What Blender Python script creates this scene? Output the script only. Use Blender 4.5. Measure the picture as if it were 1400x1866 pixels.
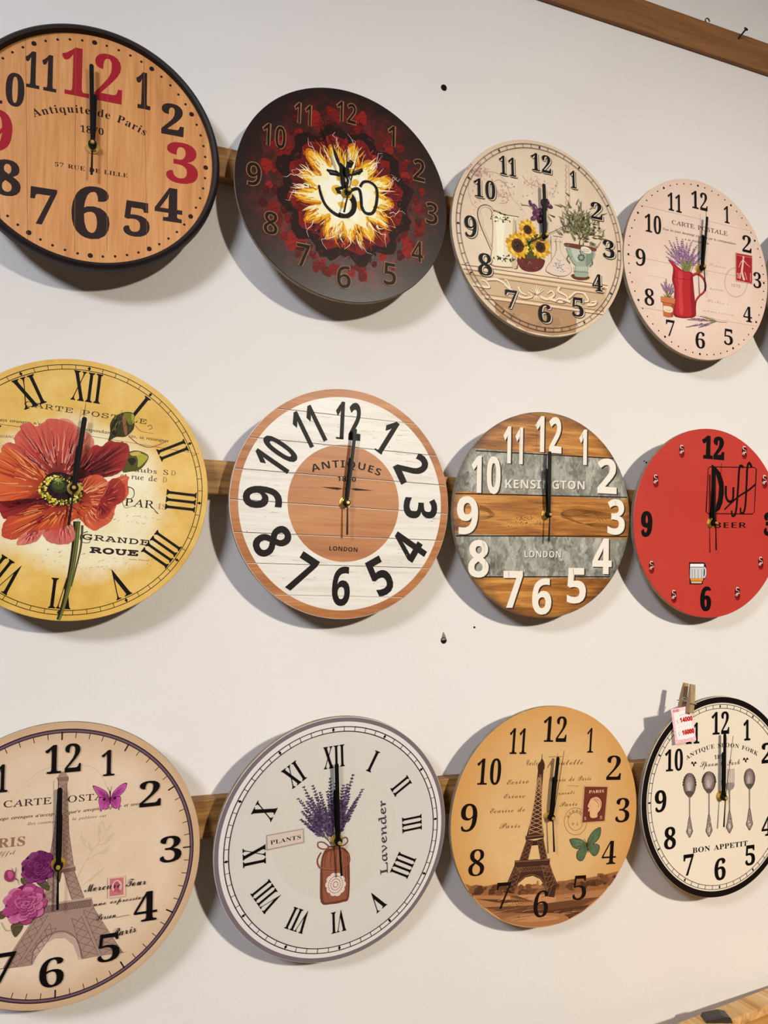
import bpy, bmesh, math, random
from mathutils import Vector, Matrix
from mathutils.geometry import tessellate_polygon
for o in list(bpy.data.objects): bpy.data.objects.remove(o)
scene = bpy.context.scene
COL = scene.collection
Z0 = 1.5                                  # floor is at z = 0, the wall clocks hang around eye height

# ------------------------------------------------------------------ camera, world, lights, exposure
def lin(c):
    if isinstance(c, int): c = PAL[c]
    if isinstance(c, str): c = [int(c[i:i + 2], 16) for i in (0, 2, 4)]
    return tuple((v / 255 / 12.92 if v / 255 <= .04045 else ((v / 255 + .055) / 1.055) ** 2.4) for v in c)
CAM_F = 1391.571
CAM_P = (-0.004893, -0.984727, 0.019573)
CAM_R = (0.933508, -0.358089, 0.018325)
CAM_U = (-0.047868, -0.073813, 0.996123)
CAM_W = (0.355348, 0.930765, 0.086046)

cam = bpy.data.cameras.new('camera'); cam_ob = bpy.data.objects.new('camera', cam); COL.objects.link(cam_ob)
cam.sensor_fit = 'HORIZONTAL'; cam.sensor_width = 36; cam.lens = CAM_F / 1400 * 36
cam.clip_start = .02
cam_ob.matrix_world = Matrix(((CAM_R[0], CAM_U[0], -CAM_W[0], CAM_P[0]), (CAM_R[1], CAM_U[1], -CAM_W[1], CAM_P[1]), (CAM_R[2], CAM_U[2], -CAM_W[2], CAM_P[2] + Z0), (0, 0, 0, 1)))
scene.camera = cam_ob
world = bpy.data.worlds.new('world'); scene.world = world; world.use_nodes = True
world.node_tree.nodes['Background'].inputs[0].default_value = (1, .96, .92, 1)
world.node_tree.nodes['Background'].inputs[1].default_value = .03
def lamp(name, loc, target, power, color, size, spread=math.pi):
    l = bpy.data.lights.new(name, 'AREA'); l.shape = 'DISK'; l.size = size; l.energy = power; l.color = color; l.spread = spread
    o = bpy.data.objects.new(name, l); COL.objects.link(o); o.location = loc
    o.rotation_euler = (Vector(target) - Vector(loc)).to_track_quat('-Z', 'Y').to_euler(); return o
def spot(name, loc, target, power, color, radius, angle, blend):
    l = bpy.data.lights.new(name, 'SPOT'); l.shadow_soft_size = radius; l.energy = power; l.color = color; l.spot_size = math.radians(angle); l.spot_blend = blend
    o = bpy.data.objects.new(name, l); COL.objects.link(o); o.location = loc
    o.rotation_euler = (Vector(target) - Vector(loc)).to_track_quat('-Z', 'Y').to_euler(); return o
spot('warm_ceiling_spot', (1.35, -3.3, Z0 + 1.2), (1.08, 0, Z0 - .72), 445, (1, .93, .79), .09, 68, 1)
lamp('cool_ceiling_lamp', (-1.5, -2.0, Z0 + 1.2), (-.05, 0, Z0 + .1), 47, (.84, .89, 1), .5)
scene.view_settings.view_transform = 'Standard'; scene.view_settings.look = 'None'
scene.view_settings.exposure = 0; scene.view_settings.gamma = 1; scene.view_settings.use_curve_mapping = False

# ------------------------------------------------------------------ material helpers
class NG:
    def __init__(s, name, rough=.5, spec=.5):
        s.m = bpy.data.materials.new(name); s.m.use_nodes = True; s.t = s.m.node_tree
        s.b = s.t.nodes['Principled BSDF']; s.b.inputs['Roughness'].default_value = rough; s.b.inputs['Specular IOR Level'].default_value = spec
    def n(s, typ, ins=None, **kw):
        nd = s.t.nodes.new('ShaderNode' + typ)
        for k, v in kw.items(): setattr(nd, k, v)
        for k, v in (ins or {}).items():
            if hasattr(v, 'links'): s.t.links.new(v, nd.inputs[k])
            else: nd.inputs[k].default_value = v
        return nd
    def obj(s, scale=(1, 1, 1), rot=(0, 0, 0)):
        tc = s.n('TexCoord'); mp = s.n('Mapping', {'Vector': tc.outputs['Object'], 'Scale': scale, 'Rotation': rot}); return mp.outputs[0]
    def noise(s, vec, scale, detail=4, rough=.55, dist=0):
        return s.n('TexNoise', {'Vector': vec, 'Scale': scale, 'Detail': detail, 'Roughness': rough, 'Distortion': dist}).outputs[0]
    def ramp(s, fac, stops):
        r = s.n('ValToRGB', {'Fac': fac}); e = r.color_ramp.elements
        while len(e) < len(stops): e.new(.5)
        for el, (p, c) in zip(e, stops): el.position = p; el.color = (*lin(c), 1)
        return r.outputs[0]
    def framp(s, fac, a, b, lo=0., hi=1.):
        return s.n('MapRange', {'Value': fac, 'From Min': a, 'From Max': b, 'To Min': lo, 'To Max': hi}).outputs[0]
    def mix(s, f, a, b, mode='MIX'):
        nd = s.n('Mix', data_type='RGBA', blend_type=mode)
        for k, v in ((0, f), (6, a), (7, b)):
            if hasattr(v, 'links'): s.t.links.new(v, nd.inputs[k])
            else: nd.inputs[k].default_value = (*lin(v), 1) if k else v
        return nd.outputs[2]
    def math(s, op, a, b=0.):
        nd = s.n('Math', operation=op)
        for k, v in ((0, a), (1, b)):
            if hasattr(v, 'links'): s.t.links.new(v, nd.inputs[k])
            else: nd.inputs[k].default_value = v
        return nd.outputs[0]
    def radius(s):
        v = s.n('VectorMath', {0: s.obj((1, 0, 1))}, operation='LENGTH'); return v.outputs['Value']
    def sep(s, vec=None):
        return s.n('SeparateXYZ', {0: vec or s.obj()}).outputs
    def color(s, c):
        if hasattr(c, 'links'): s.t.links.new(c, s.b.inputs['Base Color'])
        else: s.b.inputs['Base Color'].default_value = (*lin(c), 1)
        return s
    def bump(s, h, strength, dist=.001):
        b = s.n('Bump', {'Height': h, 'Strength': strength, 'Distance': dist}); s.t.links.new(b.outputs[0], s.b.inputs['Normal']); return s
def plain(name, c, rough=.5, spec=.5, metal=0.):
    g = NG(name, rough, spec).color(c); g.b.inputs['Metallic'].default_value = metal; return g.m
def wood(name, dark, mid, light, along='X', scale=1., rough=.6, knots=False, spec=.4):
    g = NG(name, rough, spec); s = {'X': (2.2, 34, 34), 'Y': (34, 2.2, 34), 'Z': (34, 34, 2.2)}[along]
    v = g.obj(tuple(k * scale for k in s)); f1 = g.noise(v, 1.6, 6, .6, .6); f2 = g.noise(v, 7, 3, .6, .2)
    c = g.ramp(f1, ((.28, dark), (.5, mid), (.72, light))); c = g.mix(g.framp(f2, .45, .7, 0, .45), c, dark)
    if knots:
        s2 = {'X': (5, 20, 14), 'Y': (20, 5, 14), 'Z': (14, 20, 5)}[along]
        k = g.n('TexVoronoi', {'Vector': g.obj(tuple(q * .55 for q in s2)), 'Scale': 1.3, 'Randomness': 1.}).outputs['Distance']
        c = g.mix(g.framp(k, .06, .24, .8, 0), c, dark)
    g.color(c); g.bump(f2, .25, .0006); return g.m
def paper(name, c, dark, light=None, edge=None, edge_from=.1, edge_amt=.6, rough=.42, blotch=14., amt=.5, spec=.45):
    g = NG(name, rough, spec); v = g.obj(); f = g.noise(v, blotch, 5, .65); f2 = g.noise(v, 160, 3, .6)
    col = g.ramp(f, ((.3, dark), (.5, c), (.72, light or c))); col = g.mix(g.framp(f2, .35, .75, 0, amt * .5), col, dark)
    if edge:
        e = g.framp(g.math('ADD', g.radius(), g.math('MULTIPLY', g.noise(v, 22, 3), .03)), edge_from, .166, 0, edge_amt); col = g.mix(e, col, edge)
    g.color(col); g.bump(g.noise(v, 1400, 1), .05, .0002); return g.m

INK = NG('printed_ink', .45, .14)
_a = INK.n('Attribute', attribute_name='ink'); _v = INK.obj()
INK.color(INK.mix(INK.framp(INK.noise(_v, 420, 2), .35, .8, 0, .07), _a.outputs['Color'], (0, 0, 0))); INK.bump(INK.noise(_v, 1400, 1), .05, .0002); INK = INK.m

# ------------------------------------------------------------------ mesh helpers
def link(name, me, mats, parent=None):
    o = bpy.data.objects.new(name, me); COL.objects.link(o)
    for m in (mats if isinstance(mats, (list, tuple)) else [mats]): me.materials.append(m)
    if parent: o.parent = parent
    return o
def obj(name, bm, mats, parent=None, smooth=False, bevel=0., loc=None):
    me = bpy.data.meshes.new(name); bmesh.ops.recalc_face_normals(bm, faces=bm.faces[:]); bm.to_mesh(me); bm.free()
    if smooth:
        for p in me.polygons: p.use_smooth = True
    o = link(name, me, mats, parent)
    if loc: o.location = loc
    if smooth: me.set_sharp_from_angle(angle=math.radians(40))
    if bevel:
        b = o.modifiers.new('bevel', 'BEVEL'); b.width = bevel; b.segments = 2; b.limit_method = 'ANGLE'
    return o
def box(bm, x0, x1, y0, y1, z0, z1, mat=0):
    vs = [bm.verts.new(p) for p in ((x0, y0, z0), (x1, y0, z0), (x1, y1, z0), (x0, y1, z0), (x0, y0, z1), (x1, y0, z1), (x1, y1, z1), (x0, y1, z1))]
    for f in ((0, 1, 2, 3), (7, 6, 5, 4), (0, 4, 5, 1), (1, 5, 6, 2), (2, 6, 7, 3), (3, 7, 4, 0)): bm.faces.new([vs[i] for i in f]).material_index = mat
    return vs
def lathe(bm, prof, n=96, mat=0, close=False, mats=None):
    """profile of (radius, y): y is depth, negative towards the viewer"""
    rings = []
    for r, y in prof:
        if r < 1e-7: rings.append([bm.verts.new((0, y, 0))] * n)
        else: rings.append([bm.verts.new((r * math.sin(2 * math.pi * i / n), y, r * math.cos(2 * math.pi * i / n))) for i in range(n)])
    k = len(rings)
    for j in range(k if close else k - 1):
        a, b = rings[j], rings[(j + 1) % k]
        for i in range(n):
            q = [a[i], a[(i + 1) % n], b[(i + 1) % n], b[i]]; q = [v for h, v in enumerate(q) if v not in q[:h]]
            if len(q) > 2: bm.faces.new(q).material_index = mats[j] if mats else mat
def prism(bm, pts2, y0, y1, mat=0):
    """outline in the x-z plane, extruded from depth y0 to y1"""
    a = [bm.verts.new((x, y0, z)) for x, z in pts2]; b = [bm.verts.new((x, y1, z)) for x, z in pts2]; n = len(pts2)
    for tri in tessellate_polygon([[Vector((x, z, 0)) for x, z in pts2]]):
        bm.faces.new([a[i] for i in tri]).material_index = mat; bm.faces.new([b[i] for i in reversed(tri)]).material_index = mat
    for i in range(n): bm.faces.new([a[i], a[(i + 1) % n], b[(i + 1) % n], b[i]]).material_index = mat
def thing(name, label, cat, loc=(0, 0, 0), group=None):
    o = bpy.data.objects.new(name, None); COL.objects.link(o); o.location = loc; o.empty_display_size = .02; tag(o, label, cat, group); return o
def tag(o, label, cat, group=None):
    o['label'] = label; o['category'] = cat
    if group: o['group'] = group
    return o

# ------------------------------------------------------------------ print data: letter outlines, hand tips and the drawings on each dial
GLYPHS={
'B':{'$':(384,(170,-39,0,72,-72,6,-56,16,0,57,58,-19,70,-8,0,135,-58,21,-39,25,-24,33,-7,42,8,44,26,34,41,22,53,10,0,59,43,0,0,-59,65,-7,53,-18,-18,-49,-100,23,0,-135,74,-27,26,-16,18,-20,12,-24,4,-30,-9,-43,-26,-33,-43,-24,-56,-12,0,-75),(170,280,0,119,-32,-6,-21,-11,-13,-16,-5,-20,4,-24,12,-17),(213,88,34,7,24,11,13,17,5,21,-4,22,-12,16,-60,24)),"'":(151,(57,306,-13,174,63,0,-13,-174)),
',':(180,(28,-87,33,165,63,0,5,-7,-25,-79,-33,-79)),'0':(375,(188,-7,-55,8,-42,23,-31,37,-21,50,-12,60,-4,70,4,70,12,60,21,49,31,36,42,23,56,7,53,-7,41,-23,31,-37,22,-49,12,-60,5,-70,-5,-69,-12,-61,-22,-49,-31,-37,-42,-23),(188,37,31,13,18,41,9,64,2,85,-2,86,-9,64,-18,39,-30,14,-32,-14,-18,-39,-9,-64,-3,-86,3,-85,9,-64,18,-41)),
'1':(375,(65,0,0,36,55,0,15,2,11,7,8,34,0,337,-46,-51,-21,-14,-20,-5,-15,3,-12,10,-9,16,-3,21,46,16,58,35,47,35,75,0,0,-403,7,-32,10,-9,17,-2,55,0,0,-36)),
'2':(375,(24,0,0,69,99,102,64,74,31,62,8,64,-3,34,-11,22,-16,14,-22,4,-29,-7,-19,-22,-10,-36,-4,-51,-35,4,-27,11,-18,21,-6,31,4,23,13,22,20,18,29,15,37,9,45,3,66,-7,48,-23,30,-35,10,-46,-9,-46,-28,-48,-53,-61,-151,-146,157,0,19,3,16,9,13,15,13,40,40,0,-4,-141)),
'3':(375,(163,-7,-46,3,-36,9,-28,13,-19,17,-11,19,-4,20,4,22,13,17,18,10,22,3,6,-37,17,-27,26,-16,33,-6,41,9,17,12,14,18,8,26,3,34,-7,35,-20,28,-33,19,-44,6,-42,0,0,42,45,0,38,6,26,21,16,31,5,40,-4,33,-10,24,-18,16,-24,5,-21,-4,-15,-11,-17,-39,-5,-50,-36,4,-28,11,-17,18,-6,27,10,33,28,27,46,19,65,6,64,-7,49,-21,31,-35,11,-46,-8,-42,-22,-34,-33,-26,-40,-19,54,-18,26,-16,21,-21,14,-27,5,-36,-4,-37,-12,-31,-17,-26,-24,-19,-58,-24)),
'4':(375,(121,0,0,36,19,0,39,8,12,14,4,26,0,41,-186,0,0,41,190,314,94,0,0,-311,70,0,0,-44,-70,0,0,-41,4,-26,12,-14,48,-8,0,-36),(56,169,139,0,1,182,3,65,-41,-78)),
'5':(375,(165,-7,-46,3,-35,9,-26,13,-18,17,-10,19,-3,21,4,20,11,14,17,9,22,3,7,-38,23,-31,19,-9,24,-3,41,10,17,13,14,20,8,28,3,37,-6,44,-18,31,-29,18,-38,6,-43,-4,-32,-8,-31,12,22,233,254,0,3,-123,-38,0,-6,23,-8,19,-23,7,-139,0,-11,-125,32,7,42,3,70,-9,55,-26,35,-45,12,-63,-4,-40,-12,-33,-18,-27,-24,-21,-56,-26)),
'6':(375,(197,-7,-47,6,-41,19,-33,31,-25,44,-16,58,-5,71,3,53,9,50,15,45,20,39,27,32,33,25,39,15,46,5,39,-2,30,-8,22,-12,16,-15,9,-18,2,-19,-4,-19,-14,-17,-24,-12,-38,-4,-4,40,-13,34,-11,9,-16,4,-36,-12,-28,-34,-18,-56,-9,-76,36,17,57,8,55,-9,42,-27,28,-44,9,-59,-10,-65,-29,-52,-49,-33),(199,38,23,6,17,20,12,34,4,50,-5,48,-12,32,-19,19,-26,6,-39,-10,-29,-22,6,-83,16,-57,23,-33)),
'7':(375,(111,0,178,406,-176,0,-27,-8,-12,-26,-4,-34,-40,0,3,142,320,0,0,-33,-185,-447)),
'8':(375,(183,-7,-51,5,-41,13,-31,20,-22,26,-13,31,-5,34,7,40,20,31,32,26,40,23,-36,25,-26,29,-16,31,-5,37,3,31,11,28,20,26,29,20,41,13,51,4,63,-8,45,-25,26,-38,9,-46,-6,-36,-18,-28,-66,-45,52,-30,34,-31,19,-33,6,-39,-11,-56,-34,-42,-54,-27),(203,283,21,15,15,19,8,23,3,30,-7,37,-21,29,-16,8,-19,3,-24,-5,-18,-16,-11,-24,-4,-30,5,-31,14,-23),(187,32,31,5,23,18,16,27,5,34,-6,30,-17,24,-31,22,-44,24,-38,-38,-11,-26,-4,-32,5,-36,16,-28,24,-18)),
'9':(375,(152,-7,-36,3,-28,8,-21,13,-14,16,-11,36,8,25,25,13,12,-27,16,-24,23,-15,30,-5,49,21,32,65,14,108,-39,-32,-26,-10,-31,-3,-52,9,-43,26,-27,44,-9,60,4,45,14,40,22,32,31,25,38,15,44,5,46,-6,41,-17,34,-30,25,-43,17,-58,5,-71,-11,-104,-13,-46,-20,-39,-27,-33,-33,-25,-41,-16),(184,233,22,3,18,9,27,33,-6,74,-14,51,-22,29,-28,9,-25,-7,-19,-21,-12,-36,-4,-49,7,-53,21,-31)),
'A':(437,(-9,0,0,18,33,12,25,45,157,391,18,-1,160,-378,27,-53,14,-12,18,-4,0,-18,-214,0,0,18,41,7,13,21,-30,86,-150,0,-28,-84,12,-22,37,-8,4,-18),(113,161,129,0,-65,158)),
'B':(443,(16,0,0,17,29,5,17,10,10,19,3,318,-6,43,-18,21,-36,6,0,16,205,0,98,-11,59,-35,19,-58,-12,-49,-36,-34,-61,-21,73,-24,44,-38,14,-53,-11,-56,-36,-41,-57,-26,-76,-9),(182,252,52,5,29,15,16,29,6,44,-4,40,-12,27,-21,16,-32,6,-28,-9,-6,-34),(222,24,37,6,24,19,13,32,5,47,-6,48,-18,32,-32,17,-63,6,0,-166,8,-32)),
'D':(496,(20,0,0,17,43,13,8,16,3,328,-3,33,-10,19,-18,9,-28,4,0,16,207,0,106,-14,77,-45,47,-71,16,-97,-9,-82,-29,-64,-48,-46,-67,-27,-87,-9),(222,24,57,13,40,38,24,64,8,90,-15,113,-42,68,-71,23,-33,-10,-8,-38,0,-313,8,-38)),
'E':(442,(14,0,0,17,30,3,18,10,10,18,3,30,-3,327,-10,20,-18,10,-28,4,0,16,383,0,0,-135,-16,0,-14,53,-29,33,-45,18,-63,6,-32,-2,-14,-11,-3,-171,49,6,27,17,18,31,11,45,16,0,0,-227,-17,0,-14,63,-14,20,-18,12,-56,9,-2,-155,9,-32,38,-7,83,11,32,14,26,22,40,68,19,0,-28,-143)),
'F':(404,(15,0,0,17,30,6,17,11,10,19,3,322,-4,30,-10,18,-47,16,0,16,380,0,0,-135,-17,0,-22,65,-19,21,-26,14,-80,11,-30,-2,-14,-8,-4,-174,47,6,27,17,18,31,10,46,18,0,0,-229,-17,0,-11,50,-17,32,-28,18,-40,6,-7,-143,6,-38,22,-19,47,-7,0,-17)),'I':(261,(13,0,0,17,48,15,11,17,3,26,-3,337,-9,15,-50,12,0,16,231,0,0,-16,-48,-12,-10,-15,-3,-335,4,-33,19,-18,40,-9,0,-17)),
'K':(510,(16,0,0,17,29,5,18,10,9,18,3,31,-3,325,-9,18,-18,10,-28,5,0,16,225,0,0,-16,-37,-7,-18,-17,-4,-181,159,164,7,20,-15,16,-43,5,0,16,195,0,0,-16,-71,-20,-70,-58,-74,-76,192,-239,24,-21,32,-8,0,-17,-238,0,0,17,41,4,12,13,-18,32,-117,148,-16,-16,3,-148,9,-18,18,-10,29,-5,0,-17)),
'L':(426,(15,0,0,17,30,5,17,10,10,18,3,31,-4,326,-9,18,-18,9,-28,5,0,16,234,0,0,-16,-42,-5,-20,-18,-6,-37,3,-332,15,-16,34,-3,81,12,30,16,25,24,39,74,18,0,-25,-154)),'N':(494,(403,-11,-296,361,3,-301,9,-18,17,-10,31,-4,0,-17,-149,0,0,17,36,6,17,18,5,38,0,309,-40,45,-18,6,0,16,138,0,235,-286,-5,245,-17,17,-38,8,0,16,149,0,0,-16,-30,-5,-17,-9,-8,-18,-3,-418)),
'O':(525,(261,-11,-48,5,-44,13,-40,22,-35,29,-28,35,-21,41,-13,45,-4,49,4,48,13,45,21,41,29,35,35,29,40,22,46,14,49,4,48,-4,44,-14,40,-21,34,-28,28,-35,22,-41,13,-46,4,-49,-4,-49,-13,-45,-22,-41,-29,-35,-35,-29,-40,-22,-45,-13),(265,12,63,24,39,72,12,120,-8,93,-23,68,-38,41,-50,13,-64,-24,-38,-72,-13,-119,8,-93,24,-68,38,-41)),
'P':(418,(15,0,0,17,30,5,17,10,10,18,3,31,-4,325,-9,18,-18,10,-28,5,0,16,271,-3,49,-12,30,-18,24,-24,14,-31,5,-35,-11,-52,-31,-40,-53,-26,-132,-8,3,-156,9,-18,18,-10,30,-5,0,-17),(182,230,62,5,28,18,15,30,5,46,-4,46,-13,31,-23,19,-36,6,-27,-7,-7,-26)),
'Q':(525,(378,-116,-82,13,-64,39,-45,63,-46,22,-40,29,-31,36,-23,43,-15,47,-4,52,4,48,13,45,21,41,29,35,35,29,40,22,46,14,49,4,48,-4,44,-14,40,-21,34,-28,28,-35,22,-41,13,-46,4,-49,-11,-76,-33,-66,-53,-52,-71,-34,48,-60,67,-21,47,8,3,-19,-60,-18),(265,12,64,24,38,72,13,120,-8,93,-24,68,-38,41,-50,13,-64,-24,-38,-72,-13,-119,8,-93,25,-68,38,-41)),
'R':(473,(15,0,0,17,30,5,17,10,10,18,3,31,-4,325,-9,18,-18,10,-28,5,0,16,201,0,88,-7,62,-22,38,-38,12,-54,-11,-49,-34,-37,-57,-24,117,-174,20,-24,26,-9,2,-17,-142,0,-137,212,-19,0,3,-162,9,-18,18,-10,30,-5,0,-17),(182,234,67,6,31,18,18,32,6,46,-9,53,-27,32,-44,10,-34,-9,-8,-37)),
'S':(390,(43,-11,0,169,19,0,21,-64,28,-44,38,-26,48,-9,34,5,26,16,16,24,6,29,-14,40,-40,31,-113,61,-35,32,-21,36,-6,43,4,38,13,33,21,26,27,20,33,13,37,4,44,-5,71,-16,13,5,7,16,19,0,0,-147,-17,0,-12,35,-38,56,-50,31,-28,4,-31,-5,-23,-14,-15,-20,-5,-26,4,-24,13,-20,180,-103,20,-22,13,-23,9,-55,-5,-40,-15,-35,-25,-29,-33,-21,-41,-14,-82,-2,-73,20,-16,-5,-8,-18)),
'T':(423,(92,0,0,17,31,4,19,10,10,19,4,383,-54,-7,-37,-23,-24,-36,-12,-49,-18,0,0,137,399,0,0,-138,-16,0,-19,65,-42,38,-64,13,-2,-384,9,-19,20,-9,32,-4,0,-17)),
'U':(492,(248,-13,-80,11,-54,31,-31,52,-10,74,-3,251,-9,18,-18,10,-28,5,0,16,225,0,0,-16,-38,-7,-17,-17,-4,-275,5,-52,17,-37,29,-22,43,-7,65,15,39,46,13,76,-3,247,-10,17,-19,10,-32,6,0,16,146,0,0,-16,-26,-7,-15,-11,-8,-17,-3,-223,-10,-89,-32,-60,-55,-34)),
'V':(428,(212,-13,-168,394,-22,39,-14,12,-22,7,0,16,225,0,0,-16,-45,-7,-10,-9,-4,-13,107,-267,89,234,7,32,-4,14,-9,9,-43,7,0,16,143,0,0,-16,-34,-12,-26,-44,-152,-396)),
'X':(471,(11,0,0,17,42,13,37,36,103,142,-115,178,-31,39,-31,14,-2,16,230,0,0,-16,-44,-6,-10,-18,75,-126,57,84,17,41,-11,18,-35,7,0,16,165,0,0,-16,-31,-4,-24,-12,-46,-50,-76,-108,132,-208,23,-29,25,-11,3,-17,-226,0,0,17,40,6,12,18,-15,38,-65,104,-72,-102,-14,-36,13,-21,37,-7,0,-17)),
'a':(344,(255,-10,-39,11,-16,34,-49,-33,-56,-11,-31,5,-24,15,-15,23,-5,29,11,41,32,32,56,28,80,26,-3,76,-9,16,-16,10,-23,4,-33,-6,-11,-16,19,-43,-13,-29,-33,-11,-32,12,-12,33,4,23,32,36,57,21,36,2,61,-6,40,-20,22,-33,8,-49,2,-170,9,-6,16,8,9,-14,-35,-29),(151,34,23,7,25,22,0,106,-45,-18,-27,-28,-9,-39,8,-38)),
'd':(370,(140,-10,-33,5,-29,15,-25,25,-18,31,-12,38,-4,43,5,49,12,41,19,35,26,25,31,16,34,5,43,-9,34,-29,-3,139,-8,11,-36,9,0,16,143,0,0,-380,6,-34,28,-13,0,-17,-59,-5,-71,-16,0,49,-35,-37),(171,28,31,13,21,35,0,166,-17,28,-32,11,-27,-8,-17,-23,-9,-40,-3,-57,2,-55,10,-40,16,-22)),
'e':(301,(154,-10,-37,5,-32,15,-27,25,-21,34,-13,40,-5,48,5,44,14,39,21,33,28,25,33,15,37,5,52,-9,40,-29,25,-46,9,-61,-166,-7,10,-69,27,-41,45,-14,38,11,33,33,15,-13,-57,-62),(116,192,85,0,-8,85,-12,15,-20,5,-34,-23)),'i':(198,(101,362,-20,4,-16,10,-11,17,-4,19,15,37,16,11,20,3,19,-3,17,-11,14,-37,-4,-19,-11,-17),(18,0,0,16,27,10,7,30,0,196,-5,33,-27,8,1,17,127,0,0,-254,6,-30,26,-10,0,-16)),
'n':(381,(18,0,0,16,27,10,7,30,0,197,-6,31,-27,10,0,16,129,0,0,-43,42,39,53,12,49,-12,29,-35,9,-59,0,-156,7,-30,26,-10,0,-16,-161,0,0,16,26,10,7,30,0,161,-6,41,-10,10,-16,3,-30,-9,-25,-27,0,-179,6,-30,26,-10,0,-16)),
'q':(364,(175,-139,0,16,39,9,7,12,3,131,-37,-29,-45,-9,-34,4,-29,15,-25,23,-18,31,-12,37,-4,43,5,48,15,42,23,36,30,27,36,16,41,6,45,-9,42,-29,52,39,11,0,0,-403,6,-30,28,-10,0,-16),(179,30,29,10,16,27,0,174,-11,40,-34,14,-29,-9,-19,-25,-11,-43,-3,-62,3,-56,11,-40,19,-23)),
'r':(287,(18,0,0,16,27,10,7,30,0,196,-6,33,-26,8,1,17,125,0,0,-58,19,28,45,34,48,1,17,-11,11,-17,3,-21,-2,-18,-22,-23,-17,-3,-26,9,-15,19,-18,10,-27,-19,-10,-21,0,-183,7,-12,38,-9,0,-16)),
's':(288,(151,-10,-78,19,-13,-5,-9,-13,-15,0,0,114,17,0,13,-37,21,-29,25,-18,28,-6,22,3,17,9,13,31,-9,26,-107,64,-22,21,-13,24,-4,27,7,39,21,32,33,21,43,7,82,-11,7,11,14,0,0,-97,-16,0,-13,32,-19,23,-22,14,-44,3,-22,-20,-3,-15,10,-27,106,-60,20,-21,12,-24,4,-32,-7,-44,-22,-33,-34,-21)),
't':(228,(124,-9,-35,5,-23,14,-13,26,-5,243,-28,0,0,21,68,69,41,55,15,0,0,-114,64,0,0,-31,-64,0,0,-197,5,-31,19,-11,21,9,17,26,16,-9,-40,-57)),'u':(375,(131,-10,-40,7,-26,20,-14,34,-5,197,-7,34,-28,12,0,16,131,0,0,-236,9,-28,26,-10,28,7,23,23,0,182,-7,35,-32,11,0,16,135,0,0,-240,7,-31,29,-9,0,-17,-60,-6,-72,-17,0,50,-42,-37)),
},
'G':{'$':(384,(170,-39,0,72,-72,6,-56,16,0,57,58,-19,70,-8,0,135,-58,21,-39,25,-24,33,-7,42,8,44,26,34,41,22,53,10,0,59,43,0,0,-59,65,-7,53,-18,-18,-49,-100,23,0,-135,74,-27,26,-16,18,-20,12,-24,4,-30,-9,-43,-26,-33,-43,-24,-56,-12,0,-75),(170,280,0,119,-32,-6,-21,-11,-13,-16,-5,-20,4,-24,12,-17),(213,88,34,7,24,11,13,17,5,21,-4,22,-12,16,-60,24)),'-':(216,(27,154,0,52,162,0,0,-52)),
'0':(384,(191,-7,-75,17,-52,49,-30,78,-10,103,4,72,12,61,22,48,31,36,43,23,55,7,75,-16,52,-49,31,-78,10,-104,-4,-72,-12,-61,-22,-48,-31,-36,-43,-22),(191,75,32,10,21,31,11,52,4,72,-4,72,-11,51,-21,32,-32,10,-32,-10,-20,-32,-11,-51,-3,-72,3,-72,11,-51,20,-31)),'1':(384,(176,0,0,277,3,96,-35,-33,-55,-44,-49,61,154,123,83,0,0,-480)),
'2':(384,(27,0,0,71,179,183,32,46,10,45,-4,25,-12,18,-19,10,-24,4,-27,-4,-26,-9,-55,-36,-55,65,44,33,53,25,74,10,44,-4,37,-13,30,-20,22,-26,14,-31,5,-35,-4,-38,-12,-35,-46,-64,-134,-130,209,-5,0,-85)),
'3':(384,(164,-7,-74,7,-64,19,0,86,64,-23,63,-8,46,5,30,14,17,22,5,31,-10,34,-14,12,-21,8,-70,8,-37,0,0,77,37,0,68,9,19,10,12,13,9,33,-4,23,-12,17,-21,11,-32,3,-32,-3,-27,-8,-43,-24,-47,70,66,34,42,10,49,3,66,-7,51,-23,32,-36,11,-48,-7,-45,-23,-34,-33,-25,-40,-15,51,-15,36,-22,23,-33,7,-43,-5,-40,-15,-35,-26,-30,-37,-23,-49,-14)),
'4':(384,(216,0,0,99,-205,0,0,71,211,310,93,0,0,-302,58,0,0,-79,-58,0,0,-99),(101,178,115,0,1,119,3,66,-31,-52)),'5':(384,(162,-7,-71,7,-58,19,0,88,60,-22,65,-9,40,5,29,13,18,24,6,34,-10,40,-33,24,-53,8,-39,-3,-33,-7,-41,21,18,245,260,0,0,-86,-171,0,-9,-94,25,4,36,2,42,-4,36,-13,31,-20,23,-29,15,-36,5,-43,-12,-70,-36,-53,-60,-34)),
'6':(384,(199,-7,-47,6,-42,17,-35,28,-28,41,-18,53,-5,65,6,82,21,77,18,34,24,29,31,25,38,19,47,12,55,4,64,-5,0,-81,-27,5,-30,2,-53,-5,-40,-14,-27,-23,-19,-30,-10,-36,-5,-42,20,22,23,18,28,12,37,4,57,-10,43,-30,28,-48,9,-64,-11,-70,-33,-52,-52,-34),(197,75,27,5,21,15,14,26,5,37,-4,32,-12,24,-20,15,-29,5,-39,-10,-26,-25,-10,-32,8,-43,25,-35,18,-11)),
'7':(384,(75,0,180,394,-237,0,0,86,344,0,0,-64,-181,-416)),
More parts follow.
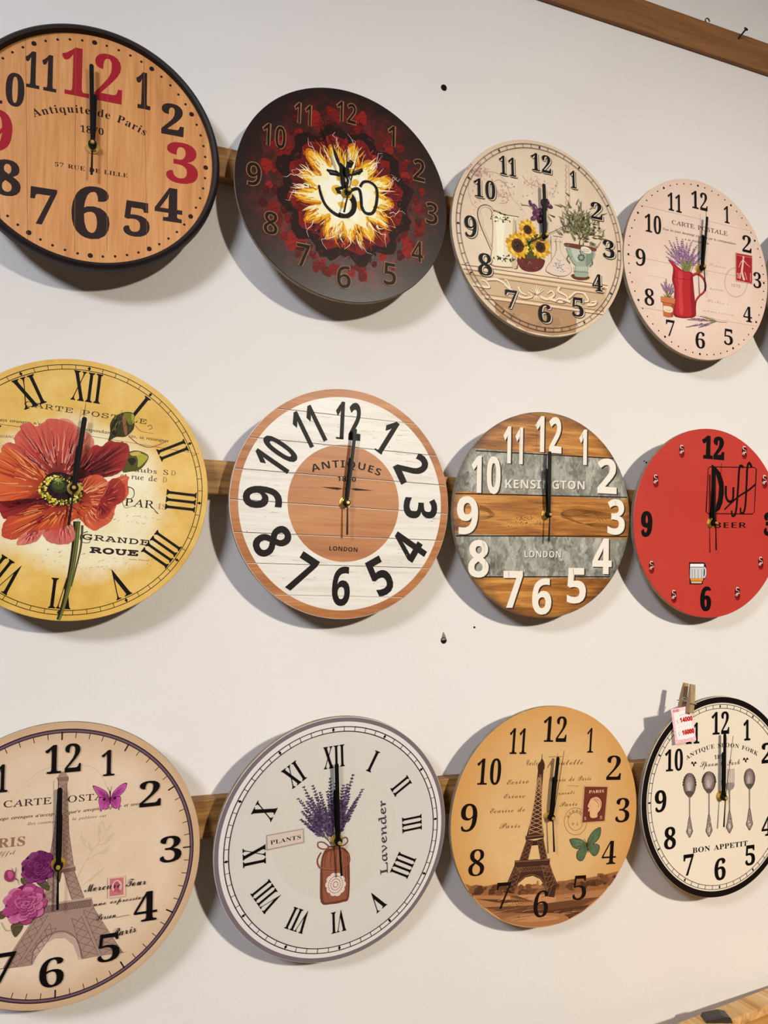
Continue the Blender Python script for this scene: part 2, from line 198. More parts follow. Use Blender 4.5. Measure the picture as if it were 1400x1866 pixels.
'8':(384,(192,-7,-71,9,-54,26,-32,40,-11,54,6,44,20,35,30,28,36,22,-30,22,-25,26,-17,32,-6,40,6,35,16,29,25,22,32,16,36,9,39,4,40,-4,36,-9,32,-16,24,-22,16,-29,5,-36,-6,-39,-18,-32,-28,-25,-34,-21,49,-31,38,-42,10,-26,4,-30,-5,-37,-16,-32,-26,-26,-33,-20,-41,-12),(192,296,40,25,13,18,5,24,-4,20,-13,16,-18,9,-24,4,-22,-4,-19,-9,-12,-16,-4,-20,4,-23,13,-18),(191,68,33,4,23,12,14,19,5,24,-11,32,-26,25,-42,25,-50,-34,-15,-22,-4,-25,4,-24,14,-19,23,-13)),
'9':(384,(120,-7,-65,5,0,81,58,-6,53,4,39,15,28,22,18,30,11,37,5,41,-42,-39,-28,-12,-41,-4,-55,9,-43,30,-27,48,-10,64,11,70,33,53,52,33,68,11,46,-6,42,-17,36,-28,27,-41,18,-53,6,-65,-6,-82,-21,-76,-18,-34,-25,-30,-30,-25,-39,-19,-46,-12),(185,244,39,11,26,25,9,31,-8,44,-24,35,-18,10,-22,4,-27,-5,-22,-16,-14,-26,-4,-37,4,-32,12,-23,20,-16)),
'A':(463,(0,0,169,482,124,0,170,-482,-109,0,-35,114,-175,0,-35,-114),(170,199,125,0,-63,208)),'B':(451,(60,0,0,480,150,0,84,-7,61,-20,36,-37,13,-58,-5,-38,-15,-31,-23,-23,-31,-11,43,-21,31,-35,12,-60,-12,-58,-35,-44,-56,-28,-73,-9),(162,289,96,4,24,11,13,17,5,24,-6,23,-15,16,-26,9,-91,3),(162,84,105,4,25,14,14,20,4,27,-4,24,-14,19,-26,13,-104,4)),
'C':(428,(255,-7,-68,8,-54,23,-42,37,-29,49,-17,60,-6,69,7,68,19,60,32,50,44,38,56,23,67,8,71,-9,69,-24,-33,-83,-54,22,-53,10,-52,-11,-37,-33,-24,-52,-7,-68,7,-67,21,-51,37,-32,55,-10,59,7,63,18,0,-85,-62,-19)),'D':(497,(60,0,0,480,151,0,70,-7,61,-20,49,-34,36,-45,23,-59,8,-71,-17,-106,-52,-77,-83,-46,-110,-15),(162,84,44,0,81,17,49,53,17,88,-9,69,-26,48,-43,28,-59,9,-54,0)),
'E':(376,(60,0,0,480,276,0,0,-84,-174,0,0,-105,162,0,0,-83,-162,0,0,-124,174,0,0,-84)),'G':(486,(262,-7,-95,16,-70,47,-44,78,-14,106,7,71,22,60,36,49,49,36,62,23,74,7,76,-8,67,-21,-34,-82,-50,19,-59,8,-42,-5,-35,-16,-29,-24,-21,-32,-14,-40,-1,-91,9,-39,17,-32,24,-25,32,-15,40,-5,64,7,0,100,-91,0,0,84,191,0,0,-248,-79,-20)),
'I':(261,(21,0,0,58,59,27,0,310,-59,27,0,58,219,0,0,-58,-59,-27,0,-310,59,-27,0,-58)),'K':(446,(60,0,0,480,102,0,0,-220,170,220,113,0,-168,-213,169,-267,-116,0,-125,202,-43,-31,0,-171)),'L':(379,(60,0,0,480,102,0,0,-396,195,0,0,-84)),'N':(546,(60,0,0,480,129,0,208,-360,-3,360,92,0,0,-480,-129,0,-209,363,3,-363)),
'O':(535,(267,-7,-71,8,-57,23,-44,37,-32,50,-18,60,-6,70,6,70,18,60,32,49,44,36,57,23,72,8,71,-8,57,-23,44,-36,31,-50,19,-60,6,-70,-6,-69,-19,-61,-31,-49,-44,-37,-57,-23),(267,79,56,10,38,33,21,51,7,67,-7,68,-21,51,-38,33,-55,10,-56,-10,-37,-33,-22,-51,-7,-68,7,-67,22,-51,37,-33)),
'Q':(535,(363,-114,-88,107,-79,8,-57,23,-44,37,-32,50,-18,60,-6,70,6,70,18,60,32,49,44,36,57,23,72,8,71,-8,57,-23,44,-36,31,-50,19,-60,6,-70,-8,-75,-21,-64,-37,-51,-53,-35,116,-129),(267,79,56,10,38,33,21,51,7,67,-7,68,-21,51,-38,33,-55,10,-56,-10,-37,-33,-22,-51,-7,-68,7,-67,22,-51,37,-33)),
'R':(443,(60,0,0,480,140,0,85,-9,60,-27,35,-45,12,-63,-4,-31,-9,-27,-33,-41,-44,-28,141,-209,-113,0,-114,184,-54,0,0,-184),(162,267,76,4,29,12,16,21,6,29,-6,29,-17,20,-30,11,-74,3)),
'S':(370,(167,-7,-72,8,-64,21,0,95,71,-27,73,-13,32,4,21,11,12,16,4,20,-7,25,-20,19,-103,53,-37,28,-29,40,-12,57,11,57,33,43,51,27,68,9,71,-8,71,-25,-33,-80,-59,21,-54,8,-25,-4,-19,-10,-11,-15,-4,-20,5,-23,17,-17,131,-72,40,-45,11,-28,3,-35,-11,-57,-35,-45,-55,-28)),'T':(389,(144,0,0,395,-131,0,0,85,362,0,0,-85,-130,0,0,-395)),
'U':(508,(252,-7,-84,12,-61,37,-37,56,-13,73,0,309,101,0,0,-294,7,-50,18,-33,30,-18,42,-6,42,6,30,20,17,33,5,49,0,293,102,0,0,-311,-6,-47,-16,-42,-28,-36,-38,-28,-50,-17)),'V':(437,(163,0,-163,480,103,0,90,-286,25,-105,25,105,91,286,103,0,-164,-480)),
'b':(425,(254,-7,-36,4,-28,11,-38,32,-23,-40,-77,0,0,510,100,0,-4,-191,44,39,29,11,36,4,55,-12,45,-36,28,-59,10,-82,-10,-83,-29,-59,-45,-37),(226,75,27,7,22,21,13,35,5,47,-5,47,-14,34,-21,21,-29,6,-33,-6,-21,-18,-13,-30,-5,-54,4,-47,12,-35,22,-21)),
'd':(425,(169,-7,-56,12,-44,36,-29,60,-10,82,10,82,29,60,45,36,57,12,36,-3,29,-12,41,-38,-4,190,100,0,0,-510,-77,0,-19,48,-44,-39,-29,-12),(203,73,36,6,23,19,13,30,4,54,-4,47,-12,35,-23,21,-38,7,-29,-7,-23,-21,-14,-35,-4,-48,4,-47,14,-34,23,-20)),
'e':(397,(218,-7,-52,5,-45,16,-38,26,-29,36,-18,47,-6,58,6,59,16,48,26,37,35,27,42,16,48,5,68,-10,53,-33,33,-52,11,-71,0,-49,-236,0,7,-37,18,-29,28,-18,38,-6,64,7,60,22,0,-78,-57,-19),(134,225,140,0,-5,31,-12,24,-22,17,-31,5,-26,-4,-22,-15,-15,-24)),'f':(260,(69,0,0,291,-56,0,0,49,56,27,3,68,12,31,19,22,26,15,69,11,54,-5,38,-11,-25,-73,-56,10,-18,-4,-13,-9,-9,-32,0,-23,86,0,0,-76,-86,0,0,-291)),
'i':(205,(103,412,-39,11,-12,15,-4,23,4,24,12,15,39,10,38,-10,12,-15,4,-24,-4,-23,-12,-15),(52,0,0,367,100,0,0,-367)),'o':(416,(207,-7,-48,6,-43,16,-36,28,-27,37,-17,48,-6,56,12,81,36,59,56,37,75,12,49,-5,42,-17,36,-27,27,-37,17,-47,5,-56,-12,-81,-36,-60,-56,-37),(208,74,34,7,24,21,13,34,4,48,-4,48,-13,34,-24,20,-34,7,-35,-7,-23,-20,-13,-34,-5,-48,5,-48,13,-34,24,-21)),
'r':(305,(52,0,0,367,76,0,15,-62,49,48,30,15,69,3,-8,-94,-29,3,-49,-9,-38,-29,-11,-24,-4,-218)),'t':(291,(178,-7,-59,11,-23,15,-18,22,-11,32,-4,42,0,176,-48,0,0,43,56,33,28,78,64,0,0,-78,103,0,0,-76,-103,0,0,-176,3,-18,23,-21,50,1,31,8,0,-75,-40,-12)),'v':(382,(140,0,-140,367,105,0,70,-209,14,-75,18,75,70,209,105,0,-140,-367)),
},
'S':{'C':(468,(297,-4,-71,14,-48,40,-18,57,11,54,-45,15,-27,30,-9,45,8,41,23,39,36,36,47,29,53,18,55,6,30,-2,10,-8,-94,-26,-63,-43,-45,-56,-17,-55,11,-37,35,-17,46,69,62,66,71,56,70,38,61,13,47,-13,12,-15,0,-41,-52,-71,-61,-48,-76,-39,-82,-24,-26,-54,-9,-42,14,-43,42,-15,51,9,46,24,32,33,12,36,-12,34,-30,10,-35,-10,-26,-27,-23,-61,-12,7,-3,45,10,21,36,31,51,12,26,-4,21,-12,12,-20,5,-25,-15,-45,-38,-39,-52,-26),(289,186,60,22,59,39,51,47,37,50,13,41,-4,14,-11,4,-36,-15,-52,-47,-59,-70)),
'E':(373,(206,-5,-78,15,-52,41,-19,58,11,48,32,41,54,32,74,20,-24,29,-9,35,6,27,40,47,67,29,39,3,46,-5,35,-17,22,-26,7,-33,-11,-39,-28,-28,-39,-10,-20,3,-28,25,-4,18,9,28,23,21,24,8,11,-2,-1,-12,-21,-19,-7,-26,4,-21,14,-6,38,17,17,42,-5,24,-15,19,-23,14,-26,5,-50,-16,-36,-43,-9,-29,-1,-55,50,0,18,-8,14,-20,-9,-13,-24,-6,-35,5,-34,17,-55,-35,-40,-56,-14,-64,7,-35,22,-21,37,-8,70,16,29,17,38,46,5,25,-11,29,-29,11,-23,-5,-36,-39,-12,-54,-11,-8,-13,30,6,40,20,30,29,20,35,7,48,-16,16,-46,-13,-44,-36,-39,-53,-28),(314,225,10,2,-2,13,-44,0)),
'F':(492,(232,173,-29,5,-22,13,-13,21,-5,28,9,40,25,40,40,39,53,32,60,22,60,7,153,-27,48,13,9,-6,-30,-31,-57,-22,-175,43,-61,-14,-57,-37,-42,-49,-15,-50,9,-32,25,-12,31,12,32,30,24,44,8,71,14,8,17,-16,10,-42,-4,-35,-12,-31,-43,-47),(183,-5,-52,6,-39,15,-24,25,-8,32,18,41,45,17,21,-2,25,-19,0,-29,-55,-24,-5,-12,18,-20,54,-11,43,9,39,27,34,44,31,62,-44,-13,-59,-34,-7,6,37,30,81,32,32,65,41,54,38,37,26,14,-34,-157,26,2,25,49,14,12,33,-1,6,-16,-16,-32,-41,-26,-11,-61,-49,-11,31,69,-25,-2,-36,-77,-53,-56,-72,-33),(488,194,25,19,12,23,-7,5,-19,-14)),
'H':(567,(111,-8,-49,5,-36,16,-23,25,-8,31,5,25,14,21,46,17,34,-11,10,-12,0,-30,-56,-27,-5,-12,15,-19,17,-8,59,6,32,23,56,95,-75,-28,23,26,65,28,86,124,-50,-31,-36,-11,-26,9,-11,19,5,17,38,50,-42,-15,-83,-79,-11,3,6,21,86,75,47,16,32,-9,13,-25,-17,-48,131,98,25,11,0,-20,-38,-55,-25,-53,-20,-69,47,16,83,112,80,73,37,19,33,7,24,-3,28,-24,4,-18,-13,-38,-39,-42,-64,-42,-83,-39,-34,-69,-38,-100,4,-13,11,-4,31,4,32,14,64,45,95,83,22,10,15,-3,-163,-142,-39,-22,-73,-16,-28,6,-21,16,-17,56,35,106,-41,-12,-40,-76,-53,-56,-63,-35),(498,240,71,45,48,49,13,24,1,36,-10,5,-25,-10,-30,-28)),
'M':(543,(41,-5,-29,5,-21,13,-13,21,-4,24,9,36,25,25,31,9,31,-9,10,-25,-9,-23,-52,-20,-6,-16,9,-15,23,-8,24,7,60,62,132,199,84,99,54,41,17,-11,-6,-31,-83,-188,-38,-113,73,127,73,102,103,103,20,11,13,-3,-1,-20,-128,-310,-17,-59,5,-7,37,18,154,132,23,11,16,-3,-177,-154,-38,-22,-33,-8,-21,5,-29,33,-3,27,11,58,17,37,123,210,-121,-154,-95,-170,-30,-40,-32,0,-13,15,-10,49,17,70,46,98,66,112,-108,-140,-117,-175,-34,-26)),
'P':(462,(162,-5,-45,6,-35,15,-22,25,-8,30,5,25,14,20,46,17,33,-10,9,-12,-1,-29,-53,-25,0,-21,29,-20,22,-3,41,9,37,28,35,47,35,70,-58,-21,-14,6,45,25,36,10,52,89,60,67,67,44,-80,15,-64,-5,-61,-15,-55,-25,-47,-36,-31,-40,-11,-37,14,-30,30,-11,43,12,42,33,32,44,25,70,6,5,8,-9,-2,-68,-14,-36,-50,-55,-34,-15,-72,0,-26,12,-17,21,-1,52,35,54,65,49,114,41,71,7,53,-6,49,-16,64,12,9,-6,-52,-18,36,-34,9,-21,-2,-52,-17,-28,-64,-48,-94,-26,-24,-52,-31,-45,-39,-36,-44,-27,-50,-16),(411,197,53,28,38,50,15,61,-10,38,-48,-59)),
'S':(418,(140,-5,-50,6,-37,16,-23,25,-8,31,5,25,36,33,25,5,35,-10,13,-26,-10,-25,-43,-13,-12,-16,17,-22,42,-10,37,9,37,27,34,45,31,65,-48,10,-37,24,-24,33,-8,39,7,38,21,36,34,32,44,26,52,16,93,3,9,-9,-13,-9,-56,-3,-32,-9,-55,-34,-38,-49,-14,-56,5,-29,14,-22,23,-14,31,-6,48,95,59,78,64,51,31,14,29,5,42,-16,16,-40,-6,-32,-46,-68,-84,-62,-53,-25,-25,-50,-72,-81,-44,-28,-47,-17),(383,199,57,38,46,47,31,48,11,40,-6,22,-18,7,-28,-13,-31,-37,-32,-64)),
'T':(414,(212,175,-30,4,-22,13,-15,20,-5,26,8,37,23,40,37,39,52,34,62,24,66,8,144,-22,42,10,10,-4,-10,-22,-27,-24,-37,-10,-170,42,-65,-15,-58,-37,-42,-49,-11,-26,-1,-40,20,-21,16,-3,34,13,33,33,24,44,15,76,22,-36,0,-64,-12,-29,-44,-45),(166,-5,-55,6,-39,15,-24,25,-8,32,5,25,15,20,46,18,20,-3,25,-19,0,-29,-8,-11,-52,-18,2,-21,13,-10,46,-10,65,14,54,49,81,169,43,55,62,45,6,-8,-21,-39,-36,-149,-26,-50,-37,-43,-48,-34,-59,-21)),
'a':(355,(210,-5,-30,12,-13,33,-40,-33,-44,-11,-48,16,-14,20,-5,26,16,51,41,49,55,35,30,10,29,4,32,-8,15,-22,13,27,75,3,-81,-170,6,-7,17,7,47,38,13,-13,-62,-50),(97,12,23,7,26,21,50,69,24,55,-7,17,-16,7,-26,-12,-59,-72,-30,-77)),
'b':(322,(300,81,-39,-26,-37,-7,-72,-39,-61,-14,-22,4,-28,26,-4,21,10,38,34,62,-36,-33,-11,14,68,71,119,187,86,9,-164,-273,-42,-83,4,-16,13,-5,31,10,45,31,-13,52,11,46,27,38,30,16,25,-11,9,-31,-4,-27,-26,-53,-25,-24,32,8,30,22),(212,69,32,43,8,28,-4,16,-12,6,-16,-9,-12,-21,-5,-27)),
'c':(259,(95,-5,-31,5,-24,14,-15,22,-5,30,16,51,41,46,54,32,53,12,45,-11,17,-31,-9,-25,-26,-12,-18,7,-6,18,6,17,17,11,-11,5,-22,-12,-53,-71,-29,-71,5,-12,13,-4,51,20,47,39,13,-13,-65,-50)),
'd':(406,(87,-4,-50,17,-16,20,-5,28,17,52,42,47,57,34,57,13,35,-7,18,-21,113,207,83,8,-199,-364,35,4,46,41,14,-13,-81,-62,-47,-1,-17,9,-15,30,-42,-30),(105,13,29,14,69,82,17,34,1,41,-13,5,-27,-12,-59,-67,-33,-57,-4,-21,5,-14)),
'e':(276,(101,-5,-36,6,-28,15,-19,24,-7,26,17,48,43,46,55,34,56,13,42,-13,16,-32,-18,-39,-51,-33,-74,-21,-12,-39,5,-11,16,-4,29,4,61,29,32,27,12,-13,-70,-50),(104,86,43,14,34,31,10,17,0,33,-9,5,-23,-13)),
'f':(358,(215,62,-43,-44,-37,-20,-44,-4,-102,-177,-83,-9,126,217,-8,20,11,22,22,9,55,83,-51,-46,-11,14,58,54,151,194,35,25,35,8,37,-10,13,-31,-6,-31,-47,-68,-37,-35,-99,-66,-87,-152,46,12,51,48),(190,190,64,43,46,46,27,45,9,42,-6,16,-12,4,-21,-13,-30,-38)),
'h':(381,(343,62,-74,-60,-29,-6,-34,15,-14,41,7,31,72,92,-20,4,-65,-54,-87,-124,-85,-6,87,165,-45,-47,-13,14,79,86,99,172,81,9,-138,-262,63,56,51,19,19,-4,25,-29,0,-43,-67,-103,4,-7,23,13,47,41)),'i':(231,(184,243,-25,8,-9,22,13,26,30,11,23,-8,10,-21,-13,-27),(194,62,-65,-55,-44,-12,-37,12,-13,34,49,107,-35,-35,-13,14,71,74,94,6,-96,-180,29,6,47,42)),
'k':(365,(13,-5,91,170,-49,-52,-13,14,88,99,91,159,80,9,-206,-393),(218,-5,-16,3,-22,20,2,39,28,48,-12,9,-28,0,2,17,43,10,49,57,32,9,30,-9,10,-24,-9,-23,-23,-9,-20,6,-9,17,6,13,-50,-49,29,-17,11,-27,-7,-34,20,-2,28,26,13,-13,-60,-51)),'l':(281,(203,62,-81,-63,-49,0,-29,25,-4,20,6,33,33,64,-30,-28,-14,11,47,46,38,50,100,165,82,9,-193,-361,2,-9,31,9,49,43)),
'm':(538,(-1,-5,104,158,-18,-6,-34,-34,-13,14,84,73,25,6,21,-11,7,-32,-4,-31,62,56,48,19,26,-12,7,-14,-1,-49,63,56,50,19,35,-14,11,-16,0,-50,-60,-99,4,-7,23,13,47,41,14,-13,-81,-62,-21,-4,-35,15,-14,41,19,53,54,76,-29,-7,-34,-33,-106,-141,-101,-5,94,140,18,37,-5,7,-58,-45,-102,-134)),
'n':(388,(-1,-5,104,158,-18,-6,-34,-34,-13,14,84,73,25,6,21,-12,7,-34,-4,-28,63,56,50,19,35,-15,13,-42,-10,-31,-61,-91,5,-7,22,13,47,41,14,-13,-60,-51,-42,-15,-19,4,-26,29,-3,23,6,31,72,92,-26,-1,-39,-33,-113,-141)),
'o':(300,(91,-5,-29,5,-24,14,-15,23,-6,27,16,49,41,47,55,34,59,13,51,-16,13,-19,2,-49,-44,-67,48,27,13,-14,-47,-32,-47,-10,-43,-24),(106,17,34,16,-2,10,10,18,27,11,33,50,10,43,-4,15,-12,5,-14,-5,-44,-46,-42,-73,-7,-27)),
'p':(363,(36,127,41,38,32,45,84,146,82,9,-104,-198,38,29,39,10,18,-3,24,-26,0,-44,-64,-109,6,-6,31,16,47,41,14,-13,-85,-63,-42,0,-18,12,-12,17,1,42,77,109,-7,6,-16,-4,-64,-56,-42,-64,-133,-243,-82,-8,176,329,-29,-26)),'r':(275,(237,62,-65,-56,-36,-10,-28,3,-37,27,-5,20,11,38,28,43,43,38,-47,-2,-51,-50,-14,14,45,41,14,48,20,4,7,-27,82,-20,10,-23,-70,-120,33,3,48,43)),
's':(235,(206,71,-56,-50,-42,-21,-68,-2,-20,11,-16,33,9,23,23,9,21,-8,7,-18,-8,-18,-16,-8,12,-8,22,9,18,27,12,42,3,77,-59,-56,-12,14,104,99,12,-10,-12,-27,28,-53,8,-38,-15,-43,32,29)),'t':(297,(36,127,73,78,106,172,85,3,-49,-85,45,0,-7,-22,-53,0,-133,-245,8,-8,29,13,50,42,13,-13,-59,-49,-28,-13,-50,-1,-15,10,-13,35,7,30,38,74,-36,-35)),
'u':(396,(359,62,-60,-52,-22,-10,-49,0,-18,9,-12,15,-1,38,-54,-49,-28,-12,-48,-1,-27,24,-3,18,44,102,-33,-31,-12,14,73,74,98,6,-70,-124,-19,-46,10,-10,58,50,81,124,98,6,-98,-177,35,5,44,40)),
'v':(317,(111,-4,-53,14,-14,17,-5,23,11,39,40,64,-13,-1,-25,-25,-10,11,39,40,40,26,17,3,18,-10,7,-29,-5,-30,-57,-107,16,-12,42,10,42,29,-13,16,-7,32,10,46,44,51,32,1,11,-9,9,-29,-13,-49,-37,-51,25,9,26,22,13,-14,-35,-26,-42,-9,-59,-40),(217,71,31,38,13,41,-4,9,-10,4,-21,-10,-16,-22,-7,-26)),
'x':(304,(38,127,47,47,52,31,23,-20,9,-68,28,65,18,19,19,6,25,-8,8,-22,-8,-21,-21,-8,-18,6,-8,18,-30,-62,-8,-81,10,-5,26,13,43,38,14,-13,-56,-48,-44,-14,-27,5,-20,16,-18,58,-44,-67,-39,-17,-21,8,-7,22,8,22,22,9,20,-6,8,-18,29,31,22,43,8,39,-2,10,-22,-8,-32,-34)),
},
'I':{'&':(492,(187,-7,-62,9,-48,26,-31,41,-10,56,7,47,20,36,76,58,-54,82,-4,34,8,44,25,33,39,21,51,7,48,-7,37,-20,24,-33,7,-44,-6,-39,-21,-32,-69,-54,130,-125,28,48,19,59,60,0,-27,-80,-42,-65,98,-95,-80,0,-58,56,-71,-45,-43,-13),(188,293,57,43,13,22,0,47,-31,30,-50,0,-34,-29,-1,-46),(189,46,74,14,51,33,-139,136,-57,-44,-15,-25,-6,-33,7,-33,18,-26,29,-17)),"'":(151,(57,306,-13,174,63,0,-13,-174)),
'.':(180,(89,-9,-29,10,-12,35,12,35,29,10,30,-10,13,-35,-13,-35)),'A':(463,(-85,0,3,13,43,11,39,32,356,419,13,0,-16,-417,13,-34,45,-11,-2,-13,-188,0,3,13,32,3,17,10,9,20,6,112,-155,0,-17,-8,-76,-94,-8,-20,11,-19,36,-4,-4,-13),(143,183,146,0,9,184)),
'C':(471,(218,-10,-54,6,-47,17,-39,28,-29,37,-18,47,-5,54,5,48,15,49,56,89,79,68,69,31,71,11,109,-22,23,17,14,0,-28,-138,-14,0,-6,63,-19,32,-30,19,-42,7,-41,-6,-41,-17,-72,-60,-28,-42,-37,-99,-4,-54,9,-66,26,-49,42,-31,54,-10,86,21,77,63,13,-12,-43,-45,-46,-31,-49,-19)),
'D':(507,(-36,0,4,13,31,3,19,10,13,17,95,342,3,48,-9,10,-39,8,4,14,240,-6,53,-17,43,-29,32,-38,19,-47,7,-56,-6,-53,-16,-50,-27,-47,-37,-40,-45,-34,-54,-26,-60,-17),(170,22,53,6,47,16,40,26,32,33,44,86,15,98,-9,67,-28,49,-46,30,-64,10,-32,-4,-17,-16,-100,-374,15,-21)),
'E':(454,(-34,0,4,13,48,12,13,18,95,342,3,48,-9,10,-39,8,4,14,355,0,-20,-101,-11,0,-7,50,-29,22,-121,6,-30,-3,-15,-13,-48,-166,100,4,30,11,19,21,13,30,13,0,-47,-165,-12,0,-3,59,-19,14,-99,3,-47,-175,1,-26,8,-8,83,-4,82,10,60,33,45,61,14,0,-49,-128)),'I':(245,(-31,0,4,13,37,5,20,18,99,349,3,48,-9,10,-39,8,4,14,187,0,-3,-14,-31,-3,-30,-27,-95,-341,-3,-49,9,-10,39,-8,-4,-13)),
'L':(449,(-24,0,3,13,30,3,19,10,13,17,94,342,4,48,-9,10,-39,8,3,14,185,0,-5,-13,-44,-12,-14,-18,-100,-371,10,-22,39,-5,133,9,56,32,45,67,13,0,-44,-132)),
'O':(516,(200,-10,-51,5,-44,16,-35,25,-27,34,-16,42,-6,50,5,45,32,89,58,80,35,33,81,48,87,18,51,-6,43,-16,35,-26,25,-34,16,-42,5,-49,-12,-75,-33,-75,-49,-67,-60,-53,-67,-31),(201,10,34,5,63,36,29,29,48,73,32,87,11,91,-6,53,-19,39,-31,24,-42,8,-36,-6,-36,-15,-66,-60,-52,-88,-24,-75,-9,-74,7,-54,21,-40,32,-25)),
'P':(403,(-34,0,4,13,48,12,13,17,95,343,3,49,-9,9,-39,8,4,14,182,0,79,-12,47,-35,15,-57,-5,-38,-18,-34,-28,-28,-37,-21,-46,-13,-115,-5,-12,-8,-42,-168,14,-26,46,-7,-4,-13),(193,242,60,9,44,24,27,38,8,51,-5,36,-16,25,-28,15,-39,5,-29,-7,-16,-33,-40,-152,6,-9)),
'R':(451,(-34,0,4,13,30,4,32,28,94,340,3,49,-9,9,-39,8,4,14,196,0,62,-7,45,-20,26,-32,9,-42,-15,-57,-44,-43,-75,-29,62,-150,30,-54,38,-18,-1,-13,-104,0,-93,228,-69,3,-46,-185,12,-26,36,-7,4,-13),(202,250,62,7,45,23,28,36,10,47,-11,44,-32,27,-53,9,-27,-3,-15,-13,-51,-174)),
'S':(369,(153,-9,-104,22,-24,-5,-10,-16,-12,0,23,154,12,0,9,-58,22,-42,33,-27,44,-8,46,12,32,34,9,22,-5,60,-21,35,-105,123,-14,56,4,33,33,54,59,31,69,2,60,-16,38,16,-21,-137,-11,0,-6,51,-17,37,-28,22,-36,7,-32,-5,-25,-15,-15,-25,-6,-32,14,-42,95,-110,28,-45,10,-53,-5,-37,-37,-60,-65,-34)),
'T':(420,(50,0,2,13,45,6,24,22,109,388,-18,12,-86,-9,-42,-28,-25,-52,-15,1,30,112,387,0,-22,-115,-13,0,-3,54,-13,21,-24,12,-68,4,-13,-4,-7,-14,-100,-380,14,-24,45,-6,4,-13)),
'a':(342,(50,-8,-24,5,-18,13,-15,54,7,55,18,56,31,53,41,46,46,32,47,10,34,-9,15,-27,9,29,51,0,-70,-265,11,-9,49,45,9,-8,-51,-60,-45,-20,-20,8,-7,23,23,95,-72,-95,-34,-23),(82,33,34,15,36,39,33,54,25,60,9,56,-9,31,-25,11,-31,-8,-30,-25,-28,-40,-38,-104,-5,-49,7,-30)),
'b':(340,(82,-8,-64,14,-17,14,-6,16,97,388,-6,28,-36,3,4,12,102,20,-53,-236,52,49,59,16,37,-6,29,-21,19,-31,7,-40,-5,-41,-35,-78,-62,-64,-79,-38),(95,9,37,8,36,23,31,35,25,44,22,92,-4,30,-12,23,-19,15,-25,4,-31,-7,-29,-22,-24,-37,-52,-179,11,-21)),
'c':(298,(99,-8,-41,8,-32,23,-20,37,-7,49,13,66,36,62,54,49,48,23,49,7,29,-3,34,-27,5,-19,-9,-28,-25,-11,-22,7,-7,20,11,42,-53,-5,-32,-21,-29,-33,-22,-42,-20,-89,4,-34,13,-27,20,-17,26,-6,52,15,54,44,10,-11,-69,-59)),
'd':(355,(61,-8,-29,5,-22,16,-14,26,-5,34,14,70,39,74,55,62,47,28,46,9,33,-5,17,-18,33,143,-7,15,-35,4,3,12,102,20,7,-7,-111,-436,4,-10,12,-4,23,13,33,38,11,-9,-54,-61,-23,-14,-23,-5,-26,9,-8,26,18,85,-68,-91,-34,-22),(91,28,36,15,38,42,34,57,24,62,9,55,-9,30,-11,9,-47,-6,-33,-24,-31,-39,-26,-51,-24,-100,11,-37)),
'e':(287,(89,-7,-39,7,-29,21,-19,33,-6,45,13,66,37,66,55,52,47,25,47,8,27,-3,32,-26,4,-21,-13,-40,-37,-37,-61,-28,-86,-19,-5,-44,7,-40,21,-24,35,-8,49,13,53,42,10,-10,-66,-59,-37,-14),(64,158,60,15,44,26,27,34,9,38,-6,20,-18,7,-43,-18,-42,-50)),
'g':(286,(63,-153,-47,5,-37,17,-23,25,-8,31,22,53,66,46,-23,15,-7,18,15,27,37,37,-36,31,-12,43,19,61,51,45,34,13,38,4,94,-22,43,0,0,-30,-46,0,0,-63,-36,-54,-61,-31,-64,-2,-16,-15,-6,-14,13,-17,121,-51,22,-25,7,-34,-5,-31,-15,-28,-24,-23,-71,-28),(111,129,40,17,29,44,11,59,-3,23,-23,27,-38,-1,-19,-13,-30,-44,-12,-59,12,-40),(75,-132,56,8,34,24,11,40,-13,29,-31,21,-80,28,-46,-38,-15,-44,9,-38,28,-23)),
'h':(402,(304,-7,-25,5,-19,13,-13,22,-1,66,35,184,-7,30,-23,10,-39,-13,-39,-38,-32,-51,-17,-49,-37,-172,-62,0,93,451,-12,23,-35,8,1,28,123,0,-53,-235,67,68,65,23,40,-8,24,-25,8,-42,-38,-223,5,-24,18,-8,43,15,12,-19,-42,-29)),'i':(177,(122,394,-24,10,-10,24,10,24,24,11,25,-11,10,-24,-10,-25),(33,-8,-25,9,-8,28,60,235,-10,18,-33,5,3,12,104,17,7,-8,-73,-256,3,-15,11,-5,24,13,34,39,10,-10,-56,-62)),
'j':(174,(124,394,-24,10,-10,24,10,24,24,11,25,-11,10,-24,-10,-25),(-50,-153,-34,12,-13,30,6,21,18,7,18,-6,4,-37,24,3,16,35,72,336,-6,34,-36,5,2,13,97,16,8,-10,-77,-341,-28,-66,-32,-39)),'l':(173,(32,-7,-25,9,-9,24,4,28,99,379,-9,20,-34,6,2,12,103,16,8,-6,-3,-16,-112,-415,12,-16,22,12,32,36,11,-10,-56,-60)),
'm':(550,(410,-7,-26,9,-8,29,54,224,-4,15,-15,5,-40,-17,-46,-48,-46,-73,-51,-137,-53,0,60,203,10,54,-4,13,-14,5,-31,-12,-41,-33,-42,-51,-27,-50,-46,-129,-53,0,74,263,-10,18,-34,6,2,13,104,16,7,-8,-39,-131,93,104,79,35,30,-10,11,-29,-19,-93,58,73,55,44,51,15,30,-10,10,-31,-3,-22,-50,-188,0,-26,9,-4,24,13,30,39,9,-11,-49,-63)),
'n':(364,(222,-9,-24,10,-9,27,53,226,-4,15,-13,6,-30,-12,-72,-74,-56,-107,-25,-82,-54,0,74,263,-9,17,-30,5,-4,12,111,19,-37,-139,95,104,41,25,34,9,29,-9,10,-28,-2,-26,-55,-203,4,-12,10,-3,23,14,30,43,10,-8,-49,-69)),
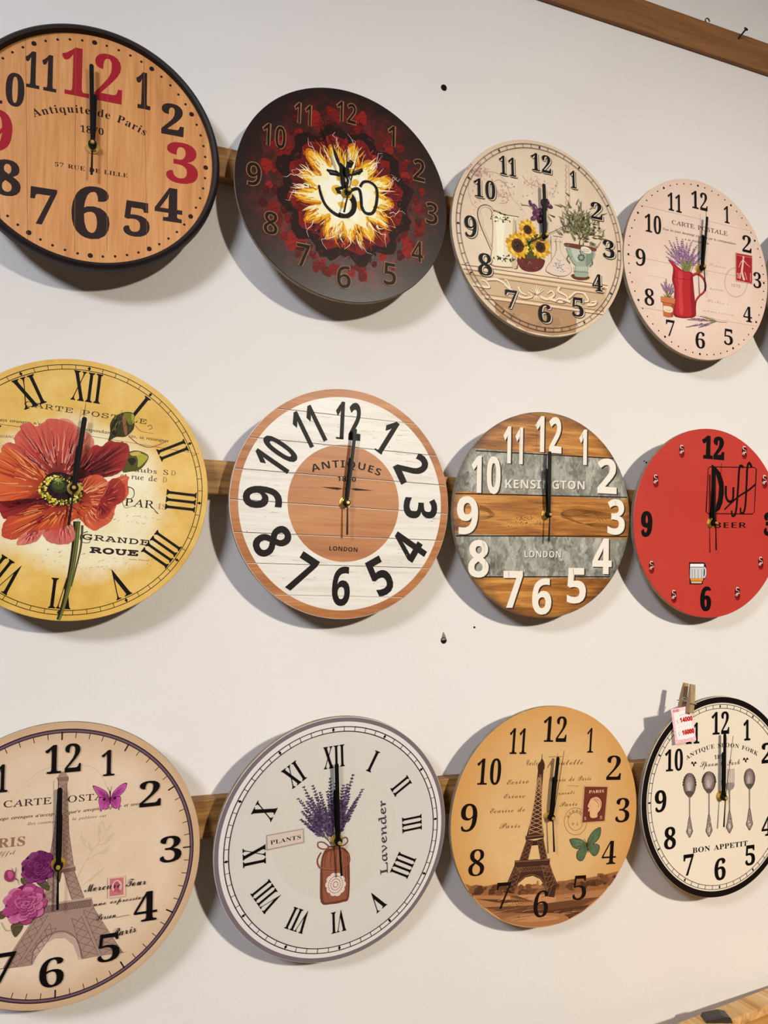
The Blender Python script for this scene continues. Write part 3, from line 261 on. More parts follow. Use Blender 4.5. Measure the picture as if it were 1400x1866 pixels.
'o':(351,(105,-8,-44,7,-35,23,-23,35,-7,45,18,76,47,69,67,51,73,18,47,-7,35,-23,23,-35,8,-45,-15,-68,-39,-65,-57,-50,-48,-23),(113,11,27,6,50,38,53,100,12,71,-15,55,-43,18,-32,-8,-33,-23,-29,-37,-42,-99,-1,-80,11,-22,18,-14)),
'p':(340,(-96,-149,3,12,44,11,11,15,92,346,4,39,-42,11,3,13,105,18,6,-6,-18,-60,56,50,58,16,34,-6,26,-18,16,-29,1,-78,-13,-41,-47,-75,-66,-56,-37,-15,-39,-5,-51,12,-27,-118,13,-19,41,-6,-4,-11),(101,9,27,5,52,39,22,29,33,71,13,75,-3,25,-25,29,-21,4,-33,-8,-30,-25,-26,-40,-48,-173,10,-23)),
'q':(339,(81,-150,2,12,37,5,18,13,65,225,-35,-48,-37,-35,-37,-21,-37,-7,-28,5,-21,17,-14,27,-4,36,15,75,42,72,27,31,76,50,45,9,39,-10,20,-30,9,33,52,0,-112,-406,1,-28,7,-7,35,-6,5,-12),(90,30,27,6,30,21,62,88,23,56,7,47,-3,21,-21,26,-40,-1,-24,-13,-45,-46,-34,-62,-15,-47,-3,-67,8,-16)),
'r':(224,(-13,0,69,259,-9,20,-34,5,2,13,103,19,-29,-137,69,103,50,34,21,-9,8,-24,-11,-30,-26,-13,-20,8,-10,20,-75,-111,-54,-157)),'s':(248,(78,-8,-72,14,-28,-10,15,110,11,-1,6,-40,14,-30,21,-19,48,-2,29,31,-2,48,-74,113,-6,32,6,31,17,25,27,17,33,5,70,-14,27,12,-13,-100,-12,0,-20,64,-45,21,-15,-3,-21,-21,3,-38,58,-83,18,-32,6,-33,-3,-26,-25,-43,-45,-25)),
't':(187,(33,-8,-24,9,-7,43,64,239,-47,0,3,14,60,29,54,66,15,0,-25,-88,57,0,-6,-21,-57,0,-60,-238,12,-14,21,12,31,36,10,-11,-52,-57)),'u':(364,(46,-8,-31,12,-11,34,52,227,-9,18,-34,4,2,13,104,16,9,-4,-66,-238,2,-36,15,-6,45,22,53,61,50,88,34,106,53,0,-68,-262,14,-15,24,13,31,39,9,-9,-50,-62,-52,-21,-25,9,-8,26,31,126,-93,-121,-41,-30)),
'v':(297,(61,-8,-16,239,-9,34,-15,16,-22,5,-2,13,82,17,14,-32,16,-226,55,59,68,96,8,26,-31,49,9,21,35,5,11,-8,9,-31,-29,-79,-85,-111,-84,-93)),'y':(270,(-44,-153,-24,8,-9,20,8,19,21,8,39,-11,18,10,70,92,-50,251,-18,32,-35,11,2,12,84,17,11,-14,50,-245,90,156,0,36,-23,19,-6,20,8,20,36,5,11,-9,10,-31,-10,-50,-64,-121,-136,-196,-45,-43)),
},
'T':{'A':(404,(35,0,-27,4,-7,20,7,18,32,4,111,296,-75,5,-9,18,2,13,7,7,37,4,116,-4,13,-18,129,-321,29,-4,7,-18,-6,-19,-113,-5,-29,4,-7,7,-1,24,7,7,58,4,-31,78,-167,0,-28,-78,60,-4,7,-7,0,-24,-7,-7,-29,-4),(134,168,135,0,-72,174)),
'C':(404,(213,-10,-50,6,-45,20,-38,31,-29,41,-19,49,-6,57,6,56,19,50,29,41,39,32,45,20,50,7,43,-6,49,-16,9,12,31,1,7,-10,1,-32,-3,-89,-19,-6,-19,5,-21,58,-19,20,-26,14,-33,4,-53,-10,-40,-33,-26,-51,-9,-67,4,-43,12,-37,20,-31,26,-23,32,-14,36,-5,53,10,70,38,18,-6,6,-17,-13,-23,-35,-25,-49,-20)),
'D':(404,(170,-1,-113,1,-18,6,-6,18,7,18,33,4,0,296,-33,5,-7,18,10,20,153,4,51,-6,44,-18,36,-29,26,-39,16,-48,6,-55,-6,-56,-19,-50,-29,-40,-36,-27,-49,-17),(165,44,70,9,48,27,28,46,9,68,-9,68,-29,46,-49,26,-71,9,-38,-1,0,-296)),
'E':(404,(46,0,-18,6,-4,30,7,7,52,3,0,296,-52,4,-9,19,3,14,7,6,30,4,270,0,18,-7,5,-19,0,-78,-4,-22,-19,-8,-18,7,-5,80,-175,0,0,-111,86,0,4,42,17,7,17,-9,4,-30,-4,-91,-17,-8,-17,8,-4,41,-86,0,0,-145,175,0,4,84,19,9,19,-8,4,-24,0,-83,-5,-18,-18,-6)),
'G':(404,(219,-10,-55,6,-48,19,-39,31,-30,40,-18,50,-6,58,6,56,18,50,29,41,38,32,45,20,52,7,45,-5,46,-16,10,13,28,1,8,-8,4,-41,-5,-67,-20,-6,-59,67,-26,13,-31,4,-52,-10,-41,-31,-27,-51,-8,-69,4,-44,13,-39,22,-32,28,-24,35,-14,39,-5,40,5,42,15,0,78,-82,0,-14,6,-4,16,4,17,158,4,13,-5,4,-16,-6,-17,-19,-5,-4,-99,-5,-16,-82,-26)),
'L':(404,(43,0,-18,6,-6,18,9,19,71,3,0,296,-71,4,-9,19,3,14,7,6,29,4,164,0,18,-6,6,-18,-9,-19,-86,-4,0,-296,175,0,4,117,19,8,20,-8,4,-31,0,-108,-6,-18,-18,-6)),'N':(404,(299,-3,-186,317,0,-268,66,-4,8,-18,-3,-13,-6,-7,-30,-4,-97,0,-18,6,-5,18,7,18,25,4,6,296,-41,4,-10,7,-1,25,9,7,96,0,179,-302,0,259,-61,6,-9,17,2,13,7,7,27,4,94,0,18,-6,5,-18,-7,-18,-25,-5,-5,-331,-6,-14)),
'O':(404,(202,-10,-48,7,-43,19,-36,32,-27,41,-17,50,-6,56,6,57,17,50,27,41,36,31,43,19,48,7,48,-7,43,-19,36,-31,27,-41,18,-50,5,-57,-5,-58,-18,-50,-27,-41,-36,-31,-43,-19),(202,36,48,10,38,31,24,50,8,68,-8,68,-24,50,-38,30,-48,10,-49,-10,-37,-30,-24,-50,-8,-68,8,-68,25,-50,37,-31)),
'P':(404,(52,0,-17,6,-5,18,5,17,18,5,42,0,0,296,-56,4,-9,19,5,18,17,6,152,0,90,-14,55,-40,18,-68,-18,-67,-55,-40,-90,-14,-57,0,0,-100,69,0,22,-5,8,-17,-8,-20),(147,189,61,0,57,9,34,25,12,43,-12,42,-34,25,-57,9,-61,0)),
'R':(404,(43,0,-17,6,-6,18,7,18,51,4,0,299,-51,5,-7,17,6,16,17,6,138,0,78,-6,44,-17,26,-30,12,-28,4,-31,-5,-35,-17,-30,-28,-23,-37,-14,28,-28,66,-101,35,-4,7,-18,-5,-18,-54,-6,-19,7,-110,153,-34,9,-43,0,0,-123,49,-4,8,-18,-8,-20),(129,212,68,0,51,8,31,21,10,37,-10,37,-30,22,-50,8,-70,0)),
'S':(404,(80,-13,-20,8,-8,26,-4,76,5,28,20,7,19,-8,21,-49,22,-22,31,-14,39,-5,39,5,31,16,19,23,6,27,-16,42,-48,20,-105,20,-41,21,-24,31,-8,43,4,31,14,29,22,23,30,19,35,12,40,4,39,-5,44,-14,5,13,34,0,7,-9,6,-81,-6,-21,-18,-6,-17,6,-20,41,-19,17,-26,11,-32,3,-36,-5,-29,-14,-18,-23,-6,-28,19,-40,56,-19,52,-7,65,-19,38,-35,13,-54,-10,-48,-30,-39,-48,-26,-63,-8,-48,6,-49,17,-7,-21)),
'T':(404,(110,0,-17,6,-6,18,7,18,82,4,0,296,-94,0,-7,-116,-21,-8,-18,7,-5,19,4,122,6,17,19,6,285,0,18,-6,6,-17,4,-124,-5,-18,-17,-6,-21,8,-8,116,-94,0,0,-296,63,0,19,-5,7,-17,-6,-18,-17,-6)),
'U':(404,(202,-10,-57,10,-46,30,-29,50,-10,69,0,193,-32,5,-7,18,10,20,97,4,32,-4,6,-7,0,-24,-6,-7,-47,-5,0,-186,6,-53,16,-37,28,-22,42,-7,42,7,28,22,15,37,6,53,0,186,-51,4,-7,7,-1,25,6,7,28,4,88,0,17,-6,6,-18,-7,-18,-26,-5,-4,-193,-16,-88,-48,-53)),
},
}
HANDS={
1:{'hour': (1.3,63.3),'minute': (-2.9,98.7),'second': (-3.2,88.7),'tail': (-0.3,-39.3),'w': (6,5,0.9),'style': 0},
2:{'hour': (-3.3,63.3),'minute': (-38.0,93.6),'second': (16.2,77.1),'tail': (-6.0,-32.3),'w': (3.2,2.6,0.9),'style': 1},
3:{'hour': (1.7,50.9),'minute': (0.3,79.0),'second': (83.4,46.1),'tail': (-31.6,-17.1),'w': (6.4,5.6,0.9),'style': 0},
4:{'hour': (3.2,55.5),'minute': (10.2,86.2),'second': (5.9,95.8),'tail': (1.9,-40.0),'w': (5.6,4.6,0.9),'style': 0},
5:{'hour': (-0.3,48.6),'minute': (1.9,82.5),'second': (1.3,97.9),'tail': (-0.8,-43.0),'w': (6.4,5.4,0.9),'style': 0},
6:{'hour': (3.2,58.7),'minute': (7.3,97.0),'second': (5.1,89.1),'tail': (1.4,-41.5),'w': (5.4,4.6,0.9),'style': 0},
7:{'hour': (-3.4,65.5),'minute': (-0.1,90.5),'second': (-8.2,84.8),'tail': (-1.2,-37.9),'w': (6,5.8,0.9),'style': 0},
8:{'hour': (0.2,51.2),'minute': (-1.5,80.0),'second': (10.0,94.1),'tail': (1.7,-42.5),'w': (4.4,4.2,0.9),'style': 0},
9:{'hour': (-0.2,55.4),'minute': (-0.5,83.5),'second': (-2.4,94.0),'tail': (0.4,-45.0),'w': (6.2,5.4,0.9),'style': 0},
10:{'hour': (-1.3,64.1),'minute': (0.2,98.2),'second': (-0.5,93.7),'tail': (1.9,-42.1),'w': (6.2,5.2,0.9),'style': 0},
11:{'hour': (1.5,55.0),'minute': (3.5,82.7),'second': (11.3,91.5),'tail': (5.8,-45.2),'w': (5.8,5.2,0.9),'style': 0},
12:{'hour': (0.5,67.3),'minute': (0.8,95.8),'second': (15.2,92.3),'tail': (-3.2,-43.0),'w': (6.4,5.6,0.9),'style': 0},
}
PAL=((42,26,24),(166,32,46),(48,34,32),(150,96,52),(0,0,0),(22,14,12),(150,140,130),(24,12,12),(150,102,66),(206,176,142),(178,140,104),(186,148,112),(170,130,96),(192,156,120),(180,142,106),(222,196,164),(226,200,170),(216,186,150),(236,208,174),(112,76,52),(238,212,180),(140,100,70),(228,198,162),(150,108,78),(240,212,178),(130,92,66),(240,220,192),(196,160,150),(206,176,162),(184,140,130),
(190,156,142),(200,166,150),(176,150,130),(206,166,150),(190,160,138),(206,176,150),(150,110,84),(236,222,190),(246,238,214),(206,186,150),(70,44,36),(78,52,42),(222,200,170),(40,34,22),(70,70,34),(58,30,40),(90,90,50),(66,62,34),(60,50,40),(104,42,38),(130,58,48),(84,30,30),(148,74,58),(80,76,30),(150,150,50),(110,120,40),(190,180,70),(120,130,130),(120,116,80),(104,58,84),(150,110,140),
(84,40,64),(66,30,50),(226,206,186),(176,152,134),(150,140,160),(176,166,180),(126,116,140),(104,52,42),(160,172,152),(190,200,180),(128,142,126),(206,208,186),(96,116,100),(90,104,90),(150,168,146),(96,112,96),(110,58,48),(92,92,58),(120,120,80),(70,72,46),(146,142,104),(108,104,70),(60,44,50),(236,220,200),(150,110,96),(58,40,36),(60,44,40),(232,214,194),(14,10,10),(190,156,140),(240,218,204),
(176,148,140),(60,40,38),(50,34,34),(150,112,150),(128,92,132),(176,142,172),(108,78,112),(160,126,150),(112,116,70),(130,128,70),(100,104,56),(150,144,90),(120,30,36),(188,44,50),(150,30,38),(186,42,50),(206,66,70),(120,22,30),(110,20,28),(120,120,64),(150,146,84),(94,98,50),(196,106,66),(206,120,78),(160,78,48),(150,72,46),(238,214,186),(150,90,70),(130,112,84),(140,124,92),(214,180,164),
(168,36,44),(232,190,176),(206,120,116),(66,50,34),(60,44,30),(90,72,50),(150,120,70),(80,62,44),(50,36,30),(170,140,80),(50,32,28),(46,28,26),(130,106,70),(150,124,84),(150,90,60),(170,110,80),(120,80,60),(44,42,22),(30,28,16),(150,140,70),(96,100,50),(80,84,40),(120,116,60),(70,74,36),(58,56,26),(120,116,44),(170,160,70),(30,32,18),(86,84,40),(40,42,20),(84,82,34),(176,166,66),(40,40,22),
(200,180,90),(90,24,26),(186,72,62),(222,140,118),(206,110,92),(236,170,146),(160,50,46),(36,12,20),(190,66,56),(205,96,80),(222,140,120),(196,84,64),(230,160,136),(160,46,46),(80,20,30),(206,110,96),(120,26,26),(206,88,46),(214,104,56),(230,134,74),(184,54,40),(236,160,100),(150,34,34),(60,14,20),(130,30,32),(150,44,40),(176,66,52),(90,16,24),(60,10,18),(30,8,14),(116,26,34),(70,12,22),
(176,76,64),(40,8,16),(140,36,38),(90,18,28),(110,24,26),(196,80,48),(206,92,60),(226,136,86),(150,36,36),(236,160,110),(176,60,44),(150,40,36),(140,32,34),(168,58,46),(206,110,76),(96,18,26),(120,24,30),(196,76,70),(206,112,98),(226,150,130),(150,40,44),(130,26,32),(200,84,76),(214,120,104),(230,150,130),(150,36,42),(110,20,24),(200,84,44),(190,72,46),(228,130,70),(160,36,36),(236,156,90),
(120,20,28),(90,14,22),(44,16,24),(30,10,18),(70,16,24),(20,8,14),(206,186,50),(166,150,40),(226,210,90),(120,110,30),(90,80,28),(236,224,120),(40,48,24),(66,76,36),(150,164,76),(70,44,34),(232,222,206),(190,182,168),(200,190,176),(150,136,120),(26,20,20),(50,28,20),(210,200,186),(90,70,60),(36,26,20),(112,70,30),(104,64,28),(90,54,24),(60,54,46),(232,222,208),(30,20,14),(96,84,72),(242,232,218),
(110,84,62),(12,8,8),(120,18,20),(30,20,16),(206,206,210),(236,238,240),(232,150,50),(206,178,150),(60,56,60),(40,36,40),(58,36,44),(112,88,98),(52,32,40),(40,26,28),(206,180,140),(212,190,150),(200,176,150),(64,46,44),(146,112,92),(120,96,84),(164,134,120),(186,160,148),(128,100,92),(186,160,146),(140,112,102),(134,106,96),(116,88,80),(96,74,70),(150,120,108),(84,20,70),(120,30,90),(168,60,132),
(196,90,160),(206,110,170),(130,36,100),(190,80,150),(90,20,70),(40,16,40),(40,20,36),(60,30,50),(88,78,52),(60,52,36),(140,128,90),(58,12,48),(104,34,84),(140,60,116),(110,28,74),(168,66,116),(206,116,158),(150,52,92),(190,90,130),(104,92,62),(150,130,96),(224,186,168),(196,116,116),(226,180,168),(176,90,100),(215,208,198),(66,50,80),(84,66,100),(52,40,62),(104,86,118),(74,58,76),(96,84,76),
(120,108,96),(76,70,60),(112,60,42),(146,88,64),(110,58,40),(170,112,84),(126,72,52),(110,60,44),(156,98,74),(120,66,48),(140,80,56),(226,206,196),(230,212,202),(150,100,80),(176,150,138),(216,198,184),(40,32,34),(150,98,62),(116,74,46),(98,62,38),(134,88,56),(84,52,34),(176,120,78),(196,138,90),(90,56,36),(108,68,42),(170,114,74),(190,134,88),(120,78,48),(196,142,98),(96,60,40),(150,100,64),
(170,112,72),(104,66,42),(132,94,62),(150,110,76),(70,42,32),(120,82,58),(196,150,110),(150,108,76),(60,36,28),(130,90,62),(140,98,68),(206,158,112),(116,52,38),(236,196,150),(84,34,26),(150,86,60),(92,40,30),(226,176,132),(150,96,66),(226,180,136),(40,50,36),(64,80,54),(98,116,82),(84,100,72),(56,70,48),(124,142,106),(40,32,24),(50,40,30),(22,12,10),(92,80,76),(70,56,58),(126,106,106),
(152,136,130),(184,166,162),(196,180,174),(208,196,186),(120,102,104),(22,14,14),
)
ART={
1:[
('hour_dots',[
('dots',0,1326,30,16),
]),
('numerals',[
('n',1,'B','12',5,-356,608,322,1217),('n',2,'B','1',9,484,608,653,1081),('n',2,'B','2',9,785,341,1055,752),('n',1,'B','3',9,849,-263,1233,269),('n',2,'B','4',9,720,-769,1047,-339),('n',2,'B','5',9,362,-1021,665,-580),('n',2,'B','6',9,-216,-1125,207,-474),('n',2,'B','7',9,-658,-1031,-374,-589),('n',2,'B','8',9,-1045,-752,-760,-318),('n',1,'B','9',9,-1186,-241,-862,266),
('n',2,'B','10',5,-1166,330,-749,742),('n',2,'B','11',5,-751,598,-411,1049),
]),
('lettering',[
('a',0,'B','Antiquite de Paris',0,-5,-917,1325,-499,477,144),('t',0,'B','1870',0,-143,171,130,181,122,0),('t',0,'B','57 RUE DE LILLE',0,-411,-303,407,-299,76,0),
]),
('plank_seams',[
('s',3,4,4,(-754,1195,-670,-1322)),('s',3,4,4,(-211,1291,-170,-1306)),('s',3,4,4,(148,1381,182,-1256)),('s',3,4,4,(-1154,930,-947,-1140)),('s',3,4,4,(563,1371,640,-1190)),
]),
],
2:[
('fire_picture',[
('fire',4),
]),
('om_symbol',[
('S',5,32,83,(-383,43,-357,-77,-291,-207,-186,-294,-77,-326,31,-296,102,-220,116,-106,72,-18,-2,3)),('S',5,64,49,(-102,-312,19,-306,95,-216,101,-109,48,-35,-50,-3,-135,10)),('S',5,49,20,(-155,29,-41,92,11,165,-1,237,-83,279,-118,222)),('S',5,47,42,(21,37,130,106,184,94,207,0,225,-144,286,-210,373,-191,420,-89,439,77,413,196,324,245,238,225,190,145)),
('S',5,34,29,(-283,286,-215,248,-94,247,51,286,148,329,221,388)),('p',5,(-283,293,-144,302,-95,276,-118,227,-238,218)),('p',5,(98,352,215,424,226,382,178,316,75,297)),('p',5,(-15,444,45,503,95,475,61,387,4,379)),('P',5,(-111,408,-62,407,-12,345,-32,217,20,106,-40,43,-92,179)),('S',5,24,12,(-150,485,-123,417,-85,353,2,299,53,212)),('S',5,15,10,(121,427,75,316,55,163)),
('S',6,7,2,(-350,-27,-285,-182,-175,-279,-54,-302)),('S',6,7,2,(213,150,246,207,325,230,401,180,424,73)),('S',6,7,2,(234,-105,281,-186,360,-179)),('S',6,7,2,(-239,262,-119,266)),('S',6,7,2,(99,332,196,395)),('S',6,7,2,(17,471,66,468)),
]),
('numerals',[
('n',7,'G','12',4,-173,1020,111,1319),('n',7,'G','11',4,-752,837,-519,1136),('n',7,'G','10',4,-1160,420,-851,739),('n',7,'G','9',4,-1347,-171,-1153,156),('n',7,'G','8',4,-1099,-777,-909,-460),('n',7,'G','7',4,-656,-1119,-472,-809),('n',7,'G','6',4,-104,-1321,100,-1002),('n',7,'G','5',4,554,-1164,745,-843),('n',7,'G','4',4,957,-760,1139,-452),('n',7,'G','3',4,1162,-169,1353,159),
('n',7,'G','2',4,960,425,1144,754),('n',7,'G','1',4,572,842,685,1151),('o',8,'G','12',12,-173,1020,111,1319),('o',8,'G','11',12,-752,837,-519,1136),('o',8,'G','10',12,-1160,420,-851,739),('o',8,'G','9',12,-1347,-171,-1153,156),('o',8,'G','8',12,-1099,-777,-909,-460),('o',8,'G','7',12,-656,-1119,-472,-809),('o',8,'G','6',12,-104,-1321,100,-1002),('o',8,'G','5',12,554,-1164,745,-843),
('o',8,'G','4',12,957,-760,1139,-452),('o',8,'G','3',12,1162,-169,1353,159),('o',8,'G','2',12,960,425,1144,754),('o',8,'G','1',12,572,842,685,1151),
]),
],
3:[
('shelf_picture',[
('p',9,(-1331,-648,1141,-619,1064,-1029,-1067,-1024,-1250,-793)),('p',10,(-835,-1056,572,-1056,546,-1376,133,-1474,-309,-1448,-822,-1231)),('blobs',1,16,(11,12,13,14),-143,-1269,594,110,35,97),('p',15,(-1053,-1040,-835,-1056,-818,-1234,-966,-1122)),('p',16,(572,-1056,932,-1053,748,-1264,558,-1371)),('p',17,(-1044,-981,1061,-995,1045,-1049,-1002,-1060)),('s',18,38,38,(-1370,-561,1162,-548)),
('s',19,12,12,(-1355,-597,1161,-578)),('s',20,28,28,(-1342,-624,1160,-604)),('s',21,12,12,(-1326,-659,1127,-643)),('s',22,28,28,(-1311,-688,1100,-685)),('s',19,9,9,(-1289,-725,1073,-723)),('s',23,12,12,(-1044,-985,1061,-991)),('s',24,23,23,(-1023,-1019,1059,-1027)),('s',19,12,12,(-990,-1051,1044,-1050)),('S',25,51,20,(-1166,-867,-990,-884,-901,-872,-966,-800,-1032,-789)),
('S',26,40,16,(-1172,-858,-997,-875,-907,-863,-972,-791,-1038,-780)),('S',25,52,21,(-943,-767,-785,-746,-673,-782,-562,-849,-604,-753,-649,-738)),('S',26,41,16,(-949,-758,-792,-737,-680,-773,-568,-840,-611,-743,-656,-729)),('S',25,52,21,(-651,-799,-472,-919,-335,-964,-195,-926,-263,-872)),('S',26,42,17,(-658,-790,-479,-910,-342,-954,-201,-916,-269,-863)),
('S',25,52,21,(-423,-811,-379,-887,-288,-917)),('S',26,41,17,(-430,-801,-386,-878,-294,-907)),('S',25,54,21,(-53,-908,64,-935,187,-857,141,-801,67,-851)),('S',26,43,17,(-60,-899,58,-925,180,-848,134,-791,61,-842)),('S',25,55,22,(89,-922,328,-945,478,-842,579,-766,727,-769,773,-848)),('S',26,43,17,(82,-912,321,-935,471,-832,572,-756,720,-759,766,-838)),
('S',25,54,22,(288,-719,261,-785,381,-833,427,-890,328,-934)),('S',26,43,17,(281,-709,255,-776,374,-823,420,-881,321,-924)),('S',25,55,22,(727,-758,797,-866,697,-900)),('S',26,44,18,(720,-748,790,-856,690,-890)),('S',25,56,22,(770,-933,895,-918,948,-869,847,-882)),('S',26,44,18,(763,-924,888,-908,940,-859,840,-872)),('S',25,54,21,(474,-927,281,-898,207,-949)),
('S',26,43,17,(467,-917,274,-888,200,-939)),('s',25,33,11,(-125,-886,-250,-832)),('s',26,24,9,(-125,-876,-250,-823)),('s',25,33,11,(-125,-886,-207,-801)),('s',26,24,9,(-125,-876,-206,-793)),('s',26,20,9,(-125,-886,-174,-952)),('s',25,33,11,(-125,-886,-164,-771)),('s',26,24,9,(-125,-876,-163,-763)),('s',25,33,11,(-125,-886,-120,-741)),('s',26,24,9,(-125,-876,-120,-732)),
('s',26,20,9,(-125,-886,-128,-959)),('s',25,33,11,(-125,-886,-79,-760)),('s',26,24,9,(-125,-876,-78,-752)),('s',25,33,11,(-125,-886,-37,-779)),('s',26,24,9,(-125,-876,-36,-771)),('s',26,20,9,(-125,-886,-80,-940)),('s',25,33,11,(-125,-886,5,-799)),('s',26,24,9,(-125,-876,5,-791)),
]),
('wall_scroll_print',[
('scatter',2,46,(27,28,29),-1040,838,129,65,13,34,50,1),('S',30,9,4,(-1018,832,-746,862,-611,762,-525,569,-345,392,-277,319)),('scatter',3,24,(27,31,32),-589,624,235,222,9,24,40,1),('S',30,9,4,(-1197,777,-1214,529,-1164,334,-1034,234,-972,20)),('scatter',4,20,(27,31,32),-1116,379,91,267,9,23,40,1),('S',30,9,4,(-713,412,-598,432,-561,521,-641,528)),
('scatter',5,16,(27,31,32),-629,473,60,50,9,24,40,1),('S',30,9,4,(-800,562,-710,537,-616,595,-571,561)),('scatter',6,16,(27,31,32),-675,564,83,31,9,24,40,1),('S',30,9,5,(-305,903,-191,797,-1,789,147,880)),('scatter',7,16,(27,31,32),-88,843,147,72,9,25,40,1),('S',30,9,5,(187,652,265,795,295,950)),('scatter',8,12,(27,31,32),249,799,46,108,9,25,40,1),
('S',30,9,4,(-842,679,-703,766,-568,687,-499,678)),('scatter',9,16,(27,31,32),-653,703,116,57,9,24,40,1),('scatter',10,16,(33,),-119,832,90,36,11,27,45,1),('S',34,12,9,(457,1223,481,1184,454,1136,477,1097,451,1048,474,1009,447,961,471,922,444,874,467,835,441,787,464,748,437,701,460,662,434,614,457,575,431,528)),('s',35,12,12,(517,1230,512,537)),
]),
('jug_picture',[
('P',36,(-893,-522,-741,-553,-536,-537,-432,-510,-426,-121,-444,208,-391,254,-626,257,-835,284,-833,21,-860,-289)),('P',37,(-875,-511,-741,-537,-536,-520,-447,-496,-440,-123,-483,77,-454,186,-408,252,-627,249,-819,270,-824,23,-849,-287)),('P',38,(-765,197,-628,199,-660,-116,-670,-424,-761,-438,-773,-92)),('P',39,(-490,201,-454,186,-454,-125,-452,-486,-535,-508,-512,-134)),
('S',40,11,11,(-842,287,-650,249,-535,251,-396,254)),('S',41,41,41,(-818,250,-870,319,-964,326,-1042,269,-1062,164,-1013,13,-932,-157,-856,-309)),('S',42,26,26,(-818,250,-870,315,-964,319,-1037,266,-1055,165,-1008,14,-928,-157,-856,-309)),('scatter',11,20,(43,44,45,46),-675,170,91,35,9,24,60,1),('S',47,7,7,(-811,179,-675,170,-537,172)),('scatter',12,30,(43,44,45,46),-646,-411,91,35,9,24,60,1),
('S',47,6,6,(-782,-400,-646,-411,-509,-412)),
]),
('sunflower_picture',[
('s',48,11,11,(-10,174,-4,28)),('P',49,(-435,-380,-228,-330,-4,-325,35,-365,-33,-484,-165,-543,-329,-545,-415,-481)),('scatter',13,14,(50,51,52),-244,-436,88,40,13,35,50,1),('P',53,(-498,-49,-263,29,-28,24,61,-173,-39,-313,-369,-361,-528,-260)),('sunflower',14,-250,83,160,16,67),('sunflower',15,-38,-150,179,17,81),('sunflower',16,-428,-187,202,19,97),
('scatter',17,30,(54,55,56),-205,-181,31,49,9,13,90,1),
]),
('iris_picture',[
('P',57,(-25,235,100,255,75,82,-15,58)),('S',58,11,4,(-343,444,-202,447,-111,347)),('S',58,11,5,(29,265,11,452,90,635)),('S',58,11,4,(-115,241,-132,428,-200,521)),('e',59,-108,432,76,45,-60),('e',60,-99,442,27,13,-60),('e',61,-64,334,99,54,-20),('e',60,-54,344,35,16,-20),('e',59,-137,280,63,36,30),('e',60,-127,290,22,11,30),('e',62,-31,276,58,67,0),('e',60,-21,286,20,20,0),
('e',61,38,541,50,68,-10),('e',60,48,552,17,20,-10),('e',61,133,515,73,36,-20),('e',60,143,526,25,11,-20),('e',62,112,575,45,27,-60),('e',60,122,586,16,8,-60),('e',61,-189,498,27,49,20),('e',60,-179,508,9,15,20),('e',59,-38,401,63,41,40),('e',60,-28,412,22,12,40),('e',62,59,460,45,59,0),('e',60,69,470,16,18,0),
]),
('glass_bottle_picture',[
('P',63,(248,24,309,34,314,-156,442,-329,499,-427,410,-519,239,-551,96,-524,38,-480,126,-352,229,-169)),('S',64,9,7,(236,12,241,-167,138,-340,45,-479,120,-531,263,-548,410,-519,499,-427,442,-318,314,-156,304,22)),('S',64,9,7,(189,58,359,63)),('S',64,9,7,(210,-24,344,-16)),('S',64,9,7,(153,52,149,-370)),('scatter',18,46,(65,66,67),280,-415,59,54,7,11,90,1),
]),
('potted_olive_picture',[
('P',68,(514,-488,794,-483,799,-525,654,-559,519,-543)),('P',69,(440,-63,924,-71,853,-271,782,-345,794,-483,655,-516,545,-505,587,-372,505,-277)),('P',70,(500,-86,648,-90,640,-279,555,-249)),('P',71,(784,-108,910,-101,853,-260,762,-337)),('s',72,18,14,(550,-367,555,-430)),('s',72,18,14,(583,-362,585,-426)),('s',72,18,14,(615,-358,615,-421)),('s',72,18,14,(647,-353,645,-417)),
('s',72,18,14,(680,-348,675,-413)),('s',72,18,14,(712,-344,704,-409)),('s',72,19,14,(745,-339,734,-405)),('s',72,19,14,(777,-335,765,-401)),('s',72,19,14,(810,-330,795,-397)),('s',73,9,9,(535,-443,808,-427)),('e',74,730,-202,23,19,0),('e',74,715,-235,23,19,0),('e',74,679,-252,23,19,0),('e',74,644,-245,23,18,0),('e',74,630,-217,23,18,0),('e',74,646,-184,23,18,0),('e',74,682,-166,23,19,0),
('e',74,717,-174,23,19,0),('e',75,680,-209,28,28,0),('S',76,18,18,(459,-199,424,-267,478,-323)),('S',76,19,19,(863,-205,886,-266,833,-327)),('P',77,(405,-20,751,-10,951,-23,929,-74,673,-86,427,-72)),('leaves',19,230,(78,79,80,81,82),712,268,163,144,674,-60,21,70,144,60),('scatter',20,10,(83,),761,233,163,117,14,21,95,1),('e',84,773,-78,98,51,-8),('s',85,7,7,(711,-72,836,-71)),
('s',85,7,7,(710,-102,822,-94)),
]),
('minute_track',[
('track',86,1394,30,8,7,30),
]),
('numerals',[
('n',87,'B','12',-1,-132,999,217,1277),('n',87,'B','1',-1,555,847,667,1126),('n',87,'B','2',-1,917,425,1126,699),('n',87,'B','3',-1,1114,-162,1330,128),('n',87,'B','4',-1,895,-713,1082,-443),('n',87,'B','5',-1,515,-1156,717,-856),('n',87,'B','6',-1,-86,-1312,134,-1028),('n',87,'B','7',-1,-638,-1158,-437,-887),('n',87,'B','8',-1,-1068,-731,-841,-399),('n',87,'B','9',-1,-1273,-198,-1075,125),
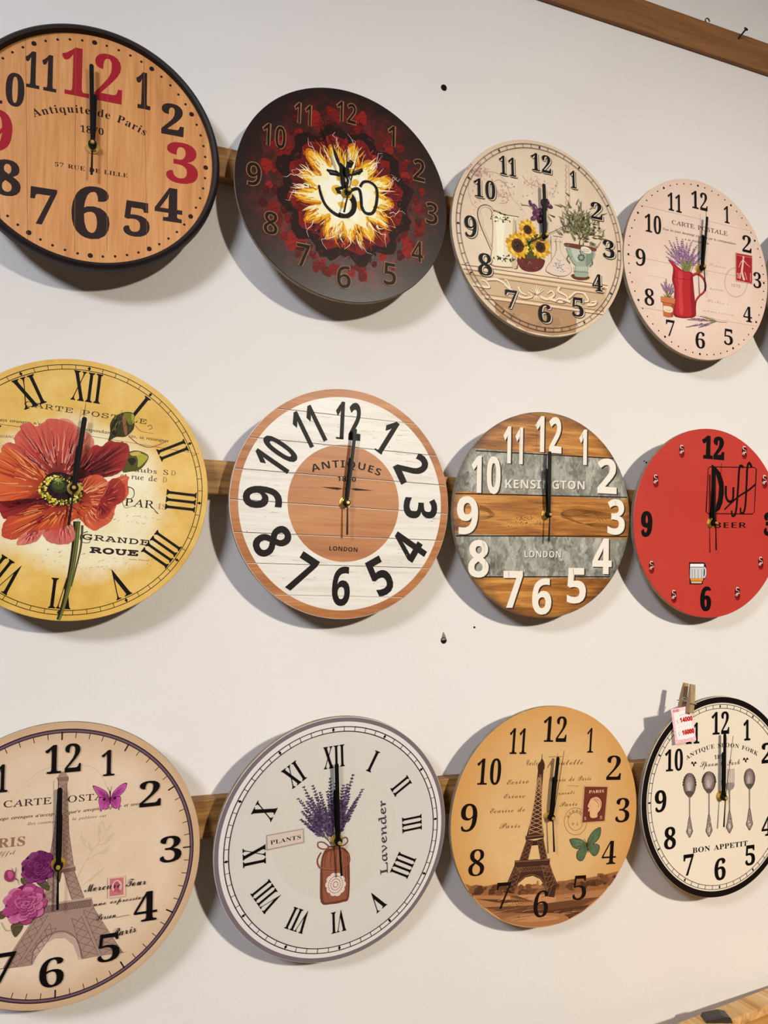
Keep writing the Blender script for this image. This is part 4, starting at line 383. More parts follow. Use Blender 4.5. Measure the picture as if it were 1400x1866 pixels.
('n',87,'B','10',-1,-1108,420,-756,703),('n',87,'B','11',-1,-677,836,-397,1125),('n',88,'B','12',1,-144,1005,205,1283),('n',88,'B','1',1,543,854,654,1133),('n',88,'B','2',1,905,431,1113,706),('n',88,'B','3',1,1102,-155,1318,134),('n',88,'B','4',1,882,-706,1069,-436),('n',88,'B','5',1,503,-1149,705,-849),('n',88,'B','6',1,-97,-1305,122,-1022),('n',88,'B','7',1,-649,-1151,-448,-881),
('n',88,'B','8',1,-1079,-724,-852,-393),('n',88,'B','9',1,-1284,-192,-1086,131),('n',88,'B','10',1,-1119,426,-767,709),('n',88,'B','11',1,-688,842,-409,1131),('n',89,'B','12',0,-158,1013,190,1291),('n',89,'B','1',0,528,862,640,1141),('n',89,'B','2',0,890,440,1098,714),('n',89,'B','3',0,1087,-146,1302,143),('n',89,'B','4',0,868,-697,1054,-428),('n',89,'B','5',0,489,-1140,690,-840),
('n',89,'B','6',0,-111,-1296,108,-1013),('n',89,'B','7',0,-662,-1142,-461,-872),('n',89,'B','8',0,-1092,-716,-865,-384),('n',89,'B','9',0,-1297,-183,-1099,139),('n',89,'B','10',0,-1132,434,-780,717),('n',89,'B','11',0,-702,850,-423,1139),
]),
],
4:[
('plank_seams',[
('s',90,9,9,(-1194,834,1207,854)),('s',91,7,7,(-1194,825,1212,848)),('s',90,8,8,(-1463,-22,-159,-5,1478,29)),('s',91,6,6,(-1463,-31,-159,-14,1478,20)),('s',90,8,8,(-1215,-819,-170,-787,1235,-776)),('s',91,6,6,(-1215,-828,-170,-796,1235,-786)),
]),
('hour_dots',[
('dots',89,1405,20,13),
]),
('lettering',[
('t',92,'S','Senaie',-1,203,94,586,101,93,0),('t',92,'S','sremances',-1,-1074,-290,-674,-276,64,0),('t',92,'S','hearns',-1,220,-308,546,-289,92,0),('t',92,'S','Herbes s',-1,141,-518,629,-506,84,0),('t',92,'S','numeraison',-1,76,-687,737,-675,73,0),
('s',92,5,5,(1040,-48,1034,-100,1018,-152,992,-201,959,-245,919,-283,873,-314,824,-335,774,-346,725,-348,678,-339,636,-320,599,-292,570,-256,550,-214,539,-166,538,-116,547,-64,565,-14,592,34,627,77,668,113,714,141,764,160,814,170,863,169,910,157,951,136,986,105,1014,67,1032,22,1040,-27,1040,-48)),
('s',92,5,5,(1028,-50,1022,-100,1007,-149,983,-195,951,-238,912,-274,869,-303,823,-323,775,-334,728,-335,683,-327,643,-309,608,-282,581,-248,561,-208,551,-163,550,-115,558,-66,575,-17,601,28,635,69,674,103,718,130,765,149,813,157,860,156,904,145,943,125,977,96,1003,60,1020,17,1028,-30,1028,-50)),('t',92,'G','1070',-1,671,-180,886,-173,75,0),('t',93,'J','CARTE POSTALE',1,-538,650,640,676,102,0),
('t',94,'I',"Tous les jours davantage s'attacher par la correspondance",1,-732,521,800,551,54,0),('t',94,'I','a sa precieuse vie.',1,-284,434,241,449,51,0),
]),
('red_jug_picture',[
('stalk',21,-331,-80,-456,448,28,9,45,(95,96,97,98,99),100,8),('stalk',22,-260,-68,-334,434,28,9,45,(95,96,97,98,99),100,8),('stalk',23,-334,-80,-601,361,28,9,45,(95,96,97,98,99),100,8),('stalk',24,-272,-70,-686,264,28,9,45,(95,96,97,98,99),100,8),('stalk',25,-329,-80,-153,413,29,9,45,(95,96,97,98,99),100,8),('stalk',26,-326,-79,-36,383,29,9,45,(95,96,97,98,99),100,8),
('stalk',27,-273,-70,9,290,29,9,45,(95,96,97,98,99),100,8),('stalk',28,-210,-59,-665,169,28,9,45,(95,96,97,98,99),100,8),('stalk',29,-320,-78,-513,346,28,9,45,(95,96,97,98,99),100,8),('stalk',30,-305,-76,-244,385,28,9,45,(95,96,97,98,99),100,8),('stalk',31,-241,-65,-398,299,28,9,45,(95,96,97,98,99),100,8),('stalk',32,-191,-56,-105,312,29,9,45,(95,96,97,98,99),100,8),
('stalk',33,-249,-66,37,194,29,9,45,(95,96,97,98,99),100,8),('stalk',34,-278,-71,-659,89,28,9,45,(95,96,97,98,99),100,8),('stalk',35,-186,-55,-291,245,28,9,45,(95,96,97,98,99),100,8),('stalk',36,-333,-80,-179,192,28,9,45,(95,96,97,98,99),100,8),('stalk',37,-205,-58,-558,233,28,9,45,(95,96,97,98,99),100,8),('stalk',38,-294,-74,-470,177,28,9,45,(95,96,97,98,99),100,8),
('stalk',39,-317,-78,-65,212,29,9,45,(95,96,97,98,99),100,8),('stalk',40,-321,-78,-356,397,28,9,45,(95,96,97,98,99),100,8),('blades',41,24,(101,102,103),-246,-93,65,-237,100,152,51,6,10),('S',104,45,29,(-134,-132,-58,-88,44,-108,111,-179,133,-267,97,-364,-7,-454,-76,-555,-90,-712)),('S',105,31,18,(-134,-128,-58,-85,44,-104,107,-176,128,-268,90,-362,-11,-451,-81,-556)),
('P',106,(-627,40,-561,38,-473,-19,-318,-83,-149,-82,-128,-182,-110,-379,-78,-665,-84,-792,-215,-844,-394,-867,-530,-837,-524,-625,-510,-407,-553,-271,-529,-87,-566,-17)),('P',107,(-605,30,-550,22,-473,-37,-322,-98,-183,-97,-184,-210,-188,-482,-170,-805,-349,-840,-482,-815,-480,-618,-466,-400,-509,-263,-491,-98)),('P',108,(-430,-124,-341,-136,-355,-418,-337,-776,-415,-769,-422,-429)),
('S',109,8,8,(-541,-211,-386,-229,-135,-201)),('S',110,10,10,(-526,-822,-394,-859,-91,-793)),
]),
('flowerpot_picture',[
('stalk',42,-656,-556,-674,-282,22,6,50,(95,96,97,98,99),100,8),('stalk',43,-623,-551,-740,-391,22,6,50,(95,96,97,98,99),100,8),('stalk',44,-665,-557,-609,-352,22,6,50,(95,96,97,98,99),100,8),('stalk',45,-638,-553,-773,-370,22,6,50,(95,96,97,98,99),100,8),('stalk',46,-635,-553,-554,-343,22,6,50,(95,96,97,98,99),100,8),('stalk',47,-652,-555,-521,-391,22,6,50,(95,96,97,98,99),100,8),
('stalk',48,-641,-554,-707,-332,22,6,50,(95,96,97,98,99),100,8),('stalk',49,-672,-559,-511,-443,22,6,50,(95,96,97,98,99),100,8),('blades',50,30,(111,112,113),-644,-599,30,-628,-507,115,69,14,2),('p',114,(-747,-650,-513,-650,-544,-874,-636,-897,-732,-884)),('p',115,(-785,-573,-497,-570,-506,-658,-778,-660)),('p',116,(-568,-658,-513,-655,-544,-874,-592,-885)),('s',117,8,8,(-778,-664,-511,-662)),
('P',118,(-726,-724,-558,-728,-574,-807,-718,-806)),('t',119,'I','Lavande',0,-701,-791,-587,-791,36,0),('stalk',51,355,-815,-249,-874,24,9,50,(95,96,97,98,99),100,10),('stalk',52,355,-815,-273,-1000,24,9,50,(95,96,97,98,99),100,10),('stalk',53,355,-815,-10,-966,24,9,50,(95,96,97,98,99),100,10),('stalk',54,355,-815,-170,-841,24,9,50,(95,96,97,98,99),100,10),
('S',120,10,4,(11,-778,355,-815,576,-802)),('s',121,8,2,(239,-807,125,-758)),('s',121,8,2,(239,-807,124,-852)),('s',121,8,2,(308,-815,194,-766)),('s',121,8,2,(308,-815,192,-861)),('s',121,8,2,(171,-798,57,-750)),('s',121,8,2,(171,-798,56,-844)),('s',121,8,2,(355,-817,240,-768)),('s',121,8,2,(355,-817,238,-863)),
]),
('postage_stamp_picture',[
('p',122,(778,419,1156,434,1144,-65,773,-70)),('p',123,(792,409,1143,420,1132,-56,785,-56)),('e',124,952,365,21,26,0),('S',124,34,47,(949,337,930,220,915,104,961,-29)),('S',124,15,6,(939,316,882,249,845,168)),('S',124,15,6,(956,309,1027,256,1092,221)),('s',124,11,11,(891,100,865,-26)),('s',124,11,11,(976,115,1022,-10)),('n',124,'B','10',0,804,-17,887,76),('s',124,9,9,(1104,118,1096,-26)),
('s',125,9,9,(801,376,1140,389)),
]),
('numerals',[
('n',89,'B','12',-1,-143,1006,191,1305),('n',89,'B','1',-2,544,890,661,1180),('n',89,'B','2',-2,937,466,1134,757),('n',89,'B','3',-2,1168,-115,1340,159),('n',89,'B','4',-2,932,-727,1122,-467),('n',89,'B','5',-2,509,-1177,694,-911),('n',89,'B','6',-2,-90,-1313,103,-1039),('n',89,'B','7',-2,-684,-1194,-515,-934),('n',89,'B','8',-2,-1101,-760,-916,-488),('n',89,'B','9',-2,-1270,-150,-1081,125),
('n',89,'B','10',-1,-1086,427,-767,727),('n',89,'B','11',-1,-628,871,-349,1168),
]),
],
5:[
('lettering',[
('t',126,'T','CARTE POSTALE',0,-635,866,715,863,100,0),('s',127,5,4,(-909,620,142,628,1347,596)),('t',126,'J',"ays etrangers n'accep",1,-850,656,-319,680,49,0),('t',126,'J','correspondance',1,-69,684,386,684,51,0),('t',126,'J','cto, se renseigner',1,524,680,985,684,50,0),('t',126,'G','INDANCE',-1,-859,471,-660,487,42,0),('t',128,'J','aubs S',1,634,282,1037,294,81,0),
('t',129,'J','D',1,1049,296,1111,296,83,0),('t',130,'J','et rue de',1,486,188,911,198,88,0),('t',129,'J','D',1,965,199,1019,201,90,0),('t',131,'J','PAR',1,574,-130,911,-128,132,0),('S',131,13,5,(548,99,639,73,649,-19,567,-66)),('S',131,9,4,(893,-130,953,-185,905,-157)),('S',131,7,4,(534,-88,577,-157,661,-120)),('t',132,'J','IS',1,946,-124,1055,-124,89,0),
('t',133,'T','GRANDE',2,144,-567,905,-567,107,0),('S',133,10,5,(201,-474,130,-518,147,-597,232,-598,225,-544,184,-548)),('t',134,'T','ROUE',6,245,-710,796,-700,104,0),('dashes',55,10,(135,136),772,-247,190,14,5,14,43,35,20),('dashes',56,10,(135,136),682,-312,269,14,5,14,43,35,20),('dashes',57,10,(135,136),-152,-734,390,14,5,14,41,35,20),('dashes',58,10,(135,136),418,-743,579,14,5,14,42,35,20),
('dashes',59,10,(135,136),374,-801,594,14,5,14,42,35,20),('dashes',60,10,(135,136),279,-860,660,14,5,14,42,35,20),('dashes',61,10,(135,136),359,-897,479,14,5,14,42,35,20),('dashes',62,10,(135,136),-769,383,83,13,5,13,40,35,20),('dashes',63,10,(135,136),-795,335,83,13,5,13,40,35,20),('t',136,'S','comme moment',0,679,-755,908,-752,44,0),('S',137,13,7,(517,694,632,617,777,596,931,680,947,702)),
('S',138,11,5,(572,835,650,771,795,765)),('S',139,7,7,(714,838,748,862,770,828,736,803)),
]),
('track_and_numerals',[
('track',89,1413,26,8,6,36),('R',89,'B','XII',-1,360,1020,1370,320,0),('R',89,'B','I',-1,30,1020,1370,85,0),('R',89,'B','II',-1,60,1020,1370,160,0),('R',89,'B','III',-1,90,1020,1370,245,0),('R',89,'B','IIII',-1,120,1020,1370,320,0),('R',89,'B','V',-1,150,1020,1370,190,0),('R',89,'B','VI',-1,180,1020,1370,235,0),('R',89,'B','VII',-1,210,1020,1370,310,0),('R',89,'B','XI',-1,330,1020,1370,250,0),
('R',89,'B','X',-1,300,1020,1370,220,0),('R',89,'B','IX',-1,270,1020,1370,250,0),('R',89,'B','VIII',-1,240,1020,1370,380,0),
]),
('poppy_picture',[
('S',140,78,41,(71,-371,81,-577,79,-846,62,-1150,34,-1365,7,-1495)),('S',141,15,5,(49,-382,58,-579,56,-848,44,-1152,24,-1365,1,-1495)),('S',142,10,5,(88,-378,98,-575,96,-845,75,-1149,47,-1364,17,-1495)),('S',143,14,5,(102,-376,111,-574,109,-843,85,-1148,55,-1363,22,-1495)),('S',144,12,5,(75,-379,85,-577,83,-846,64,-1150,39,-1364,12,-1495)),
('S',145,7,5,(65,-380,75,-578,73,-847,57,-1151,34,-1365,8,-1495)),('S',146,27,10,(134,-409,146,-660,119,-932,99,-1112)),('P',147,(300,598,312,691,299,807,344,902,450,971,543,967,564,871,561,776,483,679,380,660)),('P',148,(435,955,540,959,561,871,520,827,459,893)),('P',149,(522,960,552,945,562,862,536,867)),('P',137,(422,906,457,911,499,729,473,706)),('P',150,(321,795,373,879,385,693,333,694)),
('dashes',64,24,(151,152,142),433,813,99,99,7,36,90,75,20),('P',153,(498,264,496,409,539,500,641,535,763,494,748,403,683,311,581,275)),('P',154,(608,510,753,487,734,414,663,338,652,431)),('P',155,(539,415,598,442,633,410,591,347)),('P',156,(557,493,642,524,680,501,595,464)),
('f',(-132,12),(65,404,61,514,141,489,147,582,69,663,-38,711,-148,786,-248,780,-141,723,-22,575,7,322),157,158,159,30,(160,161,162),2,15,1.0,0.45),
('f',(-161,45),(-757,287,-799,370,-728,434,-670,424,-688,502,-634,591,-648,634,-549,686,-472,653,-391,729,-353,763,-213,767,-91,731,-31,648,20,646,61,514,28,289,-22,136,-251,105,-445,223,-603,327),163,164,165,170,(166,167,104,168,169,170,171),3,14,1.0,0.25),
('f',(-220,-17),(-930,156,-897,267,-806,298,-784,372,-688,368,-603,327,-427,208,-318,115,-305,8,-395,-57,-505,-213,-636,-317,-734,-293,-870,-204,-924,-19),172,173,174,90,(175,176,177,178),4,15,1.0,0.25),('f',(-207,-123),(-771,-245,-638,-300,-464,-155,-313,-65,-266,-184,-411,-326,-624,-421,-706,-395),179,180,181,40,(182,183,184),5,14,1.0,0.25),
('f',(-15,82),(20,214,65,404,153,528,239,531,316,608,387,603,473,612,540,566,537,434,493,278,364,186,195,164,69,74),185,186,162,110,(187,188,189,190,191),6,17,1.0,0.25),('f',(38,-93),(72,56,128,155,260,191,372,123,467,200,574,214,567,120,593,49,566,-57,474,-142,459,-263,432,-331,346,-408,266,-453,158,-397,70,-289,28,-149),192,193,194,90,(195,196,109,197,198),7,16,1.0,0.25),
('f',(296,-117),(370,132,470,173,550,81,550,-68,455,-153,399,-270,318,-316,270,-193),199,200,201,36,(202,203),8,12,1.0,0.25),('f',(-87,-307),(-272,-542,-180,-497,26,-421,66,-588,-47,-647,-193,-632),204,205,206,40,(207,208),9,14,1.0,0.25),('f',(-343,-496),(-514,-699,-498,-610,-388,-519,-268,-506,-311,-626,-402,-676),209,210,211,34,(212,213),10,13,1.0,0.25),
('f',(-52,-177),(-679,-611,-678,-497,-628,-386,-518,-374,-420,-256,-342,-229,-209,-249,-33,-202,96,-150,217,-172,146,-299,36,-356,-22,-435,-163,-495,-276,-507,-418,-540,-534,-640,-629,-641),214,215,216,120,(217,218,219,220,221),11,16,1.0,0.25),('P',222,(-316,97,-208,165,-57,149,34,88,99,-31,61,-145,-98,-209,-264,-202,-343,-86)),('rays',65,40,(223,224,225),-139,-7,258,198,0,100,14),
('beads',66,150,(226,227,228,229,230,231),-131,-38,220,158,72,108,9,19,0),('e',232,-160,5,89,79,0),('e',233,-172,22,65,55,0),('s',234,14,3,(-178,75,-109,84)),('s',234,14,3,(-178,75,-125,44)),('s',234,14,3,(-178,75,-172,22)),('s',234,14,3,(-178,75,-222,31)),('s',234,14,3,(-178,75,-246,66)),('s',234,14,3,(-178,75,-231,106)),('s',234,14,3,(-178,75,-184,129)),('s',234,14,3,(-178,75,-134,119)),
]),
],
6:[
('seams_and_distress',[
('s',235,8,8,(-948,1139,950,1140)),('s',236,6,6,(-948,1130,955,1137)),('s',235,8,8,(-1281,740,1288,738)),('s',236,6,6,(-1281,732,1292,731)),('s',235,8,8,(-1446,335,1444,343)),('s',236,6,6,(-1448,327,1446,334)),('s',235,8,8,(-1483,-46,1484,-42)),('s',236,6,6,(-1483,-55,1483,-51)),('s',235,8,8,(-1415,-449,1425,-414)),('s',236,6,6,(-1412,-456,1423,-422)),('s',235,8,8,(-1236,-822,1252,-797)),
('s',236,6,6,(-1232,-827,1248,-804)),('s',235,8,8,(-869,-1203,873,-1201)),('s',236,6,6,(-865,-1206,869,-1204)),('dashes',67,12,(237,238,239),0,1070,216,216,5,23,159,0,3),('dashes',68,12,(237,238,239),535,927,222,222,5,23,164,0,3),('dashes',69,12,(237,238,239),927,535,226,226,5,24,167,0,3),('dashes',70,12,(237,238,239),1070,0,227,227,5,24,167,0,3),
('dashes',71,12,(237,238,239),927,-535,224,224,5,24,165,0,3),('dashes',72,12,(237,238,239),535,-927,218,218,5,23,161,0,3),('dashes',73,12,(237,238,239),0,-1070,211,211,4,22,156,0,3),('dashes',74,12,(237,238,239),-535,-927,205,205,4,22,151,0,3),('dashes',75,12,(237,238,239),-927,-535,202,202,4,21,149,0,3),('dashes',76,12,(237,238,239),-1070,0,201,201,4,21,148,0,3),
('dashes',77,12,(237,238,239),-927,535,204,204,4,21,150,0,3),('dashes',78,12,(237,238,239),-535,927,210,210,4,22,154,0,3),
]),
('numerals',[
('R',240,'G','12',3,360,830,1330,350,0),('R',240,'G','1',3,30,830,1330,150,0),('R',240,'G','2',3,60,830,1330,270,0),('R',240,'G','3',3,90,830,1330,280,0),('R',240,'G','9',3,270,830,1330,280,0),('R',240,'G','10',3,300,830,1330,380,0),('R',240,'G','11',3,330,830,1330,330,0),('R',240,'G','4',3,120,820,1330,290,1),('R',240,'G','5',3,150,820,1330,270,1),('R',240,'G','6',3,180,820,1330,245,1),
('R',240,'G','7',3,210,820,1330,260,1),('R',240,'G','8',3,240,820,1330,280,1),('s',240,24,24,(-160,840,-60,840)),('s',240,24,24,(385,747,489,687)),
]),
('lettering',[
('a',240,'G','ANTIQUES',-1,36,-813,1276,-397,360,136),('t',240,'G','1870',0,-120,281,148,287,88,0),('t',240,'G','LONDON',0,-190,-620,213,-624,78,0),('p',241,(-337,186,-110,197,-33,185,-108,164)),('p',241,(398,192,145,205,66,194,146,174)),('s',241,16,16,(-5,183,41,184)),('beads',79,60,(242,243),0,0,1351,1351,66,100,2,7,0),
]),
],
7:[
('band_lines',[
('s',244,17,17,(-1145,849,1174,886)),('s',244,17,17,(-1451,238,1437,312)),('s',244,17,17,(-1430,-342,1443,-276)),('s',244,17,17,(-1162,-901,1133,-885)),
]),
('knot_grain_lines',[
('S',245,9,5,(1280,38,810,85,480,94,280,44,269,-19,407,-57,659,-112,916,-169,1177,-205)),('S',245,9,5,(1225,19,810,80,480,77,281,36,294,-18,427,-63,659,-112,916,-156,1177,-192)),('S',245,9,5,(1171,0,810,74,480,60,281,27,319,-18,447,-68,659,-112,916,-143,1177,-179)),('S',245,9,5,(1116,-19,810,69,480,43,281,19,344,-17,467,-74,659,-112,916,-130,1177,-166)),
('S',245,9,5,(1062,-38,810,63,481,26,281,11,368,-16,487,-80,659,-112,916,-117,1177,-153)),('S',245,9,5,(1008,-56,810,57,481,9,281,2,393,-15,507,-85,659,-112,916,-104,1177,-140)),('S',245,9,5,(955,-75,810,52,481,-8,281,-6,418,-14,528,-91,659,-112,915,-91,1176,-127)),('S',246,9,4,(-1073,95,-936,50,-831,-37,-933,-85,-1081,-111)),('S',246,9,4,(-1073,79,-935,38,-849,-38,-933,-77,-1081,-98)),
('S',246,9,4,(-1073,63,-935,26,-867,-39,-933,-69,-1081,-86)),('S',246,9,4,(-1072,47,-935,14,-886,-39,-933,-61,-1081,-74)),('S',246,9,4,(-1072,31,-935,2,-904,-40,-934,-53,-1082,-62)),('scatter',80,70,(247,),-325,-92,111,44,4,13,50,1),
]),
('lettering',[
('t',248,'G','KENSINGTON',0,-678,343,701,389,172,0),('t',248,'G','LONDON',-1,-342,-626,295,-620,132,0),('t',249,'G','KENSINGTON',0,-687,350,691,397,172,0),('t',249,'G','LONDON',-1,-352,-618,285,-612,131,0),
]),
('numerals',[
('n',250,'G','12',5,-171,886,276,1413),('n',250,'G','1',5,584,744,719,1269),('n',250,'G','2',5,912,338,1260,865),('n',250,'G','3',5,1101,-274,1416,260),('n',250,'G','4',5,837,-860,1184,-333),('n',250,'G','5',5,401,-1293,731,-774),('n',250,'G','6',5,-183,-1447,140,-928),('n',250,'G','7',5,-654,-1344,-342,-827),('n',250,'G','8',5,-1212,-924,-892,-401),('n',250,'G','9',5,-1402,-333,-1073,199),
('n',250,'G','10',5,-1188,244,-728,776),('n',250,'G','11',5,-691,691,-372,1219),('n',251,'G','12',4,-183,894,263,1420),('n',251,'G','1',4,571,752,706,1276),('n',251,'G','2',4,898,346,1246,873),('n',251,'G','3',4,1088,-266,1402,269),('n',251,'G','4',4,824,-852,1171,-324),('n',251,'G','5',4,388,-1284,718,-766),('n',251,'G','6',4,-195,-1439,127,-920),('n',251,'G','7',4,-665,-1336,-354,-819),
('n',251,'G','8',4,-1223,-916,-904,-394),('n',251,'G','9',4,-1413,-325,-1084,206),('n',251,'G','10',4,-1199,252,-739,783),('n',251,'G','11',4,-703,699,-384,1226),('n',252,'G','12',4,-193,899,253,1426),('n',252,'G','1',4,561,758,696,1282),('n',252,'G','2',4,888,352,1236,879),('n',252,'G','3',4,1078,-259,1391,275),('n',252,'G','4',4,814,-845,1161,-318),('n',252,'G','5',4,378,-1278,707,-760),
('n',252,'G','6',4,-205,-1432,117,-914),('n',252,'G','7',4,-675,-1329,-363,-813),('n',252,'G','8',4,-1232,-910,-913,-388),('n',252,'G','9',4,-1422,-319,-1093,212),('n',252,'G','10',4,-1208,257,-749,789),('n',252,'G','11',4,-712,704,-394,1231),('S',253,6,2,(-938,792,-928,741,-937,690)),('S',253,6,2,(-930,365,-920,315,-928,263)),('S',253,7,2,(-444,1218,-430,980,-435,741)),
('S',253,7,2,(615,1213,629,988,622,762)),('S',253,6,2,(-995,-436,-984,-512,-992,-587)),('S',253,6,2,(-974,-587,-962,-687,-970,-788)),('S',253,7,2,(-596,-825,-585,-906,-593,-988)),('S',253,7,2,(-177,1343,-164,1134,-170,924)),('S',253,7,2,(480,-773,491,-868,482,-963)),('S',253,7,2,(1211,253,1222,199,1213,144)),('S',253,6,2,(-1018,-407,-1008,-447,-1016,-487)),
]),
],
8:[
('numerals',[
('n',89,'B','12',17,-191,1010,263,1383),('n',89,'B','9',17,-1352,-262,-1134,136),('n',89,'B','6',17,-180,-1393,45,-1000),('n',89,'B','3',17,1122,-167,1333,220),
]),
('lettering',[
('s',254,15,15,(-29,887,905,937,942,912,911,209,870,177,-52,146,-90,170,-63,857,-29,887)),('p',254,(5,931,100,886,196,800,258,657,269,493,242,327,185,214,104,174,113,302,162,414,168,579,127,705,98,776,92,593,90,265,74,119,60,36,-33,33,-3,261,8,588)),('S',254,46,42,(307,605,310,440,371,360,454,392,462,595)),('s',254,29,29,(462,577,455,355)),
('S',254,46,34,(668,922,611,946,577,879,562,619,540,322,507,155,448,134,434,216)),('S',254,47,34,(843,933,793,1001,750,927,737,629,721,331,687,199,627,188,618,270)),('S',254,34,25,(934,668,777,557,585,454,396,316,284,222)),('t',254,'G','BEER',-2,55,-78,760,-53,131,0),
]),
('tin_can_print',[
('can',255,-595,1098,20),
]),
('tin_can_print',[
('can',255,680,1171,21),
]),
('tin_can_print',[
('can',255,-1087,607,20),
]),
('tin_can_print',[
('can',255,1124,722,22),
]),
('tin_can_print',[
('can',255,-1136,-713,19),
]),
('tin_can_print',[
('can',255,1065,-610,21),
]),
('tin_can_print',[
('can',255,-699,-1156,20),
]),
('tin_can_print',[
('can',255,581,-1106,21),
]),
('beer_mug_picture',[
('P',256,(-413,-649,-393,-631,-111,-629,-95,-656,-71,-682,-68,-844,-106,-890,-135,-935,-150,-967,-367,-969,-395,-938)),('p',257,(-392,-652,-118,-647,-122,-863,-135,-908,-373,-911,-392,-866)),('p',258,(-392,-652,-118,-647,-122,-692,-391,-697)),('p',259,(-387,-875,-125,-872,-135,-913,-373,-916)),('p',260,(-373,-923,-149,-921,-162,-953,-358,-955)),
('S',257,29,29,(-110,-701,-84,-737,-86,-827,-113,-866)),('s',261,8,8,(-350,-732,-346,-887)),('s',261,8,8,(-300,-731,-296,-887)),('s',261,8,8,(-231,-730,-228,-886)),('s',261,8,8,(-162,-729,-159,-885)),('s',262,8,8,(-387,-702,-122,-698)),
]),
],
9:[
('edge_ring',[
('r',263,1406,1418),('r',264,1418,1438),('r',265,1438,1452),
]),
('minute_ticks',[
('ticks',266,1377,46,29,16,8),
]),
('flourish_print',[
('S',267,9,5,(196,-185,286,-1,387,148,490,263)),('S',267,9,5,(353,98,247,184,226,331)),('S',267,9,5,(387,148,492,153,578,252)),('S',267,9,5,(421,180,400,346,451,413)),('S',267,9,5,(286,-1,441,69,528,131)),('S',267,9,5,(258,-266,360,-190,480,-108)),('e',268,246,220,57,16,-60),('e',268,317,139,57,16,-70),('e',268,418,308,57,16,-80),('e',268,491,172,57,16,30),('e',268,526,222,58,16,40),
('e',268,452,358,57,16,-70),('e',268,506,315,58,16,50),('e',268,411,-162,57,16,30),('e',268,360,-199,57,16,40),('e',268,476,65,57,16,25),
]),
('flourish_print',[
('S',269,5,4,(-322,928,-216,1007,-82,1048,88,1051,227,1038)),('S',269,5,4,(227,1038,350,990,441,872,478,776)),('S',269,5,3,(-363,896,-312,855,-322,910,-364,932)),
]),
('lettering',[
('t',270,'J','CARTE POSTA',1,-561,659,467,638,102,0),('t',270,'I',"ego etrengers a'accep",1,-597,528,-59,522,46,0),('t',270,'I',"que'e anvprisagopope et soes",1,81,522,853,537,47,0),('t',270,'I','Iles comme',0,-325,446,-55,441,43,0),('t',270,'I','a la publeire cat',0,72,446,489,445,43,0),('t',271,'B','PARIS',1,-828,249,-333,235,142,0),('t',272,'S','Effel',0,-602,158,-437,156,70,0),
]),
('tower_picture',[
('p',273,(-37,927,-16,966,1,986,47,982,60,948,76,925,77,885,67,853,70,601,98,310,130,73,161,-83,-104,-64,-89,137,-60,329,-40,595,-27,881)),('p',273,(-100,-65,14,-75,6,-283,-19,-411,-141,-402,-115,-248)),('p',273,(48,-80,161,-88,214,-242,270,-410,141,-409,86,-241)),
('p',273,(-176,-449,351,-431,394,-572,458,-689,548,-837,630,-958,703,-1069,448,-1052,259,-1060,254,-957,186,-822,82,-752,-19,-745,-134,-795,-222,-893,-243,-1028,-526,-1020,-458,-887,-350,-716,-240,-552)),('p',274,(-221,-910,-206,-861,-131,-791,-19,-745,82,-756,182,-825,236,-918,262,-1038,225,-1040,170,-890,84,-805,-18,-792,-116,-833,-188,-916,-226,-1027,-246,-1027)),
('p',275,(-120,-62,175,-54,177,-103,-116,-107)),('p',276,(-117,-54,175,-47,176,-61,-117,-71)),('p',277,(-191,-412,351,-418,353,-512,-183,-509)),('p',276,(-197,-407,351,-411,351,-429,-194,-429)),('p',278,(-45,928,78,928,79,881,-27,881)),('lattice',279,(-23,862,-55,328,62,854,98,310),9,5),('lattice',279,(-60,329,-100,-56,4,321,22,-55),6,5),('lattice',279,(38,317,56,-59,98,310,159,-73),6,5),
('lattice',279,(-100,-91,-141,-402,7,-106,-19,-420),4,5),('lattice',279,(57,-104,145,-400,161,-109,270,-401),4,5),('lattice',279,(-183,-518,-518,-1013,-91,-532,-389,-1019),6,5),('lattice',279,(-72,-622,-357,-1007,-4,-686,-243,-1010),6,5),('lattice',279,(264,-534,466,-1046,367,-523,685,-1057),6,5),('lattice',279,(146,-604,276,-1049,249,-602,431,-1040),5,5),
('lattice',279,(-168,-439,345,-439,-167,-506,346,-507),18,5),('S',279,9,9,(-243,-1028,-222,-876,-126,-770,-3,-721,116,-749,212,-853,263,-1046)),('s',280,7,3,(-550,-1016,-243,-1031)),('s',281,5,4,(225,-1049,729,-1059)),
]),
('butterfly_picture',[
('P',282,(507,663,480,721,408,774,333,803,360,733,410,664,500,618)),('f',(519,640),(499,668,474,720,410,768,343,794,366,731,412,669,492,627),283,284,285,16,(286,287,288,289),21,5,0.3,0.25),('P',282,(531,660,568,730,639,786,699,795,679,719,627,665,539,614)),('f',(519,640),(539,665,572,728,636,778,691,786,673,718,625,670,546,623),283,284,285,16,(286,287,288,289),21,5,0.3,0.25),
('P',282,(508,635,431,671,397,642,409,564,423,507,452,537,493,527,518,579)),('f',(519,640),(503,630,433,662,402,636,413,566,426,515,452,542,489,533,512,580),283,284,285,16,(286,287,288,289),21,5,0.3,0.25),('P',282,(531,638,620,660,638,612,625,549,619,500,597,532,572,527,525,578)),
('f',(519,640),(537,632,617,652,634,609,622,552,616,508,597,536,574,532,532,578),283,284,285,16,(286,287,288,289),21,5,0.3,0.25),('e',290,458,639,16,16,0),('e',290,570,642,16,16,0),('S',291,16,7,(517,726,520,662,518,588)),('s',292,4,4,(515,717,487,775)),('s',292,4,4,(520,717,535,774)),
]),
('roses_picture',[
